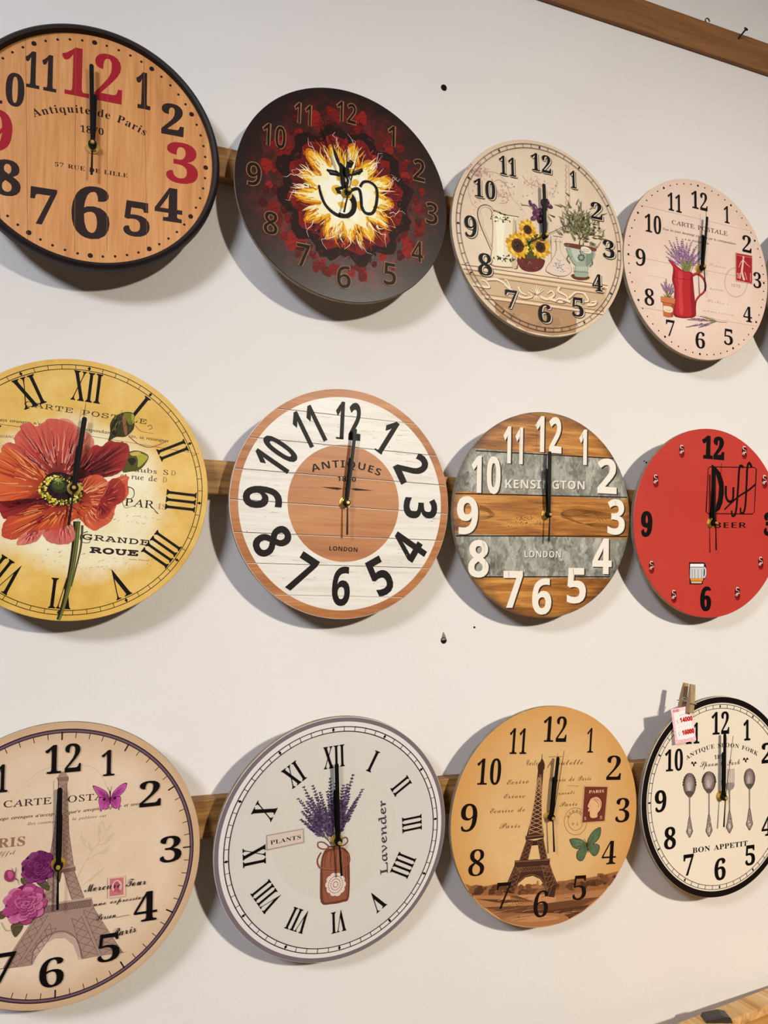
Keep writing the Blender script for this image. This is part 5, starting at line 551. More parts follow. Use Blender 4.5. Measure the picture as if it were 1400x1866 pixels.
('P',293,(-367,-98,-267,-173,-299,-204,-366,-159)),('s',294,5,5,(-367,-98,-299,-204)),('s',295,3,3,(-361,-106,-309,-185)),('P',293,(-226,-144,-135,-157,-82,-235,-106,-275,-200,-200)),('s',294,5,5,(-226,-144,-82,-235)),('s',295,3,3,(-219,-152,-93,-216)),('P',293,(-459,-587,-370,-558,-336,-615,-383,-694,-423,-704)),('s',294,5,5,(-459,-587,-336,-615)),('s',295,3,3,(-452,-595,-347,-596)),
('P',293,(-568,-423,-512,-432,-518,-491,-566,-501)),('s',294,5,5,(-568,-423,-518,-491)),('s',295,3,3,(-562,-431,-528,-472)),('P',293,(-36,-82,31,-56,17,-196,-17,-173)),('s',294,5,5,(-36,-82,17,-196)),('s',295,3,3,(-29,-90,7,-177)),('rose',296,297,298,-202,-10,168,3),('rose',299,300,301,-327,-377,206,5),('P',302,(-535,-49,-517,1,-468,-2,-428,-46,-436,-106,-481,-122,-524,-94)),
('P',303,(-508,-18,-468,-15,-450,-60,-482,-91)),('S',304,8,3,(-431,-46,-419,-4,-426,23)),('S',304,8,3,(-426,-90,-399,-120,-390,-164)),('S',304,8,3,(-451,-17,-465,20)),('S',305,5,5,(-549,-529,-498,-623,-434,-616)),
]),
('small_stamp_picture',[
('p',306,(514,-212,698,-212,705,-447,517,-441)),('p',307,(535,-233,681,-235,684,-424,536,-424)),('e',308,611,-325,54,68,0),('e',309,608,-316,32,47,0),('p',309,(574,-383,591,-340,635,-347,659,-395)),
]),
('handwriting',[
('t',266,'S','Mercure Tour',0,277,-340,935,-347,129,0),('t',266,'S','une expression',0,367,-505,937,-500,79,0),('t',266,'S','Person',0,402,-662,615,-660,107,0),('t',266,'S','Paris',0,570,-871,836,-850,144,0),('S',266,5,4,(615,-663,686,-656,753,-656)),
]),
('numerals',[
('n',89,'B','12',-1,-164,980,203,1290),('n',89,'B','1',-2,423,901,561,1185),('n',89,'B','2',-2,838,513,1073,800),('n',89,'B','3',-2,1074,-138,1313,156),('n',89,'B','4',-2,802,-752,1052,-428),('n',89,'B','5',-2,425,-1124,657,-823),('n',89,'B','6',-2,-162,-1289,83,-981),('n',89,'B','7',-2,-647,-1153,-397,-849),('n',89,'B','11',-1,-788,830,-533,1123),
]),
],
10:[
('pale_oval_print',[
('e',310,-9,85,816,816,0),
]),
('lavender_picture',[
('stalk',81,-81,-48,-399,720,32,13,40,(311,312,313,314,315),316,9),('stalk',82,-40,-56,-472,588,32,13,40,(311,312,313,314,315),317,9),('stalk',83,-46,-55,-284,718,32,13,40,(311,312,313,314,315),318,9),('stalk',84,-42,-56,-194,617,32,13,40,(311,312,313,314,315),318,9),('stalk',85,-52,-54,-60,771,32,13,40,(311,312,313,314,315),316,9),
('stalk',86,-11,-62,-100,612,32,13,40,(311,312,313,314,315),317,9),('stalk',87,-13,-62,9,696,32,13,40,(311,312,313,314,315),316,9),('stalk',88,-32,-58,115,655,33,13,40,(311,312,313,314,315),317,9),('stalk',89,-40,-56,243,766,33,13,40,(311,312,313,314,315),318,9),('stalk',90,-18,-61,163,658,33,13,40,(311,312,313,314,315),318,9),('stalk',91,-29,-58,366,562,33,13,40,(311,312,313,314,315),316,9),
('stalk',92,-75,-49,282,454,33,13,40,(311,312,313,314,315),318,9),('stalk',93,-71,-50,-426,423,32,13,40,(311,312,313,314,315),318,9),('stalk',94,-72,-50,-331,294,32,13,40,(311,312,313,314,315),318,9),('stalk',95,-47,-55,207,342,33,13,40,(311,312,313,314,315),317,9),('stalk',96,-79,-48,150,233,33,13,40,(311,312,313,314,315),317,9),('stalk',97,-32,-58,-221,465,32,13,40,(311,312,313,314,315),318,9),
('stalk',98,-54,-53,-130,403,32,13,40,(311,312,313,314,315),318,9),('stalk',99,-30,-58,85,455,33,13,40,(311,312,313,314,315),317,9),('stalk',100,-11,-62,-311,570,32,13,40,(311,312,313,314,315),316,9),('stalk',101,-7,-63,-370,536,32,13,40,(311,312,313,314,315),318,9),('stalk',102,-42,-56,-32,521,32,13,40,(311,312,313,314,315),317,9),('stalk',103,-80,-48,28,556,32,13,40,(311,312,313,314,315),317,9),
('stalk',104,-20,-60,183,529,33,13,40,(311,312,313,314,315),317,9),('stalk',105,-32,-58,-179,322,32,13,40,(311,312,313,314,315),317,9),('stalk',106,-9,-62,-270,383,32,13,40,(311,312,313,314,315),318,9),('stalk',107,-19,-60,106,337,33,13,40,(311,312,313,314,315),317,9),('stalk',108,-54,-54,-87,259,32,13,40,(311,312,313,314,315),318,9),
('stalk',109,-53,-54,-445,326,32,13,40,(311,312,313,314,315),317,9),
]),
('pouch_picture',[
('P',319,(-207,-237,-169,-132,-121,-101,45,-107,134,-171,164,-315,146,-758,60,-808,-94,-800,-222,-750,-225,-460)),('P',320,(-184,-242,-146,-148,-51,-134,68,-139,126,-192,135,-309,123,-730,49,-776,-93,-770,-191,-734,-193,-467)),('S',321,12,5,(-121,-119,-164,-246,-145,-364)),('S',322,7,2,(-101,-146,-115,-302)),('S',321,12,5,(-63,-131,-88,-262,-75,-379)),('S',322,7,2,(-42,-158,-56,-314)),
('S',321,12,5,(-4,-143,-11,-278,-4,-394)),('S',322,7,2,(17,-170,3,-327)),('S',321,12,5,(55,-155,66,-294,67,-409)),('S',322,7,2,(76,-182,62,-339)),('s',323,14,7,(-193,-489,-116,-760)),('s',323,14,7,(108,-418,110,-739)),('S',324,21,21,(-243,-275,-221,-314,-128,-356,13,-381,121,-363,164,-303,150,-209,91,-151)),('S',325,12,12,(-243,-271,-221,-309,-128,-351,13,-377,121,-359,159,-302,145,-208)),
('S',326,18,18,(-204,-125,-253,-205,-248,-279)),('S',326,21,21,(-120,-74,-49,-84,45,-96)),('S',327,16,16,(-96,-74,-165,-9,-235,5,-237,-51,-168,-92,-97,-90)),('S',327,16,16,(45,-89,83,-12,132,-6,147,-59,105,-92,50,-97)),('e',328,62,-586,47,47,0),('e',328,43,-644,47,47,0),('e',328,-3,-672,47,47,0),('e',328,-58,-659,46,46,0),('e',328,-102,-611,46,46,0),('e',328,-117,-547,46,46,0),
('e',328,-99,-489,46,46,0),('e',328,-53,-461,46,46,0),('e',328,3,-473,47,47,0),('e',328,47,-521,47,47,0),('e',329,-28,-566,107,121,0),('beads',110,11,(330,),-28,-566,31,35,100,100,8,8,1),('beads',111,18,(330,),-28,-566,62,70,100,100,8,8,1),('beads',112,25,(330,),-28,-566,93,105,100,100,8,8,1),
]),
('plants_tag_picture',[
('p',331,(-884,224,-418,218,-414,39,-888,36)),('p',332,(-872,209,-433,203,-428,53,-874,51)),('t',333,'B','PLANTS',0,-840,97,-450,95,74,0),
]),
('vertical_lettering',[
('t',315,'J','Lavender',2,678,-562,675,403,144,0),
]),
('track_and_numerals',[
('track',89,1374,29,10,6,34),('R',89,'B','XII',-1,360,900,1175,275,0),('R',89,'B','I',-1,30,900,1175,75,0),('R',89,'B','II',-1,60,900,1175,140,0),('R',89,'B','III',-1,90,900,1175,205,0),('R',89,'B','IIII',-1,120,900,1175,280,0),('R',89,'B','V',-1,150,900,1175,170,0),('R',89,'B','VI',-1,180,900,1175,195,0),('R',89,'B','VII',-1,210,900,1175,260,0),('R',89,'B','VIII',-1,240,900,1175,330,0),
('R',89,'B','IX',-1,270,900,1175,235,0),('R',89,'B','X',-1,300,900,1175,180,0),('R',89,'B','XI',-1,330,900,1175,220,0),
]),
],
11:[
('landscape_picture',[
('p',334,(-1226,-848,-1100,-890,-875,-895,-717,-873,-530,-911,-342,-934,-131,-912,-9,-945,135,-941,229,-898,376,-895,473,-880,723,-879,974,-851,1250,-813,1143,-957,927,-1168,608,-1361,223,-1474,-200,-1477,-626,-1353,-975,-1127,-1129,-973)),('blobs',113,9,(335,336,337,338),-1028,-948,156,46,29,67),('blobs',114,9,(335,336,337,338),-664,-960,159,47,30,68),
('blobs',115,9,(335,336,337,338),-243,-985,163,48,30,69),('blobs',116,9,(335,336,337,338),188,-991,166,49,31,71),('blobs',117,9,(335,336,337,338),480,-967,168,49,31,72),('blobs',118,9,(335,336,337,338),778,-943,171,50,32,73),('blobs',119,9,(335,336,337,338),1055,-907,173,51,32,74),('p',339,(-1104,-1002,-519,-1047,244,-1084,1061,-1047,912,-1179,161,-1259,-617,-1245,-912,-1179)),
('P',340,(-655,-1068,-191,-1047,197,-1101,109,-1216,-413,-1201)),('p',341,(-1054,-1054,-653,-1087,-136,-1140,-649,-1136)),('p',342,(-919,-1171,-179,-1193,744,-1156,944,-1154,507,-1303,-616,-1255)),('p',338,(-685,-1260,163,-1279,777,-1250,700,-1316,456,-1419,263,-1326)),('P',343,(-607,-1362,-404,-1309,21,-1309,338,-1351,439,-1425,177,-1480,-201,-1477)),
('P',344,(-491,-1371,-215,-1332,169,-1359,270,-1407,-161,-1415)),('dashes',120,60,(345,346,347,348),-127,-1249,782,163,7,87,304,3,4),('p',349,(-200,-938,-118,-927,-115,-873,-92,-869,-77,-929,-9,-945,-6,-979,-197,-968)),('s',350,11,4,(-519,-1047,-461,-1178)),('s',350,11,4,(-507,-1048,-400,-1182)),('s',350,11,4,(-495,-1048,-339,-1186)),('s',350,11,4,(-484,-1049,-278,-1190)),
('s',350,11,4,(-472,-1050,-217,-1194)),('s',350,11,4,(-460,-1051,-155,-1198)),('s',350,11,4,(-449,-1051,-93,-1202)),('s',350,11,4,(-437,-1052,-31,-1206)),('s',350,11,4,(-425,-1053,32,-1211)),
]),
('handwriting',[
('t',351,'S','Carte',0,-424,689,-226,692,125,0),('t',351,'S','p outelle',0,-57,687,529,701,119,0),('t',351,'S','Ecrire',0,-712,431,-343,451,108,0),('t',351,'S','Corrie de Paris',0,-21,459,678,479,110,0),('t',351,'S','Erivre',0,-743,249,-388,254,99,0),('t',351,'S','unenti',0,135,281,411,292,82,0),('t',351,'S','Ecarire de',0,-938,56,-373,69,106,0),('t',351,'S','Paris',0,163,117,473,130,102,0),
('t',351,'S','Paris',0,-774,-149,-431,-145,111,0),('s',351,7,7,(-66,806,166,810)),('S',351,5,5,(272,408,472,399)),('s',352,7,7,(647,-95,644,-141,630,-185,605,-222,571,-251,530,-269,484,-277,436,-272,390,-257,348,-231,313,-196,287,-155,271,-110,266,-63,274,-19,292,22,321,56,358,81,401,95,448,98,496,90,541,70,580,40,613,2,635,-42,646,-89)),
('s',352,7,7,(581,-93,580,-123,570,-152,554,-176,531,-195,504,-208,474,-213,443,-210,413,-200,385,-183,362,-160,344,-133,334,-103,331,-72,336,-43,348,-16,367,6,391,23,420,32,451,34,482,28,511,15,538,-4,559,-29,573,-58,581,-89)),('a',352,'G','STRANG',0,452,-92,132,-1205,1262,49),('t',352,'G','V L',0,390,-138,515,-142,45,0),
]),
('tower_picture',[
('s',353,7,11,(-171,845,-167,759)),('P',353,(-169,786,-136,745,-119,708,-116,667,-127,627,-213,623,-227,668,-225,705,-190,745)),('p',353,(-219,631,-130,635,-133,403,-123,160,-93,-83,-58,-255,-331,-266,-288,-97,-246,203,-226,425)),('p',354,(-199,566,-156,566,-150,322,-189,323)),('lattice',355,(-205,526,-295,-237,-162,525,-80,-245),13,8),('p',353,(-350,-259,-51,-246,-52,-296,-341,-315)),
('s',356,9,9,(-344,-275,-53,-258)),('p',353,(-327,-312,-222,-324,-277,-581,-421,-594)),('p',353,(-160,-322,-56,-302,29,-575,-81,-590)),('p',357,(-297,-333,-83,-321,-73,-390,-301,-396)),('p',353,(-488,-583,73,-581,74,-653,-487,-650)),('s',356,9,9,(-482,-599,71,-597)),
('p',353,(-487,-646,73,-649,134,-777,211,-912,185,-1111,71,-1093,21,-951,-64,-850,-188,-800,-304,-817,-404,-887,-463,-1021,-638,-995,-576,-857)),('S',358,9,9,(-463,-1017,-416,-886,-310,-805,-189,-788,-56,-839,30,-947,80,-1090)),('lattice',359,(-469,-666,-616,-982,-363,-672,-476,-1001),5,6),('lattice',359,(-55,-667,86,-1074,65,-663,194,-921),5,7),
('lattice',359,(-321,-326,-406,-580,-230,-335,-282,-572),4,5),('lattice',359,(-150,-332,-77,-578,-60,-316,18,-566),4,5),('lattice',359,(-465,-682,54,-676,-456,-738,75,-733),12,4),
]),
('postage_stamp_picture',[
('p',360,(552,406,982,396,964,-115,548,-123)),('p',361,(571,389,963,379,945,-97,567,-107)),('t',362,'B','PARIS',0,647,296,912,304,58,0),('e',363,764,99,134,175,-4),('e',364,764,99,120,161,-4),('e',365,764,99,113,154,-4),('P',366,(738,235,788,240,855,201,878,138,854,55,818,14,815,-38,734,-50,694,-24,682,34,651,50,668,91,641,112,666,174,688,215)),('S',367,9,5,(751,224,844,180,863,107)),
('S',367,9,5,(767,192,821,150,831,87)),('S',367,9,5,(727,214,793,181)),('S',367,9,5,(675,122,695,125)),('S',367,9,5,(671,43,701,51)),('n',368,'B','5',0,597,-75,630,-34),('n',368,'B','5',0,864,-71,900,-25),
]),
('butterfly_picture',[
('P',369,(674,-415,612,-361,529,-328,442,-320,373,-336,406,-405,452,-451,541,-475,651,-445)),('f',(678,-432),(663,-414,606,-364,529,-332,447,-325,384,-340,414,-404,457,-447,539,-470,642,-441),370,371,372,14,(373,374),31,7,0.3,0.25),('P',369,(686,-412,699,-313,761,-233,827,-194,888,-187,895,-279,855,-360,763,-419)),
('f',(678,-432),(694,-404,706,-312,764,-238,825,-201,881,-195,888,-280,851,-356,765,-410),370,371,372,14,(373,374),31,7,0.3,0.25),('P',369,(663,-435,553,-472,507,-521,516,-603,579,-641,632,-619,667,-548,686,-477)),('f',(678,-432),(659,-443,556,-477,514,-522,522,-599,580,-634,630,-613,662,-548,680,-482),370,371,372,14,(373,374),31,7,0.3,0.25),
('P',369,(696,-437,787,-409,870,-423,894,-476,862,-557,801,-581,747,-542,700,-488)),('f',(678,-432),(703,-440,788,-415,865,-428,887,-477,858,-552,800,-575,750,-538,706,-488),370,371,372,14,(373,374),31,7,0.3,0.25),('S',375,21,7,(667,-394,682,-457,703,-530)),('s',376,5,5,(667,-394,617,-331)),('s',376,5,5,(672,-395,690,-323)),
]),
('numerals',[
('n',377,'B','12',-2,-176,1013,208,1368),('n',377,'B','1',-4,561,865,673,1212),('n',377,'B','2',-4,932,478,1182,825),('n',377,'B','3',-4,1133,-127,1375,221),('n',377,'B','4',-4,940,-706,1183,-381),('n',377,'B','5',-4,483,-1172,707,-837),('n',377,'B','6',-4,-142,-1364,93,-1005),('n',377,'B','7',-4,-736,-1204,-519,-863),('n',377,'B','8',-4,-1192,-758,-954,-406),
('n',377,'B','9',-4,-1365,-174,-1118,194),('n',377,'B','10',-2,-1172,434,-804,788),('n',377,'B','11',-2,-704,846,-430,1195),
]),
],
12:[
('lettering',[
('a',89,'B','ANTIQUE SPOON FORK',0,35,-895,1626,-439,472,94),('t',89,'B','1895',0,-117,558,137,562,89,0),('t',89,'S','Spoon',0,-400,455,-27,456,133,0),('t',89,'S','Fork',0,138,445,421,454,135,0),('t',89,'I','&',1,18,453,67,453,75,0),('t',89,'B','BON APPETIT',1,-535,-801,577,-801,112,0),('e',89,-488,528,21,17,30),('e',89,-546,532,21,17,150),('e',89,-517,497,21,17,270),
('S',89,8,8,(-579,515,-454,519)),('s',89,8,8,(-517,519,-502,470)),('e',89,560,525,22,18,30),('e',89,497,529,22,18,150),('e',89,529,493,22,18,270),('S',89,9,9,(462,512,596,516)),('s',89,9,9,(529,516,544,466)),
]),
('cutlery_picture',[
('P',378,(-473,199,-477,153,-490,112,-509,77,-535,51,-565,35,-597,32,-629,40,-659,60,-685,90,-705,128,-718,171,-722,217,-718,260,-706,299,-687,332,-662,357,-632,372,-600,376,-567,368,-537,349,-511,321,-491,284,-478,243)),('e',379,-716,216,21,19,0),('e',379,-713,254,21,19,0),('e',379,-703,289,21,19,0),('e',379,-687,320,21,19,0),('e',379,-666,344,21,19,0),('e',379,-641,360,21,19,0),
('e',379,-614,367,21,19,0),('e',379,-585,365,21,19,0),('e',379,-558,354,21,19,0),('e',379,-532,335,21,19,0),('e',379,-510,308,21,19,0),('e',379,-494,275,21,19,0),('e',379,-483,238,21,19,0),('e',379,-480,199,21,19,0),('e',380,-598,208,93,169,0),('e',381,-603,197,67,127,0),('e',382,-612,183,33,69,0),('s',383,6,2,(-597,107,-681,252)),('s',383,6,2,(-597,107,-669,287)),
('s',383,6,2,(-597,107,-650,313)),('s',383,6,2,(-597,107,-626,329)),('s',383,6,2,(-597,107,-599,334)),('s',383,6,2,(-597,107,-572,326)),('s',383,6,2,(-597,107,-548,306)),('s',383,6,2,(-597,107,-528,277)),('s',383,6,2,(-597,107,-516,241)),('P',378,(-681,114,-514,101,-566,23,-621,27)),('s',378,25,25,(-597,35,-594,-274)),('s',381,15,15,(-599,35,-597,-274)),
('P',378,(-611,-273,-578,-276,-541,-429,-526,-480,-549,-523,-592,-573,-635,-518,-659,-473,-641,-420)),('P',381,(-604,-292,-585,-293,-555,-427,-545,-483,-592,-551,-640,-478,-629,-421)),('e',384,-593,-468,21,37,0),('scatter',121,14,(378,384,385),-593,-424,19,54,6,10,90,1),
('P',378,(-83,218,-87,178,-101,141,-122,110,-150,88,-183,75,-217,72,-252,80,-285,98,-313,124,-334,158,-348,196,-353,236,-348,274,-335,309,-314,338,-287,359,-254,372,-219,375,-184,368,-152,351,-123,325,-102,293,-88,256)),('e',379,-346,236,21,19,0),('e',379,-343,269,21,19,0),('e',379,-332,300,21,19,0),('e',379,-315,327,21,19,0),('e',379,-292,347,21,19,0),('e',379,-265,361,21,19,0),
('e',379,-235,367,21,19,0),('e',379,-204,365,21,19,0),('e',379,-174,355,21,19,0),('e',379,-146,338,21,19,0),('e',379,-123,314,21,19,0),('e',379,-105,285,21,19,0),('e',379,-94,252,21,19,0),('e',379,-90,218,21,19,0),('e',380,-218,227,101,150,0),('e',381,-223,216,73,112,0),('e',382,-233,202,35,61,0),('s',383,6,2,(-218,138,-308,267)),('s',383,6,2,(-218,138,-295,297)),('s',383,6,2,(-218,138,-274,320)),
('s',383,6,2,(-218,138,-248,334)),('s',383,6,2,(-218,138,-219,338)),('s',383,6,2,(-218,138,-190,331)),('s',383,6,2,(-218,138,-163,313)),('s',383,6,2,(-218,138,-142,287)),('s',383,6,2,(-218,138,-129,255)),('P',378,(-296,122,-137,110,-198,50,-242,54)),('s',378,25,25,(-217,70,-215,-270)),('s',381,15,15,(-220,70,-218,-270)),
('P',378,(-233,-269,-198,-272,-161,-438,-146,-502,-170,-546,-213,-597,-258,-541,-282,-495,-263,-429)),('P',381,(-225,-288,-206,-289,-175,-437,-165,-506,-214,-575,-263,-500,-251,-430)),('e',384,-214,-490,21,38,0),('scatter',122,14,(378,384,385),-214,-434,19,55,6,11,90,1),
('P',378,(725,218,721,178,709,142,690,111,666,88,637,74,606,71,576,79,547,96,523,123,504,156,492,194,488,235,492,272,504,307,522,337,547,358,575,371,606,374,637,367,666,351,690,326,709,294,721,257)),('e',380,606,227,88,152,0),('e',381,601,215,63,114,0),('e',382,591,201,31,62,0),('P',378,(529,137,684,126,627,55,586,58)),('s',378,26,26,(606,71,607,-246)),('s',381,15,15,(604,71,604,-246)),
('P',378,(589,-245,625,-248,664,-416,679,-478,653,-523,607,-575,561,-518,535,-471,556,-406)),('P',381,(596,-264,617,-266,648,-414,658,-482,607,-553,556,-477,568,-407)),('e',384,607,-466,22,40,0),('scatter',123,14,(378,384,385),607,-411,20,57,7,11,90,1),('s',378,26,26,(194,39,195,-249)),('s',381,15,15,(192,40,193,-249)),
('P',378,(178,-248,213,-251,251,-420,266,-484,241,-529,196,-580,151,-524,126,-477,146,-410)),('P',381,(185,-267,205,-269,236,-418,246,-488,196,-558,146,-483,158,-412)),('e',384,196,-472,22,39,0),('scatter',124,14,(378,384,385),196,-415,19,56,6,11,90,1),('P',381,(129,184,287,173,280,102,219,66,199,20,174,22,162,70,124,117)),('s',378,15,15,(160,397,156,145)),('s',384,6,6,(158,388,154,145)),
('s',378,15,15,(206,394,201,142)),('s',384,7,7,(203,385,199,142)),('s',378,15,15,(248,391,244,139)),('s',384,7,7,(246,382,242,139)),('s',378,15,15,(284,389,280,136)),('s',384,7,7,(281,380,277,136)),
]),
('track_and_rim',[
('r',386,1410,1502),('track',89,1356,29,8,8,34),
]),
('numerals',[
('n',89,'B','12',2,-169,930,185,1276),('n',89,'B','1',4,481,808,621,1130),('n',89,'B','2',4,861,433,1110,754),('n',89,'B','3',4,1024,-132,1263,213),('n',89,'B','4',4,861,-690,1108,-387),('n',89,'B','5',4,521,-1105,723,-796),('n',89,'B','6',4,-103,-1259,121,-928),('n',89,'B','7',4,-707,-1117,-510,-808),('n',89,'B','8',4,-1077,-702,-854,-375),('n',89,'B','9',4,-1256,-150,-1040,172),
('n',89,'B','10',2,-1069,429,-731,758),('n',89,'B','11',2,-687,814,-413,1129),
]),
],
}

# ------------------------------------------------------------------ print helpers: drawings printed flat on a dial, in 0.1 mm dial coordinates
_gl = {}
def glyph(f, ch):
    """outline of one letter: advance, then contours as steps in 1/1000 em"""
    if (f, ch) not in _gl:
        adv, *cs = GLYPHS[f][ch]; out = []
        for c in cs:
            x = y = 0; p = []
            for dx, dy in zip(c[::2], c[1::2]): x += dx; y += dy; p.append((x / 1000, y / 1000))
            if len(p) > 2: out.append(p)
        _gl[f, ch] = (adv / 1000, out)
    return _gl[f, ch]
def area(p): return sum(p[i - 1][0] * p[i][1] - p[i][0] * p[i - 1][1] for i in range(len(p))) / 2
def inside(pt, poly):
    x, y = pt; c = False
    for i in range(len(poly)):
        (x0, y0), (x1, y1) = poly[i - 1], poly[i]
        if (y0 > y) != (y1 > y) and x < (x1 - x0) * (y - y0) / (y1 - y0) + x0: c = not c
    return c
def run(f, text, track=0.):
    """contours of a line of lettering in em units, one list per character"""
    x = 0; out = []
    for ch in text:
        if ch == ' ': x += .3; continue
        upright = f == 'J'; adv, cs = glyph('I' if upright and ch.isalpha() else 'B' if upright else f, ch)
        if upright and ch.isalpha(): cs = [[(u - .27 * v, v) for u, v in c] for c in cs]
        out.append((x, adv, [[(px + x, py) for px, py in c] for c in cs])); x += adv + track
    return out, x
def embolden(c, d, sgn):
    if not d: return c
    n = len(c); o = []
    for i in range(n):
        a, b, e = Vector(c[i - 1]), Vector(c[i]), Vector(c[(i + 1) % n]); t1 = (b - a).normalized(); t2 = (e - b).normalized()
        n1 = Vector((t1.y, -t1.x)) * sgn; n2 = Vector((t2.y, -t2.x)) * sgn; m = n1 + n2
        m = m.normalized() * min(1.6, 1 / max(.35, m.normalized().dot(n1))) if m.length > .2 else n1
        o.append((b.x + m.x * d, b.y + m.y * d))
    return o
def cr(p, closed, k=5):
    n = len(p); o = []; rng = range(n) if closed else range(n - 1)
    for i in rng:
        g = (lambda j: p[j % n]) if closed else (lambda j: p[max(0, min(n - 1, j))])
        a, b, c, d = g(i - 1), g(i), g(i + 1), g(i + 2)
        for s in range(k):
            t = s / k; o.append(tuple(.5 * (2 * b[j] + (c[j] - a[j]) * t + (2 * a[j] - 5 * b[j] + 4 * c[j] - d[j]) * t * t + (3 * b[j] - a[j] - 3 * c[j] + d[j]) * t ** 3) for j in (0, 1)))
    if not closed: o.append(p[-1])
    return o
class Sheet:
    def __init__(s, base, rim=1e9): s.v = []; s.f = []; s.c = []; s.lv = base; s.step = .0000025; s.cyc = 0; s.rim = rim
    def put(s, pts2, faces, col, cols=None):
        if s.cyc: s.k = (s.k + 1) % s.cyc; s.lv = s.base + s.k * s.step
        else: s.lv += s.step
        if any(x * x + y * y > s.rim ** 2 for x, y in pts2): pts2 = [(x, y) if x * x + y * y <= s.rim ** 2 else (x * s.rim / math.hypot(x, y), y * s.rim / math.hypot(x, y)) for x, y in pts2]
        k = len(s.v); s.v += [(x * 1e-4, -s.lv, y * 1e-4) for x, y in pts2]; s.c += cols or [lin(col)] * len(pts2); s.f += [tuple(k + i for i in f) for f in faces]
    def cycle(s, n):
        """many small overlapping marks share n levels; cycle(0) ends it above them"""
        if n: s.base = s.lv + s.step; s.k = 0; s.cyc = n
        elif s.cyc: s.lv = s.base + s.cyc * s.step; s.cyc = 0
    def poly(s, p, col):
        s.put(p, tessellate_polygon([[Vector((x, y, 0)) for x, y in p]]), col)
    def stroke(s, p, w0, w1, col):
        q = [p[0]]
        for a in p[1:]:
            if abs(a[0] - q[-1][0]) + abs(a[1] - q[-1][1]) > .5: q.append(a)
        p = q; n = len(p)
        if n < 2: return
        L = R = None; vs = []
        for i in range(n):
            a = Vector(p[max(0, i - 1)]); b = Vector(p[min(n - 1, i + 1)]); t = (b - a); t = t.normalized() if t.length else Vector((1, 0)); nn = Vector((-t.y, t.x)); w = (w0 + (w1 - w0) * i / (n - 1)) / 2
            if 0 < i < n - 1:
                t1 = (Vector(p[i]) - Vector(p[i - 1])).normalized(); w /= max(.6, abs(nn.dot(Vector((-t1.y, t1.x)))))
            vs += [(p[i][0] + nn.x * w, p[i][1] + nn.y * w), (p[i][0] - nn.x * w, p[i][1] - nn.y * w)]
        s.put(vs, [(2 * i, 2 * i + 1, 2 * i + 3, 2 * i + 2) for i in range(n - 1)], col)
    def glyphs(s, chars, fn, col, bold):
        V = []; F = []
        for cs in chars:
            outer = max(cs, key=lambda c: abs(area(c))); sg = 1 if area(outer) > 0 else -1
            m = [[fn(p) for p in c] for c in cs]; flip = 1 if area(m[cs.index(outer)]) > 0 else -1
            m = [embolden(c, bold, flip) for c in m]
            outs = [i for i, c in enumerate(cs) if area(c) * sg > 0]; holes = [i for i, c in enumerate(cs) if area(c) * sg <= 0]
            for i in outs:
                loops = [m[i]] + [m[h] for h in holes if inside(cs[h][0], cs[i])]; k = len(V); fl = [p for l in loops for p in l]
                F += [tuple(k + j for j in t) for t in tessellate_polygon([[Vector((x, y, 0)) for x, y in l] for l in loops])]; V += fl
        s.put(V, F, col)
    def draw(s, sh):
        t, col = sh[0], sh[1]
        if t in 'pP':
            p = list(zip(sh[2][::2], sh[2][1::2])); s.poly(cr(p, True, 4) if t == 'P' else p, col)
        elif t in 'sS':
            p = list(zip(sh[4][::2], sh[4][1::2])); s.stroke(cr(p, False) if t == 'S' and len(p) > 2 else p, sh[2], sh[3], col)
        elif t == 'e': s.ell(col, *sh[2:])
        elif len(t) > 1:
            c = {'scatter': 8, 'blobs': 6, 'dashes': 3, 'leaves': 16, 'blades': 4, 'rays': 4, 'beads': 8, 'stalk': 6, 'lattice': 2, 'dots': 1, 'ticks': 1, 'track': 1}.get(t, 0)
            s.cycle(c); getattr(s, t)(*sh[1:]); s.cycle(0)
        if t == 'r':
            a, b = sh[2:]; k = 180; q = [i * 2 * math.pi / k for i in range(k)]
            s.put([(a * math.sin(x), a * math.cos(x)) for x in q] + [(b * math.sin(x), b * math.cos(x)) for x in q], [(i, (i + 1) % k, k + (i + 1) % k, k + i) for i in range(k)], col)
        elif t in 'nRo':
            f, text, b = sh[2:5]; chars, _ = run(f, text, .015); al = [p for c in chars for q in c[2] for p in q]
            X0, X1 = min(p[0] for p in al), max(p[0] for p in al); Y0, Y1 = min(p[1] for p in al), max(p[1] for p in al)
            if t in 'no': x0, y0, x1, y1 = sh[5:]; fn0 = lambda u, v: (u, v)
            else:
                hd, rin, rout, w, flip = sh[5:]; x0, x1, y0, y1 = -w / 2, w / 2, rin, rout; a = math.radians(hd); ca, sa = math.cos(a), math.sin(a)
                if flip: fn0 = lambda u, v: (-u * ca + (rin + rout - v) * sa, u * sa + (rin + rout - v) * ca)
                else: fn0 = lambda u, v: (u * ca + v * sa, -u * sa + v * ca)
            if t != 'o': x0 += b; y0 += b; x1 -= b; y1 -= b
            place = lambda p: fn0(x0 + (p[0] - X0) / (X1 - X0) * (x1 - x0), y0 + (p[1] - Y0) / (Y1 - Y0) * (y1 - y0))
            if t == 'o':
                for c in chars:
                    for q in c[2]: m = [place(p) for p in q]; s.stroke(m + m[:2], b, b, col)
            else: s.glyphs([c[2] for c in chars], place, col, b)
        elif t == 't':
            f, text, b, x0, y0, x1, y1, h, sl = sh[2:]; chars, L = run(f, text, .02); d = Vector((x1 - x0, y1 - y0)); k = d.length / L; d.normalize(); e = Vector((-d.y, d.x)); h /= .68
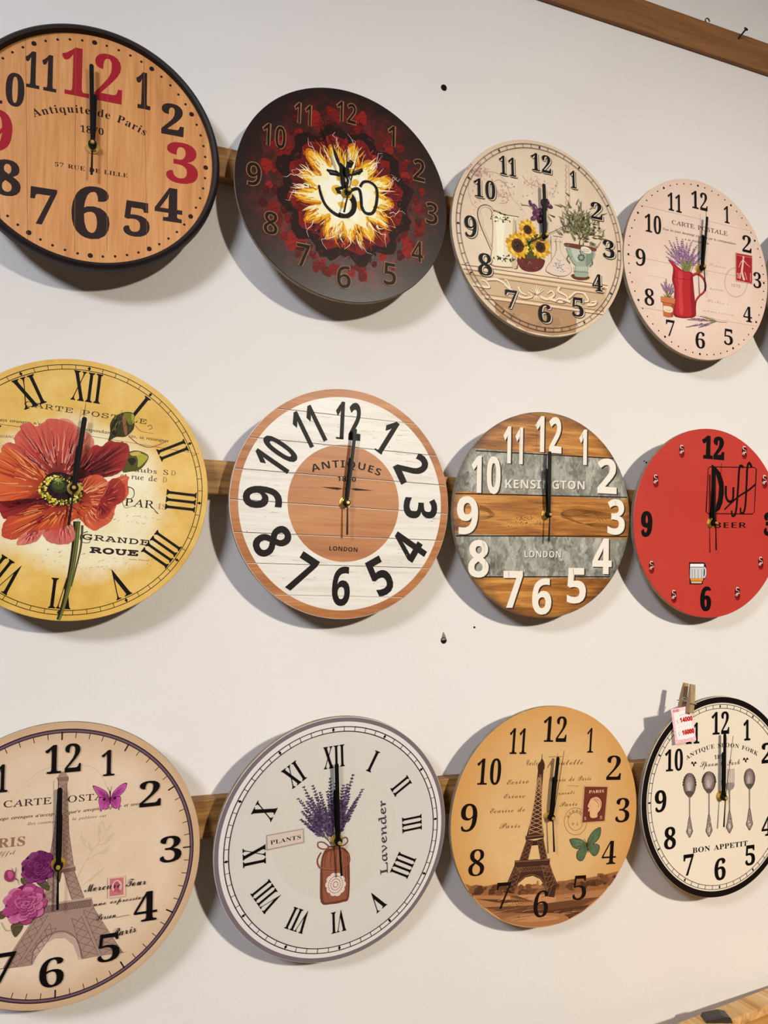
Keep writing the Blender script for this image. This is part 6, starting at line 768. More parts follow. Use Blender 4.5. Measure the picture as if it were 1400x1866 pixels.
            s.glyphs([c[2] for c in chars], lambda p: (x0 + d.x * p[0] * k + (e.x + d.x * sl) * p[1] * h, y0 + d.y * p[0] * k + (e.y + d.y * sl) * p[1] * h), col, b)
        elif t == 'a':
            f, text, b, cx, cy, r, a0, a1, h = sh[2:]; chars, L = run(f, text, .04); h /= .68; k = abs(a1 - a0) / 1000 * r / L
            for x, adv, cs in chars:
                a = (a0 + (a1 - a0) * (x + adv / 2) / L) / 1000; ca, sa = math.cos(a), math.sin(a); ox, oy = cx + r * sa, cy + r * ca; xm = x + adv / 2
                s.glyphs([cs], lambda p: (ox + (p[0] - xm) * k * ca + p[1] * h * sa, oy - (p[0] - xm) * k * sa + p[1] * h * ca), col, b)
        elif t == 'f':
            base, bd, c0, c1, c2, ns, sc, seed, w, jit, lo = sh[1:]
            g = random.Random(seed); bx, by = base; p = cr(list(zip(bd[::2], bd[1::2])), True, 5); L0, L1, L2 = lin(c0), lin(c1), lin(c2)
            p = [(x + g.uniform(-1, 1) * jit * w * .3, y + g.uniform(-1, 1) * jit * w * .3) for x, y in p]; n = len(p)
            s.poly(p, c1); K = 5; V = [(bx, by)]; C = [L0]
            for j in range(1, K + 1):
                q = j / K
                for x, y in p:
                    V.append((bx + (x - bx) * q, by + (y - by) * q)); h = (L0, L1, q / .55) if q < .55 else (L1, L2, (q - .55) / .45); e = 1 + g.uniform(-.16, .16); C.append(tuple((a + (b - a) * h[2]) * e for a, b in zip(h[0], h[1])))
            F = [(0, 1 + i, 1 + (i + 1) % n) for i in range(n)] + [(1 + j * n + i, 1 + j * n + (i + 1) % n, 1 + (j + 1) * n + (i + 1) % n, 1 + (j + 1) * n + i) for j in range(K - 1) for i in range(n)]
            s.put(V, F, c1, C); s.cycle(4)
            for _ in range(ns):
                x, y = g.choice(p); a = lo + g.uniform(0, .5) * (1 - lo); b = min(.97, a + g.uniform(.15, .5)); m = (a + b) / 2; o = g.uniform(-1, 1) * w
                s.stroke(cr([(bx + (x - bx) * a, by + (y - by) * a), (bx + (x - bx) * m + o, by + (y - by) * m + o), (bx + (x - bx) * b, by + (y - by) * b)], False, 3), w * .9, w * .2, g.choice(sc))
            s.cycle(0)
    def ell(s, col, x, y, a, b, r=0):
        r = math.radians(r); k = 10 if max(a, b) < 25 else 16 if max(a, b) < 80 else 40
        s.poly([(x + a * math.cos(q) * math.cos(r) - b * math.sin(q) * math.sin(r), y + a * math.cos(q) * math.sin(r) + b * math.sin(q) * math.cos(r)) for q in [i * 2 * math.pi / k for i in range(k)]], col)
    def scatter(s, seed, n, cs, x, y, sx, sy, r0, r1, asp, ga):
        g = random.Random(seed)
        for _ in range(n):
            r = g.uniform(r0, r1); s.ell(g.choice(cs), x + g.gauss(0, sx), y + g.gauss(0, sy), r, r * asp / 100, g.uniform(0, 180))
    def blobs(s, seed, n, cs, x, y, sx, sy, r0, r1):
        g = random.Random(seed)
        for _ in range(n):
            r = g.uniform(r0, r1); px, py = x + g.uniform(-sx, sx), y + g.uniform(-sy, sy)
            s.poly(cr([(px + r * g.uniform(.7, 1.2) * math.cos(k * .785), py + r * .8 * g.uniform(.7, 1.2) * math.sin(k * .785)) for k in range(8)], True, 3), g.choice(cs))
    def dashes(s, seed, n, cs, x, y, sx, sy, w, l0, l1, ang, jit):
        g = random.Random(seed)
        for _ in range(n):
            a = math.radians(ang + g.uniform(-jit, jit)); px, py, L = x + g.uniform(-sx, sx), y + g.uniform(-sy, sy), g.uniform(l0, l1)
            s.stroke([(px, py), (px + L * .5 * math.cos(a), py + L * .5 * math.sin(a) + g.uniform(-.06, .06) * L), (px + L * math.cos(a), py + L * math.sin(a))], w, w * .3, g.choice(cs))
    def leaves(s, seed, n, cs, x, y, sx, sy, bx, by, w, l0, l1, jit):
        g = random.Random(seed)
        for _ in range(n):
            px, py, L = x + g.gauss(0, sx), y + g.gauss(0, sy), g.uniform(l0, l1); a = math.atan2(py - by, px - bx) + math.radians(g.uniform(-jit, jit)); b = a + g.uniform(-.4, .4)
            s.stroke(cr([(px, py), (px + L * .5 * math.cos(a), py + L * .5 * math.sin(a)), (px + L * .5 * (math.cos(a) + math.cos(b)), py + L * .5 * (math.sin(a) + math.sin(b)))], False, 3), w, w * .15, g.choice(cs))
    def blades(s, seed, n, cs, x0, y0, s0, x1, y1, sx, sy, w0, w1):
        g = random.Random(seed)
        for _ in range(n): s.stroke([(x0 + g.uniform(-s0, s0), y0), (x1 + g.uniform(-sx, sx), y1 + g.uniform(-sy, sy))], w0, w1, g.choice(cs))
    def rays(s, seed, n, cs, x, y, rx, ry, f0, f1, w):
        g = random.Random(seed)
        for _ in range(n):
            a = g.uniform(0, 6.283); f = g.uniform(.7, 1); s.stroke([(x + rx * f0 / 100 * math.cos(a), y + ry * f0 / 100 * math.sin(a)), (x + rx * f * math.cos(a), y + ry * f * math.sin(a))], w, w * .1, g.choice(cs))
    def beads(s, seed, n, cs, x, y, rx, ry, f0, f1, r0, r1, even):
        g = random.Random(seed)
        for i in range(n):
            a = i * 6.2832 / n if even else g.uniform(0, 6.283); f = g.uniform(f0, f1) / 100; r = g.uniform(r0, r1); s.ell(g.choice(cs), x + rx * f * math.cos(a), y + ry * f * math.sin(a), r, r * (1 if even else .75), g.uniform(0, 180))
    def stalk(s, seed, x0, y0, x1, y1, w, n, f, cs, st, sw):
        """a lavender stalk: thin stem, pairs of florets towards the tip"""
        g = random.Random(seed); s.stroke(cr([(x0, y0), (x0 + (x1 - x0) * .5 + g.uniform(-8, 8), y0 + (y1 - y0) * .55), (x1, y1)], False, 4), sw, sw * .5, st)
        th = math.degrees(math.atan2(y1 - y0, x1 - x0))
        for i in range(n):
            t = f / 100 + (1 - f / 100) * i / (n - 1); k = w * (1 - .5 * i / (n - 1)); x, y = x0 + (x1 - x0) * t, y0 + (y1 - y0) * t
            for sd in (-1, 1, 0): s.ell(g.choice(cs), x + sd * k * g.uniform(.45, .9), y + g.uniform(-.3, .3) * k, k * .8, k * .42, th - sd * 38 + g.uniform(-20, 20))
    def sunflower(s, seed, x, y, r, n, rc):
        g = random.Random(seed); Y = [(226, 168, 34), (238, 190, 60), (206, 140, 28), (246, 210, 90)]
        for k in (0, 1):
            for i in range(n):
                a = (i + .5 * k) * 6.2832 / n + g.uniform(-.08, .08); L = r * (1, .84)[k] * g.uniform(.9, 1.08); ca, sa = math.cos(a), math.sin(a); w = r * .19
                s.poly(cr([(x, y), (x + L * .55 * ca - sa * w, y + L * .55 * sa + ca * w), (x + L * ca, y + L * sa), (x + L * .55 * ca + sa * w, y + L * .55 * sa - ca * w)], True, 3), g.choice(Y))
                s.stroke([(x + rc * ca, y + rc * sa), (x + L * .8 * ca, y + L * .8 * sa)], 5, 2, (176, 112, 24))
        for f, c in ((1.1, (92, 50, 26)), (.8, (52, 28, 20)), (.42, (30, 18, 16))): s.ell(c, x, y, rc * f, rc * f)
        s.cycle(4); s.scatter(seed, 24, [(128, 76, 34)], x, y, rc * .5, rc * .5, 4, 6, 90, 1); s.cycle(0)
    def rose(s, cd, cm, cl_, x, y, r, seed):
        g = random.Random(seed); s.poly(cr([(x + r * g.uniform(.92, 1.04) * math.cos(k * .3927), y + r * g.uniform(.92, 1.04) * math.sin(k * .3927)) for k in range(16)], True, 4), cd)
        for j, (rr, n) in enumerate(((.78, 9), (.62, 8), (.47, 7), (.33, 6), (.2, 5), (.08, 3))):
            for i in range(n):
                a = i * 6.2832 / n + j * .5 + g.uniform(-.15, .15); px, py = x + rr * r * math.cos(a), y + rr * r * math.sin(a); w = r * (.33 - .03 * j)
                bd = [(px + w * math.cos(k * .628) * (1 if k % 2 else .9), py + w * .8 * math.sin(k * .628)) for k in range(10)]
                s.poly(cr([(u + r * .02, v - r * .035) for u, v in bd], True, 3), cd); b = (x, y) if j < 2 else (px, py)
                s.draw(('f', b, [q for p in bd for q in p], cd, cm, g.choice([cm, cl_]), 7, [cl_, cd], seed * 31 + i + j * 10, r * .03, .4, .4))
    def lattice(s, col, o, n, w):
        A, B, C, D = [Vector(o[i:i + 2]) for i in (0, 2, 4, 6)]
        for i in range(n):
            f, h = i / n, (i + 1) / n; s.stroke([tuple(A.lerp(B, f)), tuple(C.lerp(D, h))], w, w, col); s.stroke([tuple(C.lerp(D, f)), tuple(A.lerp(B, h))], w, w, col)
        s.stroke([tuple(A), tuple(B)], w, w, col); s.stroke([tuple(C), tuple(D)], w, w, col)
    def dots(s, col, r, big, small):
        for i in range(60):
            a = i * math.pi / 30; b = small if i % 5 else big; s.ell(col, r * math.sin(a), r * math.cos(a), b, b)
    def ticks(s, col, r, lb, ls, wb, ws):
        for i in range(60):
            a = i * math.pi / 30; L, w = (ls, ws) if i % 5 else (lb, wb); s.stroke([((r - L) * math.sin(a), (r - L) * math.cos(a)), ((r + L) * math.sin(a), (r + L) * math.cos(a))], w, w, col)
    def track(s, col, r, h, lw, tw, dw):
        """double minute circle, a bar every minute and a diamond every hour"""
        for q in (r - h, r + h): s.draw(('r', col, q - lw / 2, q + lw / 2))
        for i in range(60):
            a = i * math.pi / 30; x, y = math.sin(a), math.cos(a); d = dw / 2
            if i % 5: s.stroke([(x * (r - h), y * (r - h)), (x * (r + h), y * (r + h))], tw, tw, col)
            else: s.poly([(x * (r + h), y * (r + h)), (x * r + y * d, y * r - x * d), (x * (r - h), y * (r - h)), (x * r - y * d, y * r + x * d)], col)
    def can(s, col, x, y, k):
        k /= 10
        def S(c, w, *p): s.stroke(cr([(x + a * k, y + b * k) for a, b in p], False, 4), w * k, w * k * .8, c)
        s.ell(col, x + 2 * k, y - 22 * k, 26 * k, 32 * k); s.ell((90, 10, 14), x, y + 12 * k, 26 * k, 36 * k)
        S((232, 214, 206), 7, (12, 40), (-8, 44), (-12, 26), (12, 14), (14, -2), (-10, 2)); S((30, 10, 10), 4, (16, 30), (-2, 32), (-2, 22), (18, 8))
        s.ell((226, 206, 200), x - 8 * k, y - 12 * k, 12 * k, 9 * k); s.ell((150, 60, 60), x - 8 * k, y - 14 * k, 6 * k, 5 * k); S((160, 24, 26), 5, (-18, -40), (0, -42), (18, -42))
    def fire(s, col):
        """rings of lava, dark rock and thirteen flames around a white-hot middle"""
        g = random.Random(7)
        def P(c, pts, sm=True): s.poly(cr([(x * 10, y * 10) for x, y in pts], True, 3) if sm else [(x * 10, y * 10) for x, y in pts], c)
        def S(c, w0, w1, pts): s.stroke([(x * 10, y * 10) for x, y in pts], w0 * 10, w1 * 10, c)
        def pol(r, a): return (r * math.sin(a), r * math.cos(a))
        def star(n, r0, r1, jit, off, mid):
            return [pol(r0 + (r1 - r0) * (.5 + .5 * math.cos(math.pi * f / mid)) + g.uniform(-jit, jit), (i + f / (mid * 2)) * 2 * math.pi / n + off) for i in range(n) for f in range(mid * 2)]
        s.cycle(40)
        for i in range(12):
            for j in range(12):
                b = i * math.pi / 6 + .2 + g.uniform(-.24, .24); r = g.uniform(90, 117); w = g.uniform(2.5, 9); x, y = pol(r, b)
                P(g.choice([(94, 16, 13), (118, 21, 16), (140, 28, 22), (72, 11, 11), (106, 18, 15)]), [(x + w * math.cos(k * .785) * g.uniform(.6, 1.2), y + w * 1.2 * math.sin(k * .785) * g.uniform(.6, 1.2)) for k in range(8)])
                S((60, 8, 10), .9, .2, cr([(x - w * .6, y - w * .5), (x, y + g.uniform(-3, 3)), (x + w * .7, y + w * .4)], False, 4)); S((168, 48, 36), .6, .1, [(x - w * .4, y + w * .2), (x + w * .3, y + w * .6)])
        s.cycle(0); P((34, 12, 12), star(12, 86, 99, 3.5, .26, 4), False)
        s.cycle(12)
        for _ in range(110):
            a, r, w = g.uniform(0, 6.28), g.uniform(77, 95), g.uniform(1.5, 4); x, y = pol(r, a)
            P(g.choice([(20, 8, 8), (52, 18, 18), (66, 24, 20), (44, 14, 14), (90, 26, 22)]), [(x + w * g.uniform(.4, 1) * math.sin(t), y + w * g.uniform(.4, 1) * math.cos(t)) for t in (0, 1.2, 2.5, 3.8, 5)], False)
        s.cycle(0); P((124, 20, 17), star(12, 74, 84, 2.5, .26, 3), False); P((98, 14, 16), star(24, 68, 79, 2.5, .1, 2), False)
        s.cycle(12)
        for _ in range(44):
            a, r, w = g.uniform(0, 6.28), g.uniform(60, 76), g.uniform(2, 5); x, y = pol(r, a)
            P(g.choice([(30, 8, 12), (150, 30, 22), (170, 40, 30), (120, 24, 70), (180, 60, 30)]), [(x + w * g.uniform(.3, 1) * math.sin(t), y + 1.4 * w * g.uniform(.3, 1) * math.cos(t)) for t in (0, 1.2, 2.5, 3.8, 5)])
        s.cycle(0)
        for i in range(13):
            a = i * 2 * math.pi / 13 + .12; L = g.uniform(66, 78)
            for w, l, c, da in ((13, L, (200, 112, 22), 0), (11.5, L - 4, (238, 178, 34), 0), (9.5, L - 12, (250, 216, 90), .02), (8, L - 17, (253, 240, 180), -.02)):
                o = [(f * l, ww * w * g.uniform(.85, 1.1)) for f, ww in ((.12, .5), (.4, .95), (.62, 1), (.8, .75), (.9, .62), (1, .05))]; b = a + da
                P(c, [(r * math.sin(b) + x * math.cos(a), r * math.cos(b) - x * math.sin(a)) for r, x in o] + [(r * math.sin(b) - x * math.cos(a), r * math.cos(b) + x * math.sin(a)) for r, x in o[-2::-1]])
            for _ in range(6):
                b = a + g.uniform(-.16, .16); r = g.uniform(40, 62); S(g.choice([(226, 150, 30), (248, 220, 110), (255, 248, 214), (214, 124, 24)]), 1.6, .2, [pol(r, b), pol(r + 12, b + .03)])
        s.cycle(20)
        for _ in range(190):
            a = g.uniform(0, 6.283); r = g.uniform(38, 60); q = r + g.uniform(10, 24); S(g.choice([(240, 182, 40), (248, 220, 112), (255, 242, 192), (216, 138, 28), (192, 92, 20), (253, 244, 208)]), g.uniform(1.2, 3.2), .15, cr([pol(r, a), pol((r + q) / 2, a + g.uniform(-.05, .05)), pol(q, a + g.uniform(-.1, .1))], False, 3))
        for _ in range(60):
            a = g.uniform(0, 6.283); r = g.uniform(58, 70); S(g.choice([(90, 14, 12), (140, 26, 20), (58, 10, 10), (180, 58, 32)]), g.uniform(1, 2.4), .2, [pol(r + 12, a), pol(r, a + g.uniform(-.06, .06))])
        s.cycle(0); P((254, 244, 196), star(13, 40, 50, 2, .12, 2)); P((255, 250, 226), star(9, 28, 40, 2, 0, 2))
        for x, y in ((-10, 22), (12, 18), (-6, -16), (20, -12), (4, 4), (-14, 4), (10, 34)): P((236, 186, 60), [(x + g.uniform(3, 8) * math.sin(t), y + g.uniform(4, 9) * math.cos(t)) for t in range(6)])
        for i in range(12):
            a, r = i * .53 + .2, 64; l = [pol(r, a)]
            for _ in range(5): r += 4.5; a += g.uniform(-.1, .1); l.append(pol(r, a))
            S((252, 226, 214), .8, .25, l); S((246, 206, 196), .5, .2, [l[2], (l[2][0] + g.uniform(-7, 7), l[2][1] + g.uniform(-7, 7)), (l[2][0] + g.uniform(-10, 10), l[2][1] + g.uniform(2, 12))])
    def build(s, name, parent):
        me = bpy.data.meshes.new(name); me.from_pydata(s.v, [], s.f)
        at = me.color_attributes.new('ink', 'FLOAT_COLOR', 'POINT'); at.data.foreach_set('color', [q for c in s.c for q in (*c, 1.)])
        me.update(); fl = [p.index for p in me.polygons if p.normal.y > 0]
        if fl:
            bm = bmesh.new(); bm.from_mesh(me); bm.faces.ensure_lookup_table(); bmesh.ops.reverse_faces(bm, faces=[bm.faces[i] for i in fl]); bm.to_mesh(me); bm.free()
        return link(name, me, INK, parent)

# ------------------------------------------------------------------ the room
wall_m = NG('white_plaster', .75, .25); _o = wall_m.obj(); _n = wall_m.noise(_o, 3.0, 4, .6); _f = wall_m.noise(_o, 130, 4, .6); _h = wall_m.noise(_o, 24, 3, .5)
wall_m.color(wall_m.mix(wall_m.framp(_n, .3, .75, 0, .6), (233, 228, 224), (224, 217, 211))); wall_m.bump(wall_m.math('ADD', _f, wall_m.math('MULTIPLY', _h, 1.6)), .28, .0012); wall_m = wall_m.m
def struct(name, bm, m, **k): o = obj(name, bm, m, **k); o['kind'] = 'structure'; return o
RX0, RX1, RY, RZ = -2.6, 3.2, -4.6, Z0 + 1.35
bm = bmesh.new(); box(bm, RX0, RX1, 0, .12, 0, RZ); wall = struct('wall_back', bm, wall_m)
bm = bmesh.new(); box(bm, RX0, RX1, RY, .12, -.1, 0); struct('floor', bm, paper('floor_tile', (138, 116, 96), (120, 100, 80), blotch=6, rough=.5))
bm = bmesh.new(); box(bm, RX0, RX1, RY, .12, RZ, RZ + .1); struct('ceiling', bm, plain('ceiling_paint', (224, 220, 214), .8))
side_wall = plain('side_wall_paint', (140, 126, 112), .8)
bm = bmesh.new(); box(bm, RX0 - .1, RX0, RY, .12, 0, RZ); struct('wall_left', bm, side_wall)
bm = bmesh.new(); box(bm, RX1, RX1 + .1, RY, .12, 0, RZ); struct('wall_right', bm, side_wall)
bm = bmesh.new(); box(bm, RX0, RX1, RY - .1, RY, 0, RZ); struct('wall_front', bm, plain('front_wall_paint', (90, 76, 64), .8))
hole_m = plain('dark_hole', (26, 20, 16), .9, .1); dust_m = plain('grey_filler', (138, 128, 120), .9, .1)
def hole(x, z, r, tail=0):
    bm = bmesh.new(); lathe(bm, [(0, .0), (r * .75, -.0004), (r * 1.0, -.0012), (r * 1.1, -.0002)], 20); o = obj('screw_hole', bm, hole_m, wall, loc=(x, 0, z + Z0))
    if tail:
        bm = bmesh.new(); prism(bm, [(-r, 0), (-r * .5, r * 1.9), (-.2 * r, r * 2.9), (.6 * r, r * 1.6), (.9 * r, .2 * r)], -.0006, 0); obj('chipped_plaster', bm, dust_m, wall, loc=(x, 0, z + Z0))
hole(.4543, .7519, .0044, 0); hole(.4645, -.0665, .0042, 1); hole(.5128, -.0484, .0013); hole(.8203, .2118, .0015); hole(.816, .214, .0008)

# ------------------------------------------------------------------ wooden rails
rail_m = wood('rail_wood', (95, 56, 22), (170, 122, 62), (204, 160, 96), 'X', 1., .55, True)
beam_m = wood('beam_wood', (90, 52, 20), (132, 85, 42), (150, 102, 58), 'X', .8, .6, True)
for nm, z0, z1, y, m, lab in (('wooden_rail', .534, .5745, .02, rail_m, 'narrow wooden wall rail behind the top row of clocks'), ('wooden_rail', .1205, .1635, .02, rail_m, 'narrow wooden wall rail behind the middle row of clocks, with a dark knot'),
                            ('wooden_rail', -.2985, -.2515, .02, rail_m, 'narrow wooden wall rail behind the bottom row of clocks'), ('wooden_beam', .9410, .9985, .008, beam_m, 'bare wooden batten on the wall at the top right, above all the clocks')):
    bm = bmesh.new(); box(bm, -.6, 2.2, -y, 0, z0 + Z0, z1 + Z0); o = obj(nm, bm, m, bevel=.0015); tag(o, lab, 'rail')
bm = bmesh.new(); lathe(bm, [(0, -.0195), (.004, -.019), (.004, -.0172), (.0016, -.0168), (.0014, 0), (0, 0)], 16)
nail = obj('nail', bm, plain('black_iron', (23, 19, 15), .45, .5, .6), smooth=True); nail.location = (1.026, -.008, .9865 + Z0); nail.rotation_euler = (math.radians(-42), 0, math.radians(28)); tag(nail, 'black nail sticking out of the wooden batten at the top right', 'nail')
bm = bmesh.new()
for i in range(14):
    a = math.pi * 1.25 * i / 14; b = math.pi * 1.25 * (i + 1) / 14; p = [(math.cos(a) * r_, math.sin(a) * r_) for r_ in (.004, .0055)]; q = [(math.cos(b) * r_, math.sin(b) * r_) for r_ in (.004, .0055)]
    vs = [[bm.verts.new((x, y, z)) for y in (-.0008, .0008)] for x, z in (p[0], p[1], q[1], q[0])]
    for k in range(4): bm.faces.new([vs[k][0], vs[(k + 1) % 4][0], vs[(k + 1) % 4][1], vs[k][1]])
    bm.faces.new([v[0] for v in vs]); bm.faces.new([v[1] for v in vs][::-1])
hk = obj('wire_hook', bm, plain('brown_wire', (106, 80, 56), .5, .5, .5)); hk.location = (.957, -.0075, 1.0005 + Z0); tag(hk, 'tiny bent wire hook on top of the wooden batten', 'hook')

# ------------------------------------------------------------------ counter with a raised back strip, lower right corner
ct = thing('counter', 'pale wooden counter against the wall at the lower right corner', 'counter', (1.3, -.074, 0)); ct.rotation_euler = (0, 0, math.radians(8.2))
pale_m = wood('pale_end_grain', (168, 118, 60), (214, 171, 114), (230, 198, 146), 'Y', 1.4, .55); gold_m = wood('golden_wood', (168, 108, 40), (208, 154, 80), (224, 180, 108), 'X', .8, .5); side_m = wood('counter_side_wood', (122, 76, 32), (168, 112, 56), (187, 132, 72), 'Z', 1, .6)
zt = Z0 - .6165
bm = bmesh.new(); box(bm, -.62, -.13, .060, .092, zt - .06, zt); obj('back_strip', bm, pale_m, ct, bevel=.0015)
bm = bmesh.new(); box(bm, -.62, -.13, -.35, .060, zt - .05, zt - .012); obj('counter_top', bm, gold_m, ct, bevel=.0015)
bm = bmesh.new(); box(bm, -.61, -.14, -.33, .05, 0, zt - .05); obj('cabinet_body', bm, side_m, ct)
bm = bmesh.new(); prism(bm, [(-.02, 0), (.02, 0), (.017, .0075), (.006, .0095), (-.017, .005)], -.01, .01)
cl = obj('black_clip', bm, plain('black_clip_plastic', (36, 30, 26), .35, .5), bevel=.001); tag(cl, 'small black clip lying on the back strip of the counter', 'clip')

# ------------------------------------------------------------------ clocks
brass_m = plain('brass', (214, 178, 90), .34, .5, .55); hand_m = plain('black_hand_enamel', (8, 7, 6), .45, .22); case_m = plain('black_movement_plastic', (22, 20, 18), .5); edge_m = NG('mdf_edge', .8, .2)
edge_m.color(edge_m.ramp(edge_m.noise(edge_m.obj(), 90, 3), ((.35, (138, 124, 104)), (.65, (163, 149, 128))))); edge_m = edge_m.m
FRAMES = {
    1: ((-0.0267, 0.5240), ((0.999564, -0.003115, 0.029353), (0.003330, 0.999968, -0.007277), (-0.029329, 0.007371, 0.999543)), 0.1494),
    2: ((0.2913, 0.5310), ((0.999884, 0.001921, -0.015117), (-0.002388, 0.999518, -0.030940), (0.015050, 0.030973, 0.999407)), 0.1492),
    3: ((0.5966, 0.5261), ((0.999474, 0.009730, 0.030933), (-0.009505, 0.999927, -0.007406), (-0.031003, 0.007108, 0.999494)), 0.1492),
    4: ((0.8923, 0.5273), ((0.999950, 0.009861, -0.001792), (-0.009851, 0.999935, 0.005779), (0.001848, -0.005762, 0.999982)), 0.1491),
    5: ((-0.0267, 0.1151), ((0.997774, -0.001890, -0.066663), (0.002200, 0.999987, 0.004573), (0.066654, -0.004710, 0.997765)), 0.1507),
    6: ((0.2991, 0.1154), ((0.999776, 0.015831, -0.014075), (-0.015505, 0.999617, 0.022915), (0.014433, -0.022691, 0.999638)), 0.1496),
    7: ((0.6028, 0.1146), ((0.999931, 0.003321, 0.011269), (-0.003790, 0.999117, 0.041850), (-0.011120, -0.041890, 0.999060)), 0.1482),
    8: ((0.9063, 0.1156), ((0.999980, 0.003657, 0.005240), (-0.003924, 0.998644, 0.051906), (-0.005043, -0.051925, 0.998638)), 0.1492),
    9: ((-0.0221, -0.3001), ((0.999639, -0.009978, 0.024954), (0.010006, 0.999949, -0.001000), (-0.024943, 0.001249, 0.999688)), 0.1524),
    10: ((0.2981, -0.3064), ((0.996427, 0.020091, 0.082031), (-0.026917, 0.996188, 0.082981), (-0.080051, -0.084893, 0.993169)), 0.1522),
    11: ((0.6074, -0.3063), ((0.998038, -0.003169, -0.062533), (0.004952, 0.999585, 0.028371), (0.062417, -0.028625, 0.997640)), 0.1503),
    12: ((0.9149, -0.3045), ((0.999820, 0.015919, -0.010341), (-0.015715, 0.999686, 0.019530), (0.010649, -0.019363, 0.999756)), 0.1503),
    13: ((1.1905, .5270), ((1, 0, 0), (0, 1, 0), (0, 0, 1)), .1495)}
def clock(n, name, label, face, art=True, edge=None):
    (x, z), M, R = FRAMES[n]
    root = thing(name, label, 'wall clock', (0, 0, 0), None)
    root.matrix_world = Matrix(((M[0][0], M[1][0], M[2][0], x), (M[0][1], M[1][1], M[2][1], -.045), (M[0][2], M[1][2], M[2][2], z + Z0), (0, 0, 0, 1)))
    t = .007
    bm = bmesh.new(); lathe(bm, [(0, 0), (R - .0005, 0), (R, .0005), (R, t - .0004), (R - .0004, t), (0, t)], 160, mats=[0, 0, 1, 1, 1])
    board = obj('board', bm, [face, edge or edge_m], root)
    bm = bmesh.new(); box(bm, -.028, .028, t, .0245, -.028, .028); obj('movement_case', bm, case_m, root, bevel=.002)
    if art: print_dial(n, board)
    # brass nut, washer and shaft
    bm = bmesh.new(); lathe(bm, [(.003, 0), (.0076, 0), (.0078, -.0012), (.003, -.0014)], 40); lathe(bm, [(0, -.0145), (.0018, -.0145), (.0022, -.014), (.0022, -.0125), (.0026, -.012), (.0026, -.001), (0, -.001)], 24)
    hexp = [(.0062 * math.sin(i * math.pi / 3 + .3), .0062 * math.cos(i * math.pi / 3 + .3)) for i in range(6)]; prism(bm, hexp, -.0045, -.001)
    obj('center_nut', bm, brass_m, root, smooth=True)
    hd = HANDS.get(n)
    if hd:
        wh, wm, ws = hd['w']; slim = hd['style']
        def hand(nm, tip, w, h, tail=None):
            L = math.hypot(*tip) / 1000; w /= 1000; a = math.atan2(tip[0], tip[1]); bm = bmesh.new()
            if slim: pl = [(-w * .3, .003), (-w * .25, L * .32), (-w * .9, L * .42), (-w * .9, L * .5), (-w * .25, L * .62), (-.0004, L), (.0004, L), (w * .25, L * .62), (w * .9, L * .5), (w * .9, L * .42), (w * .25, L * .32), (w * .3, .003)]
            else: pl = [(-w * .42, .0), (-w * .5, L * .3), (-w * .5, L - w * .35), (-w * .28, L), (w * .28, L), (w * .5, L - w * .35), (w * .5, L * .3), (w * .42, .0)]
            prism(bm, pl[::-1], -h - .0006, -h); bmesh.ops.rotate(bm, verts=bm.verts[:], cent=(0, 0, 0), matrix=Matrix.Rotation(a, 3, 'Y'))
            lathe(bm, [(.0022, -h), (.0048, -h), (.0048, -h - .0013), (.0022, -h - .0013)], 28, close=True); obj(nm, bm, hand_m, root)
        hand('hour_hand', hd['hour'], wh, .006); hand('minute_hand', hd['minute'], wm, .0085)
        bm = bmesh.new(); h = .011
        for tip, w0, w1 in ((hd.get('second'), ws, ws * .6), (hd.get('tail'), 1.6, 2.9)):
            if not tip: continue
            L = math.hypot(*tip) / 1000; a = math.atan2(tip[0], tip[1]); b2 = bmesh.new(); w0 /= 2000; w1 /= 2000
            prism(b2, [(w0, 0), (w1, L), (-w1, L), (-w0, 0)], -h - .0004, -h); bmesh.ops.rotate(b2, verts=b2.verts[:], cent=(0, 0, 0), matrix=Matrix.Rotation(a, 3, 'Y'))
            me = bpy.data.meshes.new('t'); b2.to_mesh(me); b2.free(); bm.from_mesh(me); bpy.data.meshes.remove(me)
        lathe(bm, [(.0022, -h), (.0036, -h), (.0034, -h - .0014), (.0022, -h - .0014)], 24, close=True)
        obj('second_hand', bm, hand_m, root)
    return root, board, R
def print_dial(n, board, lv=.00001):
    rim = FRAMES[n][2] * 1e4 - 4
    for nm, shapes in ART.get(n, ()):
        groups = {}
        if nm in ('numerals', 'lettering', 'handwriting', 'track_and_numerals'):
            for i, q in enumerate(shapes):
                if q[0] in 'nRo': groups.setdefault(('numeral', q[3]), []).append(q)
                elif q[0] in 'ta': groups.setdefault(('lettering', q[3] + str(round(q[6] / 60))), []).append(q)
                else: groups.setdefault(('minute_track' if 'track' in nm or 'dots' in nm else 'pen_marks', ''), []).append(q)
        else: groups[nm, ''] = shapes
        top = lv
        for (kind, _), qs in groups.items():
            sh = Sheet(lv, rim)
            for q in qs: sh.draw(q)
            sh.build(kind, board); top = max(top, sh.lv)
        lv = top + .00001
def annulus(name, parent, r0, r1, m, y):
    bm = bmesh.new(); lathe(bm, [(r0, -y), (r1, -y)] if r0 else [(0, -y), (r1, -y)], 160)
    o = obj(name, bm, m, parent); return o

